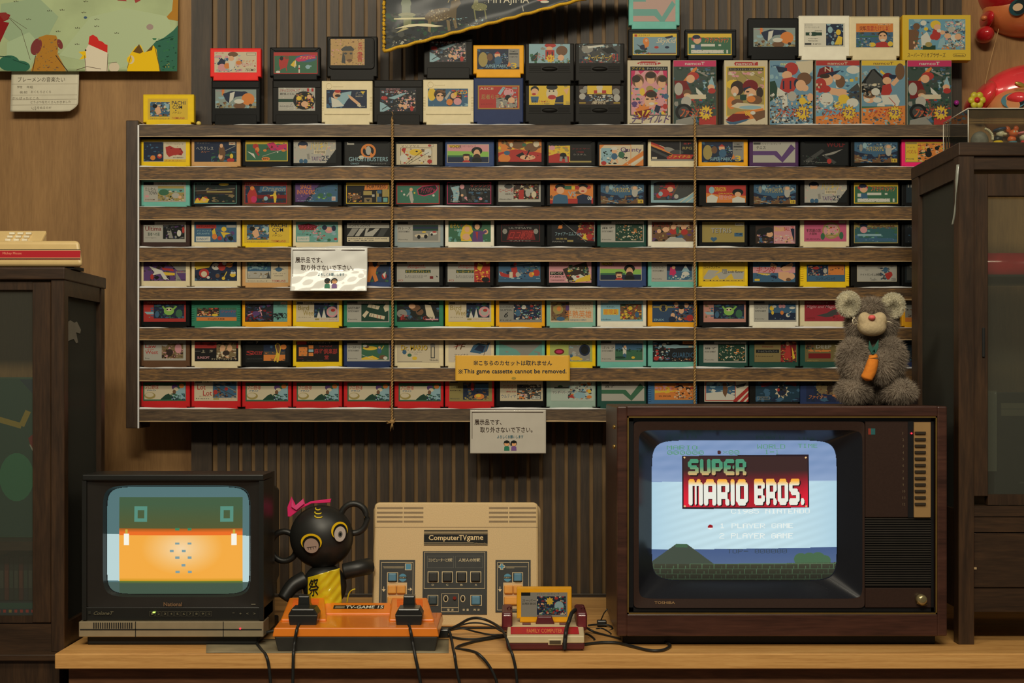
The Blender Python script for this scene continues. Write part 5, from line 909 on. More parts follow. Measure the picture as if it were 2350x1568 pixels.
 ('fifth', 4, 5, '''1|black|std|7,5,97,47|red label with a green monster picture|f r;n 0 6 24 40 8 6 rtbr 4;''' + MONS + '''
2|green|ridge|12,20,92,30|small picture above an orange strip|f b;r g 0 0 100 30;r d 2 0 56 32;n 2 0 56 32 40 5 uorgsa 3;r b 58 8 98 32;S r 60 10 36 9 ツッパリ;T q 60 3 30 3 ファミリー;e y 46 28 8 5;r o 0 36 100 50;B d 28 39 42 8 がんばれ大相撲
3|orange|std|7,5,97,47|a black dragon picture beside an aqua block|f 22242c;r q 0 0 66 6;T f 2 1.5 58 4 ファミリーコンピュータ;n 2 8 64 48 50 6 nbvkfh 3;l p 6 34 40 22 2.4;l p 34 14 40 36 2;e v 26 30 9 6;r t 67 0 100 50;n 60 28 90 46 14 4 hknk 5;S k 66 28 32 14 ARGOS;r c 84 2 98 8;T r 86 3.5 11 3 VIC;T k 76 10 20 3 VFC-ARG
4|yellow|std|8,5,98,47|cream label with olive title and a night nest picture|''' + BIRD + '''
5|green|std|8,5,97,48|grey label with rows of mahjong tiles|''' + NINT('i', '4人打ち麻雀', 'r e 34 6 98 48;p c 52 6 78 12 74 20 48 14;p c 36 34 46 22 52 26 42 40;p c 86 14 94 4 98 8 98 22 90 26;p c 54 28 90 36 88 44 52 36;l k 58 30 56 36 1;l k 64 31 62 38 1;l r 72 33 71 41 1.4;l r 80 35 79 42 1.4;l e 60 8 58 16 1;l e 68 10 66 18 1') + '''
6|green|std|6,5,97,47|a golfer swinging on black with red and black title|f 1e2420;n 0 4 100 46 24 8 heknb 3;p c 66 8 80 10 92 44 84 48 70 34;e u 44 16 12 8;e u 54 26 9 8;l k 48 26 66 12 3;e s 36 12 8 6;e q 12 30 12 10;n 0 30 30 46 12 4 qhr 4;p f 8 38 16 34 22 46 6 46;B d 12 38 82 9 FIGHTING GOLF;B r 10 37 8 9 F;B r 62 37 8 9 G;T i 76 3 16 3 RFC-FG;r p 68 43 98 46
7|yellow|std|8,5,98,47|cream label with olive title and a round pink nest|''' + BIRD + '''
8|orange|std|8,5,98,48|grey label with a large dark numeral and crowd picture|f q;r h 0 0 22 5;T k 34 2 50 4 ファミリーコンピュータ;T k 2 12 30 5 スーパーブラザーズ;T h 2 19 28 4 SUPER;S k 10 26 9 13 6;r n 34 8 97 44;n 34 8 97 44 70 4 nbcurgsl 3;e w 58 14 5 5;e b 44 28 6 8;T h 2 44 26 3 FUN
9|paleteal|std|9,5,98,48|an egg-coloured face picture beside orange lettering|f c;r u 2 2 44 46;n 2 2 44 46 30 6 uheaxd 3;e a 18 20 12 11;e o 20 18 5 6;e b 24 42 10 5;r v 36 10 44 22;T k 46 8 46 4 ファミリーコンピュータ;T u 58 15 34 3 はんじゅく;B o 36 22 60 18 半熟英雄;T b 46 43 38 5 HANJUKU HERO;T k 70 2 26 4 SQUARE
10|white|std|8,4,97,47|sky blue label with orange characters and jungle picture|f 74aab8;r w 2 0 18 5;T k 26 0 54 5 ファミリーコンピュータ;T k 14 13 20 4 たかはし;r y 6 20 42 34;B o 8 20 32 14 冒険島;r u 46 8 97 46;n 46 8 97 46 50 5 oaueyr 3;l r 88 10 80 24 2;e y 70 18 5 5;e b 86 34 5 7;T n 2 44 22 3 Hudson
11|orange|std|10,5,98,48|a crowd of portraits on dark blue|f n;f 2c4668;e a 26 16 10 9;e n 26 16 6 6;l a 2 14 50 14 4;r n 22 10 30 24;n 46 4 98 48 50 5 suknrdsu 3;e s 68 22 6 8;e k 68 14 7 5;e s 56 8 5 6;e s 80 10 5 6;e r 88 40 8 8;e s 48 34 5 6;e n 46 44 8 8;T l 4 42 24 5 ENIX
12|black|std|11,5,97,48|salmon label with a green monster picture|f b87868;n 0 6 24 40 8 6 xpbx 4;''' + MONS + '''
13|white|std|10,5,98,47|grey label with balloons over blue water|''' + NINT('i', 'バルーンファイト', 'r b 34 6 98 46;r n 34 28 98 46;e y 42 17 5 6;e p 62 12 4 5;e p 70 12 4 5;e w 48 13 5 3;e o 66 28 4 5;e y 44 28 3 5;e w 90 16 7 3;e w 80 34 5 5;e b 82 33 3 3;l w 84 28 88 24 1.4;n 36 36 96 46 10 2 ln 3') + '''
14|cream|std|10,4,98,47|deep red label with a grey jet and script title|f a02430;T c 4 3 50 4 ファミリーコンピュータ;S p 4 11 66 9 Might and Magic;p h 28 36 52 30 62 24 92 14 84 24 72 32 66 38 50 40;l h 40 36 80 32 3;T f 4 40 20 5 GAKKEN;n 60 30 98 48 8 5 fr 3
16|orange|std|8,4,97,48|tan portraits strip, half behind the tall cabinet|f c88a50;r q 0 0 24 40;n 0 0 24 40 10 4 duq 3;r o 0 40 100 50;r h 30 0 96 36;n 30 0 96 36 16 6 ehq 4'''),
 ('sixth', 5, 6, '''1|brown|std|7,3,97,46|grey label with red title and a sepia portrait|f i;T h 3 1.5 18 3 Pony;T k 44 2 40 3.5 ファミリーコンピュータ;B r 4 10 26 9 Law;T r 8 20 16 4 of the;B r 4 25 30 9 West;r x 43 8 94 45;n 43 8 94 45 40 6 puuxdp 3;e d 62 30 8 8;e p 82 20 8 12;e i 50 10 7 5;T k 4 43 10 4 Pony
2|cream|std|8,4,100,47|black label with a red band and stone carving picture|f 1c1a1a;r r 0 3 50 18;n 0 3 50 18 6 6 rf 2;r r 96 5 100 18;r x 50 3 95 43;n 50 3 95 43 50 5 xsudcu 3;e s 64 18 6 8;e s 80 18 6 8;e d 72 30 8 6;T c 15 22 9 7 上;T c 34 22 8 7 海;r q 0 25 13 25.7;B p 6 38 28 6 SUNSOFT;T c 38 42 58 5 ファミリーコンピュータ
3|black|std|8,4,99,50|a yellow-outlined footballer over an orange ground|f 1b1c1b;r h 4 2 18 6;T c 24 1 6 5 7;T h 34 3 54 3 ファミリーコンピュータ;B r 2 23 16 10 S;T r 16 24 24 8 occer;r h 42 8 92 46;r o 42 32 92 46;r n 42 8 92 24;e b 60 14 3 3;n 42 26 92 46 18 5 ouo 3;p y 68 10 74 4 80 8 82 18 80 30 76 49 72 49 74 36 68 48 66 46 72 26;p u 70 12 74 7 79 10 80 18 78 30 74 26;e o 88 14 7 6;T h 4 40 36 2.5 SOCCER
4|yellow|std|8,5,98,47|black label with red characters and orange squares|f 1f1b19;r r 2 0 24 8;T c 26 2 54 4 ファミリーコンピュータ;r o 6 14 26 36;n 6 14 26 36 10 3 uxo 3;r o 29 10 40 18;r o 29 28 40 36;r l 29 20 40 26;T r 54 10 30 5 シャンハイ;B r 42 18 54 13 麻雀倶楽部;B r 66 34 10 10 堂;T f 4 40 14 3 HAL;T h 14 46 50 2 1988
5|navy|std|8,4,98,47|grey label with a baseball field picture|''' + NINT('i', 'ベースボール', 'r g 34 6 98 46;e y 54 18 17 5;p y 34 42 60 36 76 44 70 46 34 46;e u 46 14 6 4;e w 42 12 5 3;l w 34 34 60 44 .8;l y 86 12 80 22 2;e b 76 24 5 8;e s 76 16 3 3;e u 84 40 9 5;e w 90 42 5 4') + '''
6|cream|std|6,4,97,50|cream label with yellow lettering and small coloured blobs|f c;b h 8 2 24 6 .7;T h 30 2 30 3.5 ファミリーコンピュータ;B d 11 10.4 62 12 Dr. MARIO;B y 10 9.5 62 12 Dr. MARIO;e b 18 26 5 5;e g 30 33 5 4;e y 42 40 6 4;T q 40 29 10 3 CHILL;T q 30 25 30 2 FEVER;r h 80 12 90 40;r c 82 14 88 38;e q 85 10 6 5;T k 78 42 20 4 Nintendo;r h 2 47 60 47.6
7|cream|std|8,5,98,48|white label with a blue flag and brush lettering|f c;f c0b49c;T k 12 2 44 4 ファミリーコンピュータ;p b 50 26 58 10 70 4 88 8 98 2 90 24 74 30;p n 60 20 72 8 86 12 80 26;l u 92 4 82 36 1.4;S u 10 6 26 14 TF;l r 12 14 34 8 1.4;S k 12 30 34 7 ファイナル;S k 12 39 34 7 ファンタジー;T k 76 1 20 4 SQUARE
8|teal|std|8,5,98,48|pale wave label mostly behind the yellow notice|f q;p t 0 4 40 20 60 40 100 4 100 50 0 50;n 4 24 96 46 10 8 tq 3
9|yellow|std|8,4,97,48|lime label with a dark round moon|f 9aa848;b w 2 2 18 8 .8;T k 26 4 66 4 ファミリーコンピュータ;e f 22 26 12 7;e m 22 26 8 4;r q 44 10 95 48;n 44 10 95 48 20 6 lqi 3;e n 82 22 13 14;e k 82 22 9 10;e y 60 42 12 5;e b 50 36 4 4;e y 72 44 5 3
10|teal|std|8,4,98,48|grey label with a golfer on a green|''' + NINT('i', 'ゴルフ', 'r b 34 6 98 22;r g 34 22 98 46;n 34 18 98 26 14 5 e 3;e w 56 18 5 5;p w 52 22 60 22 60 32 52 32;e b 56 36 4 6;e s 57 14 3 3;l k 50 10 58 22 1.4;e e 46 40 12 3;e y 76 40 4 3') + '''
11|teal|std|11,4,98,48|a pale armoured figure and a beam on black|f 1d2022;n 0 4 40 46 36 5 lqwbr 3;p l 30 10 98 12 98 16 30 18;e l 52 13 12 5;r o 70 1 98 8;T d 74 2.5 22 4 BROWN;r c 84 12 92 16;T b 46 28 50 12 GUARDIC;e r 8 42 6 5;n 30 42 96 48 16 2 cro 4
12|pine|std|11,6,98,48|grey label with mahjong tiles strewn on green|''' + TILES + '''
13|pine|std|11,5,98,48|olive label with a red warrior at one side|f a;f 7c6a3a;r d 0 0 24 6;B f 18 10 26 5 Advanced;r k 4 20 58 28;T q 8 21.5 46 5 プールオブレイディアンス;T d 4 34 40 3 Licensed;r f 62 0 98 50;n 62 0 98 50 40 5 auoerd 3;p r 74 10 84 10 86 40 72 40;e s 78 6 4 5;p y 88 12 96 40 90 44;b d 0 0 100 50 .6
14|pine|std|11,4,98,48|olive label with a pale column numeral|f 6a5c30;r u 2 6 20 18;n 2 4 20 20 10 4 ued 3;B i 26 10 36 8 DEEP;r o 8 22 60 26;n 8 20 60 27 12 3 oux 3;r f 8 30 60 42;r c 70 10 96 12;r c 70 40 96 42;b c 74 12 80 40 1.4;b c 86 12 92 40 1.4;T a 6 46 26 3 NAMCOT
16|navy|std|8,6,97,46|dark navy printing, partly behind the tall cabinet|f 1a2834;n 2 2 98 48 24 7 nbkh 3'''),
 ('bottom', 6, 7, '''1|red|std|6,6,98,43|a white-sleeved pitcher on green, at the row end|''' + MOERO + '''
2|red|std|7,3,99,46|cream label with two-line red title|f c;r h 2 0 18 5;T k 20 0 24 5 TOKUMA SOFT;B r 7 9 19 13 Lot;B r 20 24 21 13 Lot;T d 12 37 24 3 ロットロット;T h 4 43 30 2.5 Irem;r b 43 2 98 42;n 43 2 98 42 40 5 bnhqub 3;e r 49 28 5 6;l h 46 12 96 40 2;l q 56 4 96 26 2;e r 74 20 4 4;r a 44 43 58 47;T r 60 43 38 4 ファミリーコンピュータ
3|red|std|8,7,98,43|a white-sleeved pitcher on green, after the cream-labelled one|''' + MOERO + '''
4|red|std|9,7,97,43|a white-sleeved pitcher on green, third of five alike|''' + MOERO + '''
5|red|std|9,7,97,43|a white-sleeved pitcher on green, just before the string|''' + MOERO + '''
6|red|std|10,8,97,42|a white-sleeved pitcher on green, just after the string|''' + MOERO + '''
7|red|std|10,3,98,47|olive label with a night race picture|f a;f 86783c;r d 2 0 20 5;T k 4 13 24 5 エキサイト;T d 2 22 26 3 BIKE;T h 2 42 22 3 Nintendo;r n 32 4 92 46;n 32 4 92 46 36 5 hbkux 3;r b 60 8 92 20;e r 54 14 4 10;e o 70 38 12 7;e y 68 36 6 4;n 34 36 92 46 14 4 xa 3
8|black|std|10,3,98,46|cream label with a crowded army picture|f c;T k 4 1 60 4 ファミリーコンピュータ;T r 8 10 30 4 ドラゴン;T r 8 17 32 4 バスター;T r 14 25 24 4 無双;B b 3 34 34 9 ウルティマ;r h 40 9 96 46;n 40 9 96 46 70 4 hqwnodc 3;n 40 30 64 46 16 4 ocp 4;r w 76 38 94 45;B k 77 39 16 5 9-800
9|sage|std|10,3,98,46|pale green label with outlined robots|f a0b0a0;e g 22 14 6 3;r h 8 16 44 19;B w 2 24 40 8 忍者龍剣;T n 4 25 40 7 サンダーバーズ;n 40 4 96 46 60 5 qboinlh 3;p r 40 40 50 34 56 44;e y 90 26 4 5;e l 68 36 14 8;e o 90 40 6 4
10|pine|std|10,3,98,46|pale label with a dark green zigzag|''' + ZIG('i', 'g', '麻雀') + '''
11|skyblue|ridge|15,8,90,39|orange and yellow label with dark-haired figures|f o;r y 0 22 60 50;p o 0 30 100 20 100 50 0 50;n 0 0 100 18 12 7 orp 3;B p 8 10 38 14 さんま;B y 26 12 14 18 3;T d 10 36 32 5 名探偵;n 50 8 96 46 40 4 kusnck 3;e k 66 10 7 4;e s 66 16 5 6;e k 86 18 6 5;e s 86 22 4 5;b a 0 0 100 50 1
12|black|std|13,2,101,49|a skier on snow with red and white diagonal stripes|f r;f c4bca0;r b 4 4 70 46;n 4 4 70 46 40 7 blqlwb 3;p w 4 30 40 26 70 36 70 46 4 46;e u 46 10 5 4;p u 42 14 54 14 52 28 48 40 42 30;l i 52 16 70 8 2;b r 2 2 71 48 1.6;p r 100 14 100 24 74 50 66 50 66 46;p r 100 28 100 38 88 50 80 50;p r 100 42 100 50 94 50;p h 70 12 96 6 90 14 74 18
13|charcoal|std|14,2,101,49|a cream burst over deep blue with red corners|f 1c3a4e;n 0 0 100 50 20 9 bnb 3;p f 10 8 40 2 38 10 14 16;p f 94 6 70 2 64 8 92 14;x c 60 26 17 9;e n 60 24 11 12;e k 58 18 6 6;e r 52 22 3 4;n 52 14 70 38 12 4 nkdh 4;b q 4 38 32 45 .8;T q 8 39.5 20 4 JALECO
14|navy|std|14,2,98,49|gold rider on navy, half behind the toy|f 222c50;n 0 0 100 50 16 10 nbn 3;p x 26 4 60 2 74 20 60 34 30 30 22 16;n 24 4 70 34 30 5 xuad 4;e d 56 20 8 8;S o 4 34 42 10 ファイター;p o 66 30 74 42 60 36'''),
]
# spell out the repeated grey label heading once for the whole rack, then place every cassette on its board
for rn, ra, rb, src in ROWS:
    zfoot = Z(RT[rb], SY) - 0.005
    for line in src.split('\n'):
        q = line.split('|')
        if len(q) < 6: continue
        sl = int(q[0]); x = 322.5 + 116.45 * (sl - 1); rect = [float(v) for v in q[3].split(',')]
        words_ = {'paleteal': 'pale teal', 'skyblue': 'blue', 'umber': 'dark brown', 'sage': 'pale grey-green', 'pine': 'dark green'}.get(q[1], q[1])
        lab = f'{words_} cassette, {q[4]}'
        n = len(lab.replace(',', '').split())
        tail = f', {ORD[sl]} along {rn} row'
        while n + 4 > 16: lab = lab.rsplit(' ', 1)[0]; n = len(lab.split())
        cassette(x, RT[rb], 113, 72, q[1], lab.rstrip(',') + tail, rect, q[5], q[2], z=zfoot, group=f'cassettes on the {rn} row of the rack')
# ---------------------------------------------------------------- cassettes and boxes standing on the rack
ZT = Z(286, SY) - 0.0005; sC = CD / F
def on_top(x, w, h, shell, lab, rect, art, style='std', base=0, H=50): return cassette(x, 0, w, h, shell, lab, rect, art, style, z=ZT + base * sC, H=H, group='cassettes standing on top of the rack')
on_top(328, 117, 74, 'yellow', 'yellow cassette standing alone at the end of the rack top, beside the push pin', (11, 10, 92, 48), PACHI)
BASE = 'f l;f 7c8c84;n 0 20 100 50 24 8 aulx 3;r o 16 0 22 16;p n 18 12 40 4 70 6 74 16 50 20 34 36 26 30;p w 36 10 48 6 44 26 34 36;e n 70 12 10 7;e o 80 26 16 16;e u 60 44 14 8;e w 58 32 12 6;e d 86 42 4 4;T m 2 2 24 4 ベースボール;n 4 36 40 48 10 4 uak 3'
on_top(485, 112, 105, 'black', 'tall black cassette under the bright red one, sliding ball player on its label', (9, 20, 94, 43), BASE, 'tall')
on_top(482, 117, 75, 'scarlet', 'bright red cassette standing on a tall black one, on the rack top', (10, 9, 97, 47), 'f c;n 0 8 66 48 40 6 bilpb 3;p n 6 30 16 14 26 22 24 40;e p 18 38 10 9;e o 30 34 7 7;p w 32 6 44 2 52 14 46 40 36 46;e u 44 6 12 6;e s 40 16 7 6;e o 58 26 7 5;B o 66 20 28 6 ファイト;B p 66 28 26 6 FIGHT;T r 2 1 20 4 データ;S d 72 41 24 6 TECMO;b d 76 2 98 8 .6;n 50 20 98 36 8 3 orp 3', base=105)
on_top(625, 113, 106, 'charcoal', 'tall charcoal cassette with silver label and a round crowd picture', (14, 16, 84, 54), 'f i;n 0 0 100 64 40 3 qwi 3;B r 3 4 56 9 ファミコンジャンプ;B r 78 3 18 9 II;B k 4 15 40 6 最強の7人;r e 0 32 54 40;e k 70 36 30 25;n 48 16 96 58 60 5 ykoksuyr 4;e s 72 46 10 8;e y 56 30 7 6;e s 84 26 6 6;T h 4 50 34 3 BANDAI', 'tall', H=64)
on_top(619, 116, 76, 'black', 'black cassette with a green race-track label, standing on a tall charcoal cassette', (9, 12, 101, 49), 'f g;r r 0 0 100 8;p r 12 16 24 10 34 8 34 18 30 34 16 40 12 30;e u 30 12 5 4;e k 18 14 4 5;l r 18 34 12 46 2;l r 28 34 30 44 2;p y 38 30 46 20 50 18 52 32 46 34;l w 50 20 48 36 2;l w 58 30 58 48 3;l r 58 36 58 40 3;e l 78 34 5 5;l l 72 34 86 32 3;e b 74 14 24 9;p m 48 16 64 8 94 6 96 14 80 16 70 20 56 22;S y 58 9 34 7 ファミリー;e w 10 46 5 3;b r 0 0 100 50 1.6', 'namco', base=106)
on_top(738, 117, 105, 'cream', 'ribbed cream cassette with a blue tennis player label, under the big black one', (11, 21, 93, 42), 'f n;n 0 0 44 50 16 8 bnb 3;e s 26 14 10 11;e r 28 4 8 4;p l 38 8 62 4 60 16 50 30 40 46 20 48 22 30;p w 12 20 30 28 44 44 14 48;p s 52 12 62 18 84 38 80 44 58 24;p c 78 36 86 42 84 48 76 44;e d 28 16 7 4;S q 70 6 22 9 テニス;p y 84 4 96 4 90 12;T c 72 16 18 4 JALECO;T w 86 44 10 3 JF-27', 'jaleco')
on_top(750, 116, 102, 'charcoal', 'big black cassette with a square golden portrait label', (9, 7, 78, 60), 'f a;f b0884a;n 0 0 100 76 90 3 axup 3;p h 30 30 40 22 60 20 70 30 66 36 36 36;p 8c6c3c 36 34 66 34 66 56 56 68 44 62 34 72 34 50;e h 44 42 5 3;e h 60 42 4 3;p h 36 36 32 68 44 72 42 50;e u 56 62 8 4;B r 80 10 14 24 兵;B r 78 36 16 30 書', 'big', base=105, H=76)
JUMP = 'f k;f 20242a;n 4 6 98 60 100 4 pkslbhuikp 4;B r 4 5 60 8 ファミコンジャンプ;T p 16 1 40 3 英雄列伝;p l 22 26 60 14 78 12 40 30;p l 0 36 10 40 30 54 10 62 0 62;l k 6 56 30 42 2;e r 12 26 9 5;n 50 26 98 60 30 5 sknspk 8;e s 70 50 5 6;e s 56 46 5 5;e r 88 54 5 7'
on_top(857, 114, 107, 'charcoal', 'tall charcoal cassette with a crowded red-titled label, on the rack by the string', (15, 19, 83, 54), JUMP, 'tall', H=62)
on_top(971, 116, 108, 'cream', 'ribbed cream cassette with a round-haired pair on a blue label', (11, 21, 92, 41), 'f b;n 0 0 100 50 20 7 bnbl 3;e y 10 16 10 18;e d 30 16 15 14;n 16 2 44 18 14 5 du 2;e s 30 24 9 12;r b 14 36 46 50;e k 26 20 3 2;e k 36 20 3 2;e c 30 31 3 1;p i 42 26 54 8 58 10 46 32;e d 70 24 15 18;e s 64 20 7 8;e p 74 36 10 10;e o 54 38 8 9;n 58 4 98 24 16 5 rormy 3;S y 66 6 28 10 モエロ', 'jaleco')
on_top(972, 113, 104, 'charcoal', 'tall charcoal cassette below the pennant with a pale crowded label', (14, 10, 84, 54), JUMP.replace('f 20242a', 'f 3a3c40').replace('kslbhuikp', 'kilbiqikp'), 'tall', base=108, H=62)
on_top(1087, 114, 112, 'navy', 'navy cassette with a gold-edged red label, under the orange one on the rack', (9, 17, 97, 56), 'f u;r r 2 2 98 56;b y 2 2 98 56 1;r q 44 30 94 54;n 44 30 94 54 34 4 iqrhc 3;p l 48 20 60 4 66 6 54 24;e p 74 18 12 10;n 60 6 94 30 16 4 pqlr 4;e k 72 30 7 7;e s 80 36 8 7;B a 9 22 52 12 忍者らホイ;T c 5 6 32 5 ASCII;T f 8 44 28 3 JALECO;r q 82 5 94 10', 'ridge' if 0 else 'std', H=58)
on_top(1086, 116, 75, 'orange', 'orange cassette standing on the navy one on the rack top', (9, 9, 97, 47), ROWS[0][3].split('\n')[11].split('|')[5], base=112)
GF = [('black cassette with a thumb grip and a cap-wearing ball player label, upper of two', 'f l;n 0 0 100 50 20 8 lqlg 3;e r 52 4 14 6;e s 50 12 8 5;r r 40 16 62 40;B n 44 20 14 14 11;e u 80 18 14 13;e s 78 36 8 8;p e 4 36 22 20 20 44 6 46;S r 10 28 40 16 ファミスタ;x y 52 38 12 9;B r 46 33 12 9 91;n 64 38 98 50 10 4 aug 3'),
      ('black cassette with a thumb grip and a grey night-game label, upper of two', 'f h;n 0 0 100 50 60 6 hqlknh 3;e q 20 14 14 10;p k 54 14 80 8 94 22 70 26;S y 18 28 58 16 スーパーリーグ;B r 80 26 14 18 91;n 4 40 96 49 20 3 rkr 3;p w 20 6 60 2 60 6 22 12'),
      ('black cassette with a thumb grip and yellow label with open red mouth, lower of two', 'f y;n 0 0 100 50 10 8 yay 3;e k 14 10 10 9;e s 14 16 9 9;e r 12 22 5 3;p b 4 28 24 28 22 44 6 44;e c 56 20 14 17;e k 56 4 14 7;e r 56 30 10 6;e k 50 14 2 2;e k 60 14 2 2;p n 66 30 84 24 84 50 62 50;p s 84 10 98 6 92 24;B k 6 38 12 9 天才;B r 20 38 30 9 バカボン;r y 0 44 100 46'),
      ('black cassette with a thumb grip and a label of pale smoke curls, lower of two', 'f d;e q 10 14 9 6;e i 8 28 8 8;e q 90 16 9 9;e i 92 32 8 10;e q 16 6 6 5;r y 20 0 80 22;e c 50 4 8 6;r c 44 6 56 18;r r 36 12 44 20;r r 56 12 66 20;b d 36 20 68 26 1;n 18 24 82 40 40 4 lbwi 3;e n 20 34 6 8;S c 30 40 40 8 魔物語;e k 70 46 6 4;r y 0 44 16 46;r y 84 44 100 46')]
for x, i, base, h in ((1205, 2, 0, 95), (1320, 3, 0, 95), (1205, 0, 95, 96), (1320, 1, 95, 96)): on_top(x, 113, h, 'charcoal', GF[i][0], (9, 1.5, 94, 44), GF[i][1], 'grip', base=base)
# upright boxes
FAM = lambda n: f'S o 14 104 52 20 ファミスタ;S r 13 103 52 20 ファミスタ;x f 76 114 19 12;x y 76 114 17 12;B v 65 107 20 13 \'{n}'
B94 = 'f e;f 34463f;n 0 14 100 143 40 9 hbeq 3;r m 0 0 100 13;T w 27 3 46 7 namcoT;n 40 16 100 60 26 6 hlbqe 4;l q 54 22 80 34 3;p l 84 46 90 34 98 60 80 70;p o 56 18 54 14 46 18 16 52 20 56;e r 46 34 14 9;e s 40 40 10 9;p f 2 44 30 44 40 66 30 80 6 84;e i 12 62 10 14;e u 32 70 10 7;e s 32 76 8 5;p w 52 58 62 66 78 82 66 80 54 70;r c 30 74 76 84;n 34 84 98 106 40 4 gegruk 3;e i 30 90 12 12;e k 24 112 20 18;e h 24 112 13 12;p r 60 126 100 120 100 143 60 143;p q 6 130 40 122 60 143 4 143;e s 88 58 8 6;e r 90 66 9 6'
BOXES = [
 (1440, 99, 'upright cream box with three curly heads over a grinning man on its front', 'f c;e r 50 6 28 4;r r 30 2 70 10;T w 27 3 46 7 namcoT;r k 6 13 94 120;r p 8 22 92 118;T y 10 15 30 5 アイドル;T w 45 15 46 5 チャイルズクエスト;p m 8 22 18 22 12 50 8 56;p m 92 22 82 22 88 50 92 56;p m 24 22 40 22 30 30;p m 60 22 76 22 70 30;n 8 60 92 118 60 6 royvtpgb 3;e u 24 44 14 14;e s 26 50 9 10;e d 20 40 10 8;e u 54 36 14 13;e s 54 42 9 9;e d 54 32 12 7;e u 80 44 13 13;e s 80 50 9 9;e d 82 40 10 7;e a 52 62 9 7;e y 34 68 6 8;e f 54 76 14 12;e s 52 88 13 14;e d 56 74 13 7;e w 56 94 6 3;e d 46 84 4 1.6;e d 58 84 4 1.6;p n 30 96 40 100 36 108;p n 66 96 78 100 72 116 62 110;e v 16 94 7 5;e b 90 78 6 6;e r 88 100 6 6;x o 36 112 20 9;p f 16 112 56 104 44 128 24 128;p y 22 112 32 122 26 124;p y 34 108 40 110 34 122;p y 46 108 54 108 40 122;S q 6 118 88 18 チャイルド;S v 7 119 88 18 チャイルド;r d 4 136 32 138'),
 (1545, 99, 'upright magenta-topped box with a swinging batter, beside the cream curly-heads box', B94 + ';' + FAM('94')),
 (1662, 100, 'upright cream box with two helmeted players and a wooden bat, yellow framed', 'f c;e r 50 7 28 4;r r 24 3 78 11;T w 27 4 46 6 namcoT;b y 4 13 94 122 2;r a 6 15 92 120;r k 10 16 90 22;T c 12 17 16 4 ファミコン;T c 30 17 58 4 ファミリースタジアム88;n 6 24 92 60 20 9 cpa 3;l h 20 24 40 60 .6;l h 36 24 70 54 .6;l h 56 24 90 40 .6;e y 20 52 16 10;e d 30 60 16 16;e s 24 66 9 10;e w 24 74 4 4;e f 60 56 18 14;p n 44 60 60 56 62 66 46 70;e s 60 72 14 12;e w 62 76 6 4;e k 54 68 4 1.6;e d 82 70 8 12;p e 36 74 52 74 50 86 36 88;e u 70 86 18 10;e o 62 84 10 7;e o 16 92 10 14;e u 30 92 14 8;p c 14 100 30 92 92 96 92 108 40 106;e l 60 102 26 4;p o 6 124 30 112 90 104 94 118 70 126 36 132;p f 2 130 20 116 50 116 60 124 30 138;p u 60 114 94 108 94 124 74 132;p b 2 132 20 134 60 126 50 132 16 142;B y 46 110 14 10 \'88;e w 66 114 6 4;T d 60 138 34 3 ファミリーコンピュータ'),
 (1766, 100, 'upright sky-topped box with a pitcher seen from behind, numbered jersey', 'f b;f 5a86a0;n 0 10 100 40 16 8 lbl 3;T j 26 4 46 7 namcoT;T c 25 3.5 46 7 namcoT;p c 60 2 100 0 100 20 84 40 70 24;e r 50 18 16 14;p n 14 12 40 16 40 26 20 26;e s 40 32 12 9;e u 80 40 17 14;p r 28 40 52 36 66 40 60 60 52 72 22 66;B n 30 44 20 18 11;e n 62 50 6 10;e s 72 54 12 12;e s 82 60 8 7;p e 0 46 12 44 18 60 16 80 0 90;p w 18 58 40 72 42 104 30 104 28 84 16 76;n 0 70 44 136 80 4 cqhwud 3;n 50 74 100 134 50 5 sudyk 4;e y 76 88 8 8;e i 52 78 10 11;e s 94 80 7 9;n 4 116 98 140 50 5 hlwbk 4;' + FAM('91')),
 (1872, 101, 'upright red-topped box with a catcher pulling his cap, blue sky behind', 'f b;f 5890aa;r r 0 0 100 11;T c 27 3 46 6 namcoT;n 40 12 100 60 14 9 lblw 3;e w 86 20 16 9;p f 2 36 8 18 24 12 38 16 42 28 26 34;B c 20 14 14 10 N;p n 14 30 58 20 40 34 18 38;e s 26 42 13 12;e d 20 34 12 5;e r 10 54 14 16;e u 56 46 11 14;e s 48 36 10 6;p s 22 56 40 60 70 64 76 72 60 78 34 74;e s 58 70 14 9;e r 22 62 12 8;r y 78 40 86 46;r a 90 36 96 44;p h 74 66 96 48 100 60 100 90 80 90;n 70 66 100 92 16 6 nbh 3;e w 24 84 16 14;e y 64 84 13 10;e w 84 92 14 10;e y 52 98 10 9;n 0 50 14 110 24 4 ucp 3;n 0 88 60 106 24 4 wqu 4;p o 0 122 100 112 100 143 0 143;n 2 108 98 140 40 5 bluo 4;' + FAM('92')),
 (1977, 101, 'upright yellow-topped box with a diving fielder and raised glove', 'f b;f 5a869c;r y 0 0 100 11;T u 27 3 46 6 namcoT;n 0 12 40 40 8 9 lq 3;p k 0 48 22 20 30 18 60 46 60 70 0 70;p h 10 44 26 20 52 44 50 60 10 60;p y 44 20 56 30 54 34 42 26;e u 88 24 11 18;e f 60 36 12 9;p n 62 30 80 32 78 40 64 40;e s 58 44 10 8;p s 66 50 80 36 86 44 74 56;p r 48 54 66 50 70 66 62 78 44 74;p w 44 76 80 74 88 88 82 104 70 96 50 96;p w 36 94 52 90 54 112 34 112;e s 18 80 14 13;e u 18 74 14 8;e w 12 86 7 4;n 0 50 44 78 40 5 hucqk 3;e w 36 86 10 6;e w 32 68 10 8;l r 62 80 78 96 1.4;r g 0 100 100 104;p o 0 104 100 98 100 143 0 143;n 2 106 98 140 44 5 bluog 4;' + FAM('93')),
 (2082, 102, 'upright magenta-topped box with a swinging batter, last box on the rack', B94 + ';' + FAM('94'))]
BH_ = 152
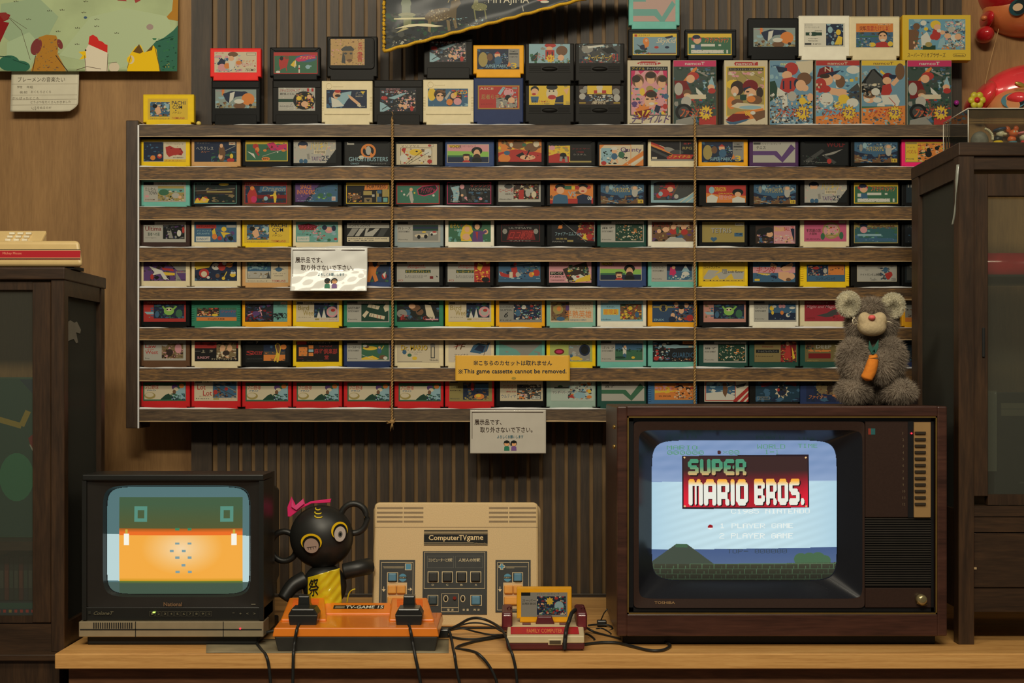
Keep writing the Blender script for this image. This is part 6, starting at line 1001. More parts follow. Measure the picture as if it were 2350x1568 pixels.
for x, w, lab, art in BOXES:
    t = thing('game_box', lab, 'box', (X(x + w / 2, CD), CD + .012, ZT), group='upright game boxes on the rack')
    b = MB(); b.box(X(x, CD), X(x + w, CD), CD, CD + .024, ZT, ZT + BH_ * sC, r=.0006, seg=1); b.build('box_body', mat('box_card', (150, 142, 122), rough=.45), t)
    Art(100, 143).run(art).build('label_print', LBL, t, facing(X(x, CD) + .0006, X(x + w, CD) - .0006, ZT + .0006, ZT + BH_ * sC - .0006, CD - .0001, 100, 143))
on_top(1442, 118, 71, 'black', 'black cassette with a winged bird pilot label, standing across two upright boxes', (10, 10, 101, 49), 'f y;r b 2 9 98 48;f 6a8e9c;r y 0 0 100 8;r r 4 1 10 7;T d 13 1.5 26 5 スカイキッド;p k 8 24 20 34 28 40 34 36 26 28 16 28;e n 24 32 8 6;e o 30 18 7 9;e s 31 16 3 3;p o 26 24 38 20 36 30 28 34;e e 12 42 8 5;e e 24 42 8 3;e r 54 32 5 3;e n 78 32 5 3;S c 52 10 42 16 SkyKid;p n 72 8 90 4 92 8 78 12;r u 30 45 98 48;n 2 44 40 49 8 3 orb 3;b y 0 0 100 50 1.6', 'trap', base=BH_)
on_top(1572, 118, 71, 'black', 'black cassette with green mahjong label, standing above the magenta-topped box', (6, 10, 101, 49), MAHJ, 'trap', base=BH_)
on_top(1443, 117, 82, 'teal', 'teal cassette with a pale zigzag label, highest on the rack, cut by the photo edge', (10, 10, 97, 54), 'f p;f b08c80;p t 0 24 56 24 68 40 92 6 100 14 70 56 50 38 0 38;p t 0 0 30 0 30 8 0 8', base=BH_ + 71)
on_top(1717, 116, 97, 'black', 'tall black cassette with sliding ball player label, standing on upright boxes', (12, 23, 96, 43), BASE, 'tall' if 0 else 'std', base=BH_)
on_top(1833, 117, 103, 'white', 'ribbed white cassette with small night picture, between black and cream ones', (12, 18, 94, 54), 'f w;f c6c0aa;b q 3 2 20 7 .6;T h 3 8 34 4 ファミリーコンピュータ;e e 24 26 12 5;r e 4 22 44 30;e w 16 26 3 4;T k 26 17 18 3 ADVENTURE;T k 10 36 24 3 Copyright;T k 10 41 24 3 Nintendo;r h 2 48 18 53;T k 22 49 20 3 NFC;r n 54 2 96 54;n 54 2 96 54 26 5 nblh 3;e l 64 16 6 8;e y 84 22 6 7;p y 74 52 84 30 94 34 92 52;e l 70 48 4 5;e q 76 30 3 4', 'jaleco' if 0 else 'std', base=BH_, H=57)
on_top(1950, 115, 101, 'cream', 'cream cassette with orange label and a round-faced man in red', (14, 16, 86, 56), 'f o;r b 0 24 100 66;n 0 24 100 66 40 5 bguhq 3;B f 10 8 18 12 突撃;B r 28 7 62 14 風雲たけし城;T c 60 2 34 3 FAMILY;r g 10 34 60 38;e k 72 30 12 9;e s 72 38 11 13;e w 72 46 7 3;e k 66 34 3 1.2;e k 77 34 3 1.2;p r 54 54 68 50 80 50 90 60 90 66 52 66;e y 44 58 9 6;e y 92 56 7 7;n 0 40 40 60 16 4 klg 3;b c 0 0 100 66 1', base=BH_, H=66)
t = thing('game_box', 'wide yellow landscape box with a crowded blue picture, at the rack end', 'box', (X(2150, CD), CD + .012, ZT + BH_ * sC))
b = MB(); b.box(X(2071, CD), X(2228, CD), CD, CD + .026, ZT + BH_ * sC, ZT + (BH_ + 104) * sC, r=.0008, seg=1); b.build('box_body', mat('box_yellow', (214, 160, 24), rough=.4), t)
a = Art(157, 104).run('f y;r 5890a8 14 9 145 80;n 14 9 145 40 16 9 lblb 3;p u 14 34 30 32 38 40 34 66 24 80 14 80;e u 32 26 8 8;n 24 40 48 78 16 5 ogus 3;e y 76 22 12 10;p w 42 50 56 38 66 56 60 74 44 74;e r 78 44 10 14;e s 80 28 8 7;e r 70 50 7 7;e s 92 40 6 5;e w 84 36 5 4;p l 80 76 86 56 96 50 100 76;n 98 14 143 74 110 5 qhwicphl 3;e s 104 48 8 6;e w 118 52 7 7;e s 128 50 8 7;e i 112 34 8 6;n 90 70 143 79 20 4 uxo 3;e w 48 18 7 6;e y 54 32 5 4;r e 46 70 76 80;e a 60 68 8 6')
a.text('d', 11, 87, 88, 11, 'スーパーマリオブラザーズ', .035); a.run('e d 120 93 4 3.6;e d 142 93 4 3.6;r d 120 89.4 142 96.6;e y 120 93 3.2 2.9;e y 142 93 3.2 2.9;r y 120 90.1 142 95.9'); a.text('d', 120, 91, 22, 4.4, 'Nintendo')
a.build('label_print', LBL, t, facing(X(2071, CD) + .0006, X(2228, CD) - .0006, ZT + BH_ * sC + .0006, ZT + (BH_ + 104) * sC - .0006, CD - .0001, 157, 104))
cassette(1186, 0, 126, 80, 'orange', 'orange cassette standing in the small cream and red console', (10, 11, 106, 56), 'f q;r k 0 0 20 7;T h 34 1 48 4 ファミリーコンピュータ;T k 2 14 30 5 スーパー;T k 2 21 30 4 SUPER BROS;r n 34 8 97 46;n 34 8 97 46 60 4 nbcurgsl 3;x y 62 18 9 8;e l 82 28 10 10;n 40 30 96 46 20 4 bgr 5', d=df + .095, z=zc1 + .0005)
# push pins
for px, py, c, lab in ((456, 283.5, (214, 180, 96), 'tiny round brass bead resting on the rack beside the yellow cassette'), (2195, 236, (150, 40, 130), 'small sparkling purple bead pinned beside the last upright box')):
    b = MB(); dd = CD - .004 if px < 999 else 3.19
    if px < 999: b.lathe([(.001, -.0056), (.0042, -.004), (.0056, 0), (.0042, .004), (.001, .0056)], (X(px, dd), dd, ZT + .0057), axis='y')
    else: b.ell(P(px, py, dd), (.006, .0055, .006), n=8)
    tag(b.build('bead', mat('bead%d' % px, c, rough=.15, coat=.8), smooth=False), lab, 'bead')

# ---------------------------------------------------------------- notices on the rack
def notice(x0, x1, y0, y1, d, lab, art, H, W, cat='notice', curve=0.0, colr=(214, 212, 200), film=0.004, coat=0.6):
    t = thing('notice', lab, cat, P((x0 + x1) / 2, y1, d)); ax0, ax1, az0, az1 = X(x0, d), X(x1, d), Z(y1, d), Z(y0, d)
    def surf(u, v, h):
        s_ = max(0.0, v - .47); bend = curve * (s_ * s_ / (s_ + .06)) + (curve * .02 * math.sin(17 * u + 5 * v) * math.sin(13 * v - 4 * u) if curve else 0)
        return (ax0 + (ax1 - ax0) * u, d - bend - 0.0012 * math.sin(3.1 * u + 1) - h, az1 - (az1 - az0) * v)
    m = MB(); m.grid(lambda u, v: surf(u, v, 0), 48, 48); sh = m.build('sheet', mat('paper_%d' % sum(colr), colr, rough=.35, vary=.03, coat=coat), t)
    for p in sh.data.polygons: p.use_smooth = True
    so = sh.modifiers.new('thickness', 'SOLIDIFY'); so.thickness = 0.0006; so.offset = -1
    art.build('lettering', printed(), t, lambda u, v, h: surf(u / W, v / H, .0008 + h)); return t
def kids(a, x, y, s):
    for dx, c in ((0, (44, 110, 84)), (17, (110, 80, 130))):
        a.ell('k', x + dx * s, y - 8 * s, 7.4 * s, 7 * s); a.ell('s', x + dx * s, y - 6 * s, 6 * s, 5 * s); a.poly(c, [(x + (dx - 6.5) * s, y + 10 * s), (x + (dx - 6) * s, y + 1 * s), (x + (dx - 3) * s, y - 1 * s), (x + (dx + 3) * s, y - 1 * s), (x + (dx + 6) * s, y + 1 * s), (x + (dx + 6.5) * s, y + 10 * s)]); a.ell('k', x + dx * s, y - 11 * s, 6.8 * s, 3.6 * s)
    a.ell('k', x + 10.5 * s, y - 6 * s, 2 * s, 5 * s)
def jnotice():
    a = Art(174, 100); a.run('r d 4 4.5 168 6;r d 4 6 4.9 66'); a.text('d', 10, 22, 62, 13, '展示品です、', .012); a.text('d', 23, 39, 120, 13, '取り外さないで下さい。', .012); a.text((50, 96, 110), 62, 58, 60, 7.5, 'よろしくお願いします', .02); kids(a, 84, 84, .95); return a
notice(668, 843, 569, 669, 3.082, 'white laminated notice with two printed children, glare across it, amid the cassettes', jnotice(), 100, 174, curve=0.030)
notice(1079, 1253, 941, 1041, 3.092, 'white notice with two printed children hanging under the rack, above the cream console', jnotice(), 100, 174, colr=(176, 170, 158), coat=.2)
a = Art(263, 58); a.text((30, 44, 60), 54, 12, 168, 11, 'こちらのカセットは取れません', .016); a.text((30, 44, 60), 19, 31, 236, 13, 'This game cassette cannot be removed.', .016)
for x, y in ((47, 17), (12, 37)):
    a.line((30, 44, 60), x - 4.5, y - 4.5, x + 4.5, y + 4.5, 1.1); a.line((30, 44, 60), x + 4.5, y - 4.5, x - 4.5, y + 4.5, 1.1)
    for q, w in ((4, 0), (-4, 0), (0, 4), (0, -4)): a.ell((30, 44, 60), x + q, y + w, 1.1, 1.1, 8); a.run('e a 134 52 5 3')
notice(1045, 1308, 816, 874, 3.088, 'yellow notice saying the cassettes cannot be removed, across the two lowest rows', a, 58, 263, colr=(210, 158, 56), coat=.1)

# ---------------------------------------------------------------- pennant, children's picture, hand-written sheet
dp = 3.085
pn = thing('pennant', 'dark souvenir pennant with deer under clear film and yellow fringed edge, above the cassettes', 'pennant', P(880, 122, dp))
pen = [(877, 124), (875, -60), (1560, -60), (1330, 3)]
pts = [(X(x, dp), Z(y, dp)) for x, y in [(882, 118), (880, -60), (1560, -60), (1332, -1), (1130, 50)]]
b = MB(); b.prism(pts, dp, dp + .002); b.build('cloth', mat('pennant_cloth', (26, 34, 42), rough=.6), pn)
a = Art(480, 124)                                              # origin at pixel (878, 0)
a.run('n 6 30 130 116 60 9 kehek 4;n 60 50 250 90 20 7 keh 5;e 6c7464 54 8 12 10;r 6c7464 44 -4 64 30;e 7c7c60 56 34 20 5;r 6c7050 48 38 66 62;e 6c7050 56 40 14 5;p 5c6450 46 60 68 60 76 104 40 104;p b8b088 26 42 96 40 140 28 150 30 100 44 26 45;e 5a4c38 130 34 34 15 -12;n 106 22 158 48 50 2.2 cqx 3;p 5a4c38 152 36 158 2 176 -2 180 8 170 20 168 48;p 6c5c40 104 44 112 48 110 74 104 72;p 6c5c40 146 46 154 48 156 70 150 72;p 6c5c40 160 44 168 44 172 64 166 66;l b0a070 150 6 156 -6 1.4;l b0a070 166 2 176 -6 1.4;e 6c6c48 222 16 18 9;p 6c6c48 206 16 212 -4 218 -8 220 10;l 6c6c48 210 20 214 48 3;l 6c6c48 234 20 238 44 3;n 206 6 240 24 24 1.4 cq 3;p c8c0a0 28 66 60 56 100 54 140 60 120 62 80 60;p a09870 30 76 60 66 50 62;n 20 90 140 112 40 4 qhkei 6;n 150 40 280 64 40 3 hkql 6')
a.text((196, 190, 170), 242, -8, 94, 20, 'MIYAJIMA', 0.0); a.run('e r 366 -2 14 5;e w 372 4 10 3;p i 320 14 322 14 324 26 322 26;p i 300 24 302 24 304 40 301 38')
a.polys = [(c, p_, t) for c, p_, t in a.polys if all(y < 118 - (x - 4) * .262 for x, y in p_)]
a.build('printed_picture', printed(), pn, lambda u, v, h: (X(878 + u, dp), dp - .0003 - h, Z(v, dp)))
fil = MB(); fil.grid(lambda u, v: (X(884 + 420 * u, dp), dp - .005 - .0015 * math.sin(14 * u + 5 * v) * math.sin(9 * u - 3 * v), Z(-40 + (154 - 108 * u) * v, dp)), 40, 20)
fil.build('clear_film', glass('clear_film', (.95, .95, .93), rough=.12, refl=.15), pn)
YF = mat('yellow_fringe', (198, 148, 34), rough=.9, vary=.3, scale=500, bump=.6)
b = MB(); pts = [P(881 + 1.2 * math.sin(k * 1.3), -40 + k * 4, dp - .003) for k in range(40)] + [P(882 + k * 7.2, 117.5 - k * 1.89 + 1.1 * math.sin(k * 1.1), dp - .003) for k in range(0, 76)]
b.tube(pts, [0.0058 if k > 40 else 0.0062 for k in range(len(pts))], n=7, flat=.6); b.build('fringe_edge', YF, pn)

dw = 3.215
pa = thing('painting', "child's green crayon and watercolour picture of animals pinned to the plywood wall", 'picture', P(200, 168, dw))
def psurf(u, v, h):
    px, py = -40 + u, -20 + v; out = .002 + .013 * v / 187
    return (X(px, dw), dw - out - h, Z(py, dw))
W_, H_ = 450, 187
m = MB(); m.grid(lambda u, v: psurf(u * W_, v * H_, 0), 40, 24)
sheet = m.build('paper', mat('green_wash', (148, 162, 120), rough=.7, vary=.16, scale=9), pa)
so = sheet.modifiers.new('thickness', 'SOLIDIFY'); so.thickness = .0006; so.offset = -1
a = Art(W_, H_)
a.run('p 8c9c78 40 40 140 20 200 60 170 110 90 120 50 90;p a8b088 240 150 320 60 410 90 400 140 300 180;p 8ca080 250 66 300 40 330 22 300 80;n 60 10 400 120 26 3 4040 3' if 0 else 'p 86997a 44 30 130 16 176 60 150 112 80 130 40 96;p 9aa884 180 150 250 60 330 40 430 60 440 150 320 180;p 94a684 60 120 110 96 140 130 110 180 60 180')
for x, y in ((78, 22), (155, 44), (108, 64), (238, 22), (234, 48), (264, 64), (220, 84), (176, 92), (220, 122), (264, 80), (184, 42), (310, 96)):
    for q in (-5, 0, 5): a.line((52, 40, 30), x + q, y + abs(q) * .3, x + q * .6 + 1, y + 3.5, 1.5)
a.run('p f 30 52 52 50 66 56 62 66 50 72 64 74 56 92 44 120 42 187 30 187;p 7a2c28 38 52 56 50 64 60 52 70;l 4a3a2a 62 62 92 92 1;l 4a3a2a 92 92 114 160 1;l 4a3a2a 64 62 104 88 .8;e 2c5c48 66 168 24 18;e 2c5c48 88 176 26 14;l 1c3c30 44 152 70 154 1.6;l 1c3c30 74 160 108 172 1.6')
a.run('p 9a6c28 124 130 132 108 150 102 172 104 178 120 176 146 188 168 196 187 116 187 128 150;e 6c3230 127 130 12 20 18;e 6c3230 181 124 6 12 -20;l 3c2a1c 172 150 200 187 2;l 3c2a1c 126 150 120 187 1.6;n 126 112 180 186 40 3 ux 3')
a.run('e b8ac94 266 174 26 10;p c2b8a2 238 140 246 126 262 128 290 142 292 187 240 187;p r 246 124 248 106 256 102 266 108 270 116 278 118 284 124 290 126 290 144;p y 240 140 224 142 234 150 226 160 242 156;e d 240 138 2 2.4;e b8ac94 306 178 12 12;l 4c382c 238 150 242 187 1.2;l 4c382c 291 146 290 187 1.2;l 4c382c 220 184 244 176 1.2;l 4c382c 244 176 276 182 1.2;l 4c382c 292 168 312 166 1')
a.run('p 2f5c4a 380 140 400 118 420 108 440 92 450 80 450 187 390 187;n 388 110 448 184 30 5 eg 3;l 1c3a30 400 118 440 106 1.4;p y 336 187 340 150 354 130 366 126 374 144 380 140 394 126 402 136 410 187;p 5c4420 348 142 362 124 372 142 364 146;p 5c4420 378 142 394 126 392 138;e c 344 160 8 10;e y 341 160 6 8;l 5a4428 398 130 412 187 1.4;l 5a4428 336 180 344 150 1.2')
a.run('p 8c3c38 310 22 324 10 332 24;p 8c3c38 346 10 364 22 352 28;p 9a6c28 438 20 450 20 450 70 428 66 424 60 436 46;e 8c7c74 386 84 8 7;e 3c5068 238 62 4 3;n 422 168 432 178 6 3 ea 3')
a.build('crayon_drawing', printed('crayon', rough=.8), pa, lambda u, v, h: psurf(u, v, .0002 + h))
hs = thing('note_sheet', 'white hand-written sheet with a curled corner under the green picture', 'paper', P(105, 258, dw))
def nsurf(u, v, h):
    out = .001 + .009 * max(0, v)
    return (X(27 + 155 * u, dw), dw - out - h, Z(160 + 98 * v - 8 * max(0, u - .75) * v, dw))
m = MB(); b2 = m.grid(lambda u, v: nsurf(u * (1 - .12 * max(0, v - .8) ** 2 / .04), v, 0), 20, 20); s2_ = m.build('sheet', mat('note_paper', (180, 174, 152), rough=.6, vary=.04), hs)
so = s2_.modifiers.new('thickness', 'SOLIDIFY'); so.thickness = .0005; so.offset = -1
a = Art(155, 98)
for y in (34, 60, 70.5, 83): a.run(f'l 8c8472 1 {y} 152 {y} .8')
a.text((70, 62, 50), 15, 17, 108, 12, 'ブレーメンの音楽たい', -.002)
for x, y, w, s_ in ((14, 38, 12, '学校'), (36, 38, 14, '年組'), (20, 50, 18, '名前'), (46, 49, 46, 'おくむらさくら'), (4, 64, 60, 'がんばったところ'), (46, 73, 92, 'どうぶつをたくさんかきました'), (48, 86, 46, 'いろをぬるのが'), (50, 92, 10, 'です')): a.text((96, 88, 74), x, y, w, 6 if y != 92 else 3, s_, -.002)
a.build('handwriting', printed('crayon', rough=.8), hs, lambda u, v, h: nsurf(u / 155, v / 98, .0003 + h))
# ---------------------------------------------------------------- telephone on the glass cabinet
dt = 2.585; TZ = zt
ph = thing('telephone', 'cream push-button telephone with a red band, on the glass cabinet', 'telephone', (X(70, dt), dt + .06, TZ))
PC = mat('phone_cream', (190, 164, 112), rough=.25, vary=.04, coat=.4)
def px_(x): return X(x, dt)
zb0, zb1 = TZ + .004, Z(546, dt + .06)
bm_ = frustum(px_(-70), px_(191), px_(-64), px_(181), zb0, Z(552, dt), dt, dt + .14, dt + .004, dt + .13)
for v in bm_.verts:
    if v.co.y > dt + .1: v.co.x = X(-60 if v.co.x < px_(60) else 174, v.co.y); v.co.z += .006 if v.co.z > zb0 + .01 else 0
b = MB(); b.add(bev(bm_, .007, 3)); body = b.build('base_body', PC, ph)
b = MB(); b.box(px_(-60), px_(166), dt + .01, dt + .07, TZ, TZ + .006); b.build('rubber_feet', BLK, ph)
a = Art(260, 26); a.run('f 9c2028;r 26241f 0 0 260 2;r c0a878 0 2 260 3.2;r c0a878 0 21.8 260 23;r 26241f 0 23.4 260 25.6'); a.text((200, 120, 96), 72, 7, 46, 8, 'Mickey Mouse', .03)
a.build('red_band', printed(), ph, lambda u, v, h: (px_(-63 + 247 * u / 260), dt - .0004 + .004 * ((Z(572 + v * .9, dt) - zb0) / (Z(552, dt) - zb0)) - .0006 - h, Z(572 + v * .9, dt)))
kp = slab(px_(-70), px_(84), X(-60, dt + .055), X(108, dt + .055), dt + .004, dt + .055, Z(570, dt), Z(529, dt + .055), Z(575, dt), 'keypad_deck', PC, ph, .003)
KEY = mat('phone_key', (200, 192, 170), rough=.3); 
for r in range(4):
    for c in range(3):
        t_ = (3 - r) / 3; y = dt + .017 + .027 * t_; z = Z(570, dt) + (Z(529, dt + .055) - Z(570, dt)) * (y - dt - .004) / .051
        cx = X(15 + c * 19 + t_ * 14, y); b = MB(); b.box(cx - .0052, cx + .0052, y - .0048, y + .002, z - .0012, z + .0032, r=.001); b.build('number_key', KEY, kp)

# ---------------------------------------------------------------- inflatable toy
dd = 2.75
dl_ = thing('inflatable_toy', 'black inflatable vinyl toy with pink ribbon and shiny yellow wrap, behind the orange console', 'toy', P(745, 1440, dd))
VIN = mat('black_vinyl', (30, 30, 28), rough=.42, vary=.1, scale=18, bump=.05)
r_ = 70 * dd / F; hc = P(738, 1232, dd)
b = MB(); b.ell(hc, (r_ * 1.04, r_ * .8, r_ * 1.03), n=40)
b.ell(P(745, 1345, dd), (r_ * .72, r_ * .55, r_ * .75), n=28); b.ell(P(742, 1425, dd), (r_ * .9, r_ * .7, r_ * .26), n=28)
b.tube(spline([P(700, 1330, dd - .01), P(672, 1345, dd - .02), P(650, 1375, dd - .03)], 6), [.017 - .0004 * k for k in range(13)], n=14)
b.tube(spline([P(790, 1312, dd - .01), P(826, 1304, dd - .01), P(846, 1300, dd + .005)], 6), [.016] * 13, n=14)
b.build('body', VIN, dl_)
for cx, cy, tilt in ((812, 1190, .3), (652, 1254, -.3)):
    b = MB(); c = P(cx, cy, dd + .01); R = .026
    b.tube([c + Vector((R * math.cos(k * 6.2832 / 28), 0, R * 1.1 * math.sin(k * 6.2832 / 28))) for k in range(28)], .0062, n=10, closed=True); b.build('ring_handle', VIN, dl_)
PK = mat('pink_ribbon', (226, 40, 100), rough=.35, vary=.08)
def sheetpoly(pl, name, m_, par, dpt, th=.003):
    b = MB(); b.prism([(X(x, dpt), Z(y, dpt)) for x, y in pl], dpt, dpt + th, r=.0008, seg=1); return b.build(name, m_, par)
rb = sheetpoly([(660, 1186), (659, 1165), (669, 1140), (680, 1164), (696, 1144), (700, 1158), (713, 1151), (760, 1145), (758, 1154), (715, 1156), (690, 1168), (666, 1187)], 'ribbon', PK, dl_, dd - .02)
sheetpoly([(669, 1141), (675, 1163), (690, 1150), (696, 1145), (698, 1157), (680, 1172), (668, 1164)], 'ribbon_fold', mat('pink_light', (236, 70, 120), rough=.35), rb, dd - .0245)
def on_head(px, py, h=0.0):
    x = X(px, dd) - hc.x; z = Z(py, dd) - hc.z; q = 1 - (x / (r_ * 1.04)) ** 2 - (z / (r_ * 1.03)) ** 2
    return Vector((hc.x + x, hc.y - r_ * .8 * math.sqrt(max(.02, q)) - .0008 - h, hc.z + z))
for cx, cy, rx, ry, open_ in ((723, 1246, 17, 17, 0), (786, 1221, 12, 17, 1)):
    a = Art(140, 140)
    a.ell('y', 70 - (4 if open_ else 0), 54, 54, 48, 30); a.ell((26, 26, 25), 70, 64, 46, 46, 30); a.ell((168, 158, 150) if open_ else (150, 128, 116), 70, 74, 38, 42, 30)
    if open_: a.ell((90, 88, 84), 72, 76, 15, 18, 20); a.ell('k', 72, 76, 8, 10, 16)
    else: a.run('l 3a3230 46 86 96 78 4;l 3a3230 54 86 54 98 3;l 3a3230 66 84 67 97 3;l 3a3230 78 82 80 94 3;l 3a3230 90 78 94 88 3')
    q0 = on_head(cx, cy); c0, tx, tz = on_head(cx, cy, .0045), (on_head(cx + 3, cy) - q0) / 3, (on_head(cx, cy - 3) - q0) / -3
    a.build('printed_eye', printed('vinyl_print', rough=.3), dl_, lambda u, v, h: c0 + tx * ((u - 70) / 38 * rx) + tz * ((v - 74) / 42 * ry) + Vector((0, -h, 0)))
b = MB()
for q, (w, y) in enumerate(((6, 1165), (8, 1173), (9, 1181))): b.tube([on_head(733 + q * 2 + w * math.cos(t_ * .5 + .4), y + 3.5 * math.sin(t_ * .5 + .4), .0004) for t_ in range(0, 7)], .0013, n=6)
b.build('curl_marks', mat('yellow_ink', (206, 176, 30), rough=.4), dl_)
YV = mat('yellow_vinyl', (190, 168, 26), rough=.12, vary=.12, scale=30, coat=.8, bump=.25)
b = MB()
def wrap(u, v):
    px = 706 + 74 * u + (10 * v if u > .5 else 0) * (1 - abs(u - .5)); py = 1326 - 22 * u + v * (62 + 24 * u); y = dd - .058 - .012 * math.sin(math.pi * min(1, u)) + .002 * math.sin(15 * u + 9 * v) * math.sin(13 * v + 4 * u)
    return (X(px, y), y, Z(py, y))
b.grid(wrap, 30, 30); yw = b.build('yellow_wrap', YV, dl_); so = yw.modifiers.new('thickness', 'SOLIDIFY'); so.thickness = .0008
a = Art(100, 100); a.text('k', 3, 10, 32, 60, '祭', .05); a.build('festival_mark', printed('vinyl_print', rough=.3), dl_, lambda u, v, h: Vector(wrap(u / 100, v / 100)) + Vector((0, -.0012 - h, 0)))
b = MB(); b.tube(spline([P(796, 1384, dd - .05), P(800, 1366, dd - .05), P(806, 1356, dd - .052), P(815, 1352, dd - .05)], 6), .0025, n=8, flat=.5); b.build('wrap_tail', YV, dl_)

# ---------------------------------------------------------------- grey plush mouse on the big television
dm = 2.70; zt_tv = o0[3]; FR = random.Random(11)
ms = thing('plush_mouse', 'fluffy grey plush mouse with pale ears hugging a carrot, sitting on the big television', 'plush toy', P(2005, 928, dm))
ms.location.z = zt_tv; WM[ms] = Matrix.Translation(ms.location)
sm = dm / F
def pm(x, y, dy=0.0): return Vector((X(x, dm + dy), dm + dy, Z(y, dm + dy)))
def lump(items, vox=.004):
    b = MB()
    for c, r in items: b.ell(c, r, n=28)
    me = bpy.data.meshes.new('lump'); b.bm.to_mesh(me); b.bm.free(); o = bpy.data.objects.new('lump', me); COL.objects.link(o)
    m = o.modifiers.new('r', 'REMESH'); m.mode = 'VOXEL'; m.voxel_size = vox; m2 = o.modifiers.new('s', 'SMOOTH'); m2.iterations = 8; m2.factor = .5
    ev = o.evaluated_get(bpy.context.evaluated_depsgraph_get()); r = bpy.data.meshes.new_from_object(ev); bpy.data.objects.remove(o); return r
R3 = lambda a, b_, c: (a * sm, b_ * sm, c * sm)
items = [(pm(1998, 850, .02), R3(62, 52, 72)), (pm(2008, 890, .02), R3(76, 58, 34)), (pm(2000, 741, .01), R3(54, 50, 49)), (pm(1999, 792, .015), R3(52, 46, 40)), (pm(1958, 898, -.045), R3(34, 42, 22)), (pm(2062, 899, -.04), R3(34, 42, 21)),
         (pm(1957, 822, -.035), R3(30, 30, 40)), (pm(1972, 850, -.058), R3(22, 20, 24)), (pm(2042, 822, -.035), R3(32, 30, 42)), (pm(2022, 848, -.058), R3(24, 20, 26)), (pm(1999, 708, -.012), R3(30, 30, 16))]
me = lump(items)
# hairs grown out of the plush skin, as part of the same mesh
def furry(me, n, L, w, lean):
    me.calc_loop_triangles(); tris = me.loop_triangles; ar = [t.area for t in tris]; V = [tuple(v.co) for v in me.vertices]; Fc = [tuple(p.vertices) for p in me.polygons]; nb = len(Fc); mi = [0] * nb
    pick = FR.choices(range(len(tris)), ar, k=n)
    for k in pick:
        t = tris[k]; a, b, c = [me.vertices[i].co for i in t.vertices]; u, v = FR.random(), FR.random()
        if u + v > 1: u, v = 1 - u, 1 - v
        p = a + (b - a) * u + (c - a) * v; nn = t.normal; l = L * FR.uniform(.6, 1.25)
        rv = Vector((FR.gauss(0, 1), FR.gauss(0, 1), FR.gauss(0, 1))); d = (nn * .75 + lean + rv * .33).normalized(); s_ = d.cross(rv).normalized() * w; i = len(V)
        q = p + d * l * .55; e = p + (d + lean * .5 + rv * .12).normalized() * l
        V += [tuple(p - s_), tuple(p + s_), tuple(q + s_ * .8), tuple(q - s_ * .8), tuple(e)]; Fc += [(i, i + 1, i + 2, i + 3), (i + 3, i + 2, i + 4)]; cl = FR.choice((0, 1, 1, 2)); mi += [cl, cl]
    m2 = bpy.data.meshes.new('fur'); m2.from_pydata(V, [], Fc); m2.polygons.foreach_set('material_index', mi); m2.update(); return m2
FUR = [mat('fur_grey', (132, 120, 106), rough=.9, vary=.35, scale=22), mat('fur_mid', (170, 158, 142), rough=.9, vary=.3, scale=22), mat('fur_pale', (208, 200, 184), rough=.9, vary=.2, scale=22)]
def place(me, name, m_, par, smooth=True):
    me.transform(WM[par].inverted()); me.materials.clear(); me.name = name
    for x in (m_ if isinstance(m_, list) else [m_]): me.materials.append(x)
    return link(name, me, m_, par, smooth)
fm = furry(me, 70000, .0125, .00028, Vector((0, 0, -.25))); place(fm, 'body', FUR, ms)
EAR = mat('ear_plush', (188, 182, 160), rough=.9, vary=.15, scale=60)
for x, y, rx, rz in ((1947, 698, 26, 28), (2049, 702, 26, 28)):
    e = lump([(pm(x, y, -.02), R3(rx, 13, rz))], .0025)
    cx, cz = X(x, dm - .02), Z(y, dm - .02)
    for v in e.vertices:                                       # cupped front
        q = ((v.co.x - cx) / (rx * sm)) ** 2 + ((v.co.z - cz + 6 * sm) / (rz * sm)) ** 2
        if v.co.y < dm - .02 and q < .45: v.co.y += (.45 - q) * .034
    ear = place(furry(e, 7000, .005, .00026, Vector((0, 0, -.1))), 'ear', [EAR, EAR, mat('ear_pale', (190, 186, 166), rough=.9)], ms)
mz = lump([(pm(2001, 747, -.046), R3(34, 25, 25)), (pm(1984, 734, -.05), R3(15, 17, 18)), (pm(2019, 734, -.05), R3(16, 17, 18)), (pm(2002, 752, -.05), R3(32, 22, 20))], .0025)
place(mz, 'muzzle', mat('muzzle_plush', (172, 154, 120), rough=.9, vary=.12, scale=200, bump=.4), ms)
b = MB(); b.ell(pm(2001, 729, -.066), R3(8, 8, 6)); b.build('nose', mat('nose_pink', (206, 86, 84), rough=.6), ms)
for side in (((1972, 744, 1956, 728), (1971, 741, 1958, 737), (1972, 747, 1962, 743)), ((2034, 737, 2052, 745), (2033, 740, 2044, 741))):
  b = MB()
  for q in side: b.tube([pm(q[0], q[1], -.06), pm((q[0] + q[2]) / 2, (q[1] + q[3]) / 2 - 2, -.075), pm(q[2], q[3], -.07)], .0005, n=5)
  if side[0][0] < 2000: b.tube(spline([pm(1962, 728, -.055), pm(1957, 734, -.068), pm(1958, 743, -.068), pm(1964, 746, -.06)], 5), .0011, n=6)
  b.build('whiskers', mat('whisker', (200, 188, 160), rough=.5), ms)
b = MB(); cpts = [pm(2003, 814, -.088), pm(2004, 824, -.088), pm(2001, 838, -.088), pm(1996, 854, -.087), pm(1990, 866, -.086), pm(1987, 874, -.085)]
b.tube(spline(cpts, 5), [(.007 + .0045 * math.sin(min(1, k / 18) * 1.9)) if k < 22 else .0115 - (k - 21) * .0024 for k in range(26)], n=14); ca = b.build('carrot', mat('carrot_felt', (208, 116, 34), rough=.9, vary=.15, scale=120, bump=.4), ms)
b = MB()
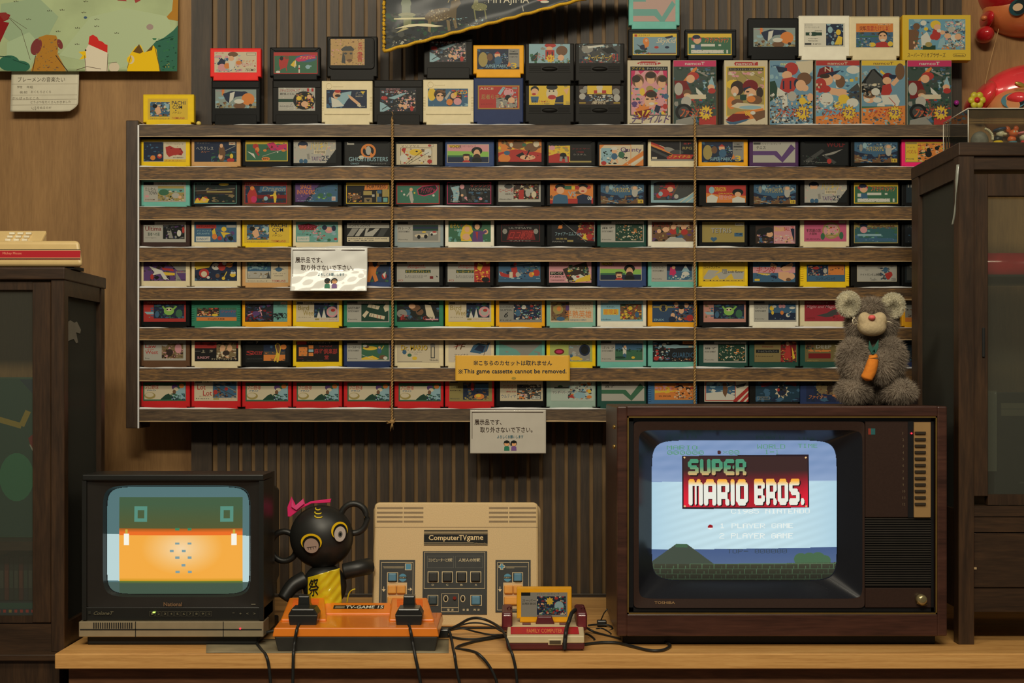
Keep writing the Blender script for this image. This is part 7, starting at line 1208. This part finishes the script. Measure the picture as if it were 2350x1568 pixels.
for pl in ([(2001, 814), (1993, 800), (1995, 782), (2001, 796), (2006, 806)], [(2003, 814), (2005, 798), (2016, 780), (2016, 798), (2010, 810)], [(2000, 813), (2004, 795), (2009, 806), (2005, 814)]): b.prism([(pm(*p_, -.096).x, pm(*p_, -.096).z) for p_ in pl], dm - .098, dm - .094, r=.0008, seg=1)
b.build('carrot_leaves', mat('leaf_felt', (40, 84, 72), rough=.9), ca)

# ---------------------------------------------------------------- masks on the wall
SKIN = mat('mask_skin', (176, 100, 56), rough=.3, vary=.12, scale=20, coat=.4); HAIR = mat('mask_hair', (200, 52, 56), rough=.22, vary=.12, scale=16, coat=.6); SKIN2 = mat('mask_skin_pale', (186, 126, 80), rough=.35, vary=.1, scale=20, coat=.3)
HAIRD = mat('mask_hair_dark', (164, 30, 34), rough=.22, vary=.12, scale=16, coat=.6)
def dome(b, cx, cy, rx, rz, ry, d, n=36, rot=0): b.ell(P(cx, cy, d), (rx * d / F, ry, rz * d / F), n=n, rot=Matrix.Rotation(rot, 3, 'Y')); return b
d_ = 3.225
mk = thing('girl_mask', 'red-haired mask with a yellow flower, hung on plywood behind the clear case', 'mask', P(2330, 330, d_))
b = MB(); dome(b, 2332, 260, 78, 56, .112, d_); b.build('face', SKIN2, mk)
b = MB(); dome(b, 2362, 212, 112, 64, .060, d_, rot=-.10); dome(b, 2258, 222, 20, 38, .052, d_, rot=.5); dome(b, 2240, 262, 16, 16, .05, d_); dome(b, 2229, 243, 14, 20, .045, d_, rot=.3); hr = b.build('hair', HAIR, mk)
b = MB(); b.tube(spline([P(2312, 226, d_ - .082), P(2332, 224, d_ - .094), P(2355, 228, d_ - .100), P(2390, 226, d_ - .09)], 6), [.003 + .011 * math.sin(k / 18 * 3.1) for k in range(19)], n=10); b.build('fringe_lock', HAIR, mk)
b = MB(); dome(b, 2342, 194, 14, 5, .004, d_ - .058, rot=.35); b.build('hair_clip', mat('clip_gold', (150, 130, 60), rough=.3, metal=.4), mk)
b = MB(); dfl = d_ - .055
for k in range(6): dome(b, 2242 + 12 * math.cos(k * 1.047), 230 + 12 * math.sin(k * 1.047), 8.5, 8.5, .006, dfl, n=16)
fl = b.build('flower', mat('flower_yellow', (176, 164, 44), rough=.4, vary=.08), mk)
b = MB(); dome(b, 2242, 230, 7, 7, .008, dfl - .003, n=16); b.build('flower_centre', mat('flower_red', (176, 34, 40), rough=.4), fl)
def fsurf(px, py, cx, cy, rx, rz, ry, d, h):
    x, z = (px - cx) / rx, (py - cy) / rz; return Vector((X(px, d), d - ry * math.sqrt(max(.02, 1 - x * x - z * z)) - .0008 - h, Z(py, d)))
def tangent(px, py, *q):
    c = fsurf(px, py, *q, .003); tx = (fsurf(px + 4, py, *q, 0) - fsurf(px - 4, py, *q, 0)) / 8; tz = (fsurf(px, py + 4, *q, 0) - fsurf(px, py - 4, *q, 0)) / 8
    return lambda du, dv, h: c + tx * du + tz * dv + Vector((0, -h, 0))
te = tangent(2296, 246, 2334, 264, 76, 54, .112, d_)
a = Art(70, 50); a.run('e 48707c 26 30 20 20;e 1c2a2e 32 28 14 17;e b07850 24 38 11 16;e c8d0d0 40 20 3.4 3;e c8d0d0 38 26 2 2;l 201c1a 40 22 58 16 1.6;l 201c1a 42 27 60 24 1.6;l 201c1a 42 32 58 32 1.6;l 6a3c24 34 0 54 6 1.6')
a.build('painted_eye', printed('vinyl_print', rough=.3), mk, lambda u, v, h: te(u - 30, v - 26, h))
mu = thing('girl_mask', 'amber-faced mask with dark red hair and a ringed eye, hung highest on plywood', 'mask', P(2320, 90, d_))
b = MB(); dome(b, 2345, 25, 88, 60, .075, d_); b.build('face', SKIN, mu)
b = MB(); dome(b, 2300, -14, 54, 54, .092, d_, rot=.25); dome(b, 2262, 48, 11, 20, .05, d_); dome(b, 2260, 80, 20, 19, .03, d_ - .02); b.build('hair', HAIRD, mu)
b = MB(); dome(b, 2258, 42, 7, 6, .01, d_ - .045); b.build('ear', SKIN, mu)
tu = tangent(2310, 36, 2345, 25, 88, 60, .075, d_)
a = Art(50, 50); a.run('e 203c40 26 26 17.5 17.5;e 1a2426 30 25 13 16;e b89878 26 25.5 10 8;l 1c1a18 36 14 46 8 1.5;l 1c1a18 38 17 48 12 1.5;l 1c1a18 40 20 49 17 1.5'); a.build('painted_eye', printed('vinyl_print', rough=.3), mu, lambda u, v, h: tu(u - 26, v - 26, h))
b = MB(); b.tube(spline([P(2292, 66, d_ - .03), P(2286, 90, d_ - .02), P(2278, 120, d_ - .012), P(2268, 160, d_ - .02), P(2261, 192, d_ - .06)], 8), .0008, n=5); b.build('elastic_string', mat('elastic', (176, 142, 96), rough=.6), mu)

# ---------------------------------------------------------------- clear case of figurines on the tall cabinet
ec = 2.62; zc_ = ztop
ac = thing('display_case', 'clear acrylic case of little figurines on top of the tall cabinet', 'case', (1.0, 2.68, zc_))
ACR = glass('acrylic_clear', (.93, .95, .93), refl=1, dust_haze=.02); ax0, ax1, az1 = X(2222, ec), 1.12, Z(252, ec); aw = .0025; ay0, ay1 = ec, ec + .15
b = MB(); b.box(ax0, ax1, ay0, ay0 + aw, zc_ + .002, az1); b.build('front_pane', ACR, ac)
b = MB(); b.box(ax0, ax0 + aw, ay0 + aw, ay1, zc_ + .002, az1); b.build('side_pane', ACR, ac)
b = MB(); b.box(ax0, ax1, ay1 - aw, ay1, zc_ + .002, az1); b.build('rear_pane', ACR, ac)
b = MB(); b.box(ax0, ax1, ay0, ay1, az1, az1 + aw); b.build('lid_pane', ACR, ac)
b = MB(); b.box(ax0, ax1, ay0, ay1, zc_, zc_ + .002); b.build('case_floor', mat('case_floor', (90, 72, 50), rough=.4), ac)
b = MB(); eg = .0011
for p0, p1 in (((ax0, ay0, az1 + aw), (ax1, ay0, az1 + aw)), ((ax0, ay0, az1 + aw), (ax0, ay1, az1 + aw)), ((ax0, ay0, zc_), (ax0, ay0, az1)), ((ax0, ay0 - .0005, zc_ + .002), (ax1, ay0 - .0005, zc_ + .002)), ((ax0, ay1, zc_), (ax0, ay1, az1))): b.tube([p0, p1], eg, n=6)
b.build('edge_frame', mat('acrylic_edge', (190, 184, 168), rough=.2), ac)
fz = zc_ + .002; fd = ec + .05
def fig(x): return X(x, fd)
FI = dict(gy=mat('fig_grey', (96, 92, 84), rough=.7, vary=.3, scale=80), wh=mat('fig_white', (188, 176, 146), rough=.35), nv=mat('fig_navy', (46, 62, 88), rough=.3, coat=.3), ye=mat('fig_yellow', (206, 166, 34), rough=.35), orr=mat('fig_orange', (206, 96, 46), rough=.35), tl=mat('fig_teal', (70, 116, 130), rough=.35), rd=mat('fig_red', (186, 46, 48), rough=.35), pk=mat('fig_pink', (200, 110, 110), rough=.35), bk=mat('fig_black', (30, 30, 30), rough=.35))
s_ = fd / F
t = thing('figurine', 'rough grey lump figurine trimmed with frosty tufts, first in the clear case', 'figurine', (fig(2250), fd, fz), group='figurines in the clear case')
b = MB(); b.ell((fig(2248), fd, fz + 18 * s_), (20 * s_, .016, 22 * s_), n=20); b.build('body', FI['gy'], t)
b = MB()
for k in range(9): b.ell((fig(2248 + 23 * math.cos(1.25 - k * .17) + 2), fd - .012, fz + 22 * s_ + 22 * s_ * math.sin(1.25 - k * .17)), (3.2 * s_, .004, 3.2 * s_), n=8)
b.build('frosty_trim', FI['wh'], t)
t = thing('figurine', 'small figurine in a navy beret and yellow skirt, second in the clear case', 'figurine', (fig(2292), fd, fz), group='figurines in the clear case')
b = MB(); b.lathe([(15 * s_, 0), (14 * s_, 10 * s_), (10 * s_, 18 * s_), (5 * s_, 20 * s_)], (fig(2290), fd, fz)); b.build('skirt', FI['ye'], t)
b = MB(); b.ell((fig(2290), fd, fz + 22 * s_), (12 * s_, .009, 9 * s_), n=18); b.build('jacket', FI['bk'], t)
b = MB(); b.ell((fig(2296), fd, fz + 34 * s_), (10 * s_, .009, 9 * s_), n=18); b.ell((fig(2303), fd - .006, fz + 32 * s_), (6 * s_, .006, 4 * s_), n=12); b.build('head', FI['wh'], t)
b = MB(); b.ell((fig(2294), fd, fz + 44 * s_), (16 * s_, .013, 5 * s_), n=20, rot=Matrix.Rotation(-.2, 3, 'Y')); b.build('beret', FI['nv'], t)
t = thing('figurine', 'small orange round-eared figurine in teal trousers, third in the clear case', 'figurine', (fig(2326), fd, fz), group='figurines in the clear case')
b = MB(); b.lathe([(13 * s_, 0), (14 * s_, 8 * s_), (9 * s_, 17 * s_), (4 * s_, 18 * s_)], (fig(2324), fd, fz)); b.build('trousers', FI['tl'], t)
b = MB(); b.ell((fig(2322), fd, fz + 22 * s_), (10 * s_, .008, 8 * s_), n=16); b.ell((fig(2325), fd - .003, fz + 35 * s_), (11 * s_, .01, 9 * s_), n=18); b.ell((fig(2313), fd, fz + 45 * s_), (6 * s_, .004, 8 * s_), n=14, rot=Matrix.Rotation(-.4, 3, 'Y')); b.ell((fig(2332), fd, fz + 47 * s_), (6 * s_, .004, 7 * s_), n=14); b.build('body', FI['orr'], t)
b = MB(); b.ell((fig(2323), fd - .011, fz + 37 * s_), (2.4 * s_, .002, 3 * s_), n=10); b.ell((fig(2329), fd - .011, fz + 37 * s_), (2.4 * s_, .002, 3 * s_), n=10); b.build('eyes', FI['wh'], t)
t = thing('figurine', 'small pink-capped figurine in red, last in the clear case', 'figurine', (fig(2348), fd, fz), group='figurines in the clear case')
b = MB(); b.lathe([(9 * s_, 0), (9 * s_, 10 * s_), (5 * s_, 18 * s_)], (fig(2347), fd - .004, fz)); b.build('body', FI['rd'], t)
b = MB(); b.ell((fig(2347), fd - .004, fz + 25 * s_), (9 * s_, .009, 9 * s_), n=16); b.build('head', FI['wh'], t)
b = MB(); b.ell((fig(2344), fd - .006, fz + 35 * s_), (14 * s_, .01, 4 * s_), n=16, rot=Matrix.Rotation(-.15, 3, 'Y')); b.build('cap', FI['pk'], t)

# ---------------------------------------------------------------- leads and cables
CAB_ = mat('cable_black', (28, 29, 28), rough=.45, vary=.1)
def desk_pts(l, h=.003): return [P(x, y, min(3.1, max(D(y, h), 2.505))) if y < 1499 else P(x, y, 2.4945) for x, y in l]
def cable(l, lab, r=.0026, flat=1.0, pts=None, name='cable'):
    b = MB(); b.tube(spline(pts or desk_pts(l), 8), r, n=8, flat=flat); tag(b.build(name, CAB_), lab, 'cable', 'black leads on the desk')
def v3(*q): return [P(x, y, d) for x, y, d in q]
cable(0, 'black lead looping from the orange console beside the small television, over the desk edge', pts=v3((632, 1448, 2.60), (612, 1452, 2.60), (596, 1462, 2.60), (590, 1476, 2.585), (600, 1492, 2.53), (611, 1506, 2.494), (617, 1530, 2.492), (621, 1570, 2.492), (622, 1600, 2.492)), r=.0028)
cable(0, 'black lead hanging straight from the paddle nearer the small television', pts=v3((690, 1416, 2.562), (686, 1432, 2.545), (681, 1446, 2.513), (676, 1475, 2.5115), (674, 1494, 2.500), (673, 1510, 2.4945), (672, 1570, 2.4935), (672, 1600, 2.4935)), r=.0029)
cable(0, 'black lead hanging from the paddle nearer the cream console, slanting away', pts=v3((934, 1418, 2.562), (938, 1434, 2.545), (942, 1448, 2.513), (947, 1475, 2.5115), (951, 1496, 2.500), (954, 1512, 2.4945), (961, 1545, 2.4935), (970, 1600, 2.4935)), r=.0029)
cable(0, 'black lead dropping over the desk edge just beside the orange console', pts=v3((1010, 1446, 2.66), (1030, 1449, 2.66), (1036, 1468, 2.63), (1040, 1490, 2.54), (1043, 1502, 2.496), (1047, 1530, 2.492), (1056, 1575, 2.492), (1062, 1600, 2.492)), r=.0026)
cable(0, 'black lead arching high before the cream console, then down past the small console', pts=v3((1024, 1448, 2.67), (1050, 1436, 2.66), (1075, 1422, 2.65), (1097, 1419, 2.64), (1122, 1426, 2.63), (1148, 1442, 2.58), (1160, 1460, 2.53), (1170, 1490, 2.505), (1176, 1503, 2.494), (1184, 1540, 2.492), (1189, 1600, 2.492)), r=.0026)
cable(0, 'thin black lead in a lower arch before the cream console', pts=v3((1030, 1449, 2.68), (1062, 1434, 2.68), (1095, 1430, 2.67), (1128, 1437, 2.66), (1152, 1450, 2.65), (1168, 1452, 2.735)), r=.0016)
cable([(1008, 1452), (1022, 1458), (1055, 1466), (1095, 1467), (1130, 1462), (1158, 1458)], 'black lead lying almost straight between orange console and small console', r=.0022)
cable(0, 'thin black lead sagging from arch to the small console', pts=v3((1032, 1447, 2.69), (1062, 1443, 2.69), (1090, 1450, 2.69), (1125, 1457, 2.67), (1160, 1457, 2.67)), r=.0018)
cable(0, 'black lead doubling back on the desk and curving over the edge', pts=v3((1162, 1460, 2.66), (1120, 1468, 2.63), (1085, 1474, 2.60), (1056, 1482, 2.56), (1047, 1489, 2.545), (1058, 1491, 2.535), (1080, 1494, 2.515), (1100, 1503, 2.494), (1122, 1528, 2.492), (1138, 1560, 2.492), (1146, 1600, 2.492)), r=.0026)
cable([(1338, 1480), (1360, 1477), (1390, 1475), (1420, 1476.5), (1455, 1485), (1490, 1493), (1518, 1493), (1535, 1486), (1537, 1480), (1526, 1474)], 'black lead looping along the desk before the big television', r=.0028)
cable(0, 'black lead slanting from the small console under the big television', pts=v3((1344, 1440, 2.70), (1362, 1450, 2.70), (1385, 1457, 2.68), (1420, 1466, 2.64), (1446, 1474, 2.60)), r=.0022)
cable(0, 'short black lead curling on the desk behind the small console', pts=v3((1344, 1456, 2.69), (1352, 1458, 2.68), (1364, 1468, 2.64), (1360, 1473, 2.63), (1350, 1466, 2.66)), r=.0022)
cable(0, 'tangled black lead in the gap beside the big television', pts=v3((1350, 1436, 2.76), (1372, 1434, 2.77), (1398, 1436, 2.77), (1405, 1445, 2.75), (1388, 1454, 2.72), (1395, 1460, 2.69), (1402, 1456, 2.70), (1384, 1444, 2.75), (1368, 1444, 2.75)), r=.002)
cable(0, 'thick flat black strap folded over the front of the small console', pts=v3((1320, 1400, 2.60), (1312, 1408, 2.58), (1306, 1425, 2.565), (1302, 1436, 2.555), (1299, 1450, 2.518), (1297, 1466, 2.514), (1296, 1480, 2.512), (1296, 1491, 2.511)), r=.0038)
b = MB(); b.box(X(1008, 2.67), X(1030, 2.67), 2.655, 2.675, DESK, Z(1442, 2.67), r=.002); tag(b.build('plug_block', BKP), 'small black plug block lying beside the orange console', 'plug')
b = MB(); b.box(X(1370, 2.78), X(1392, 2.78), 2.775, 2.79, DESK, Z(1424, 2.78), r=.002); b.tube([P(1378, 1426, 2.78), P(1386, 1408, 2.775), P(1394, 1398, 2.77)], .0012, n=6); tag(b.build('adapter_plug', BKP), 'black adapter plug with a thin stalk between the small console and big television', 'plug')
b = MB(); b.grid(lambda u, v: (X(474 + 556 * u, 2.56 - .05 * v + .08 * (1 - v)), 2.64 - .135 * v, DESK + .0006 + .0006 * math.sin(9 * u + 4 * v) ** 2), 30, 8)
pg = b.build('paper_mat', mat('grey_newsprint', (122, 112, 88), rough=.7, vary=.3, scale=14)); so = pg.modifiers.new('thickness', 'SOLIDIFY'); so.thickness = .0004; tag(pg, 'flat grey sheet of newsprint under the orange console', 'paper')
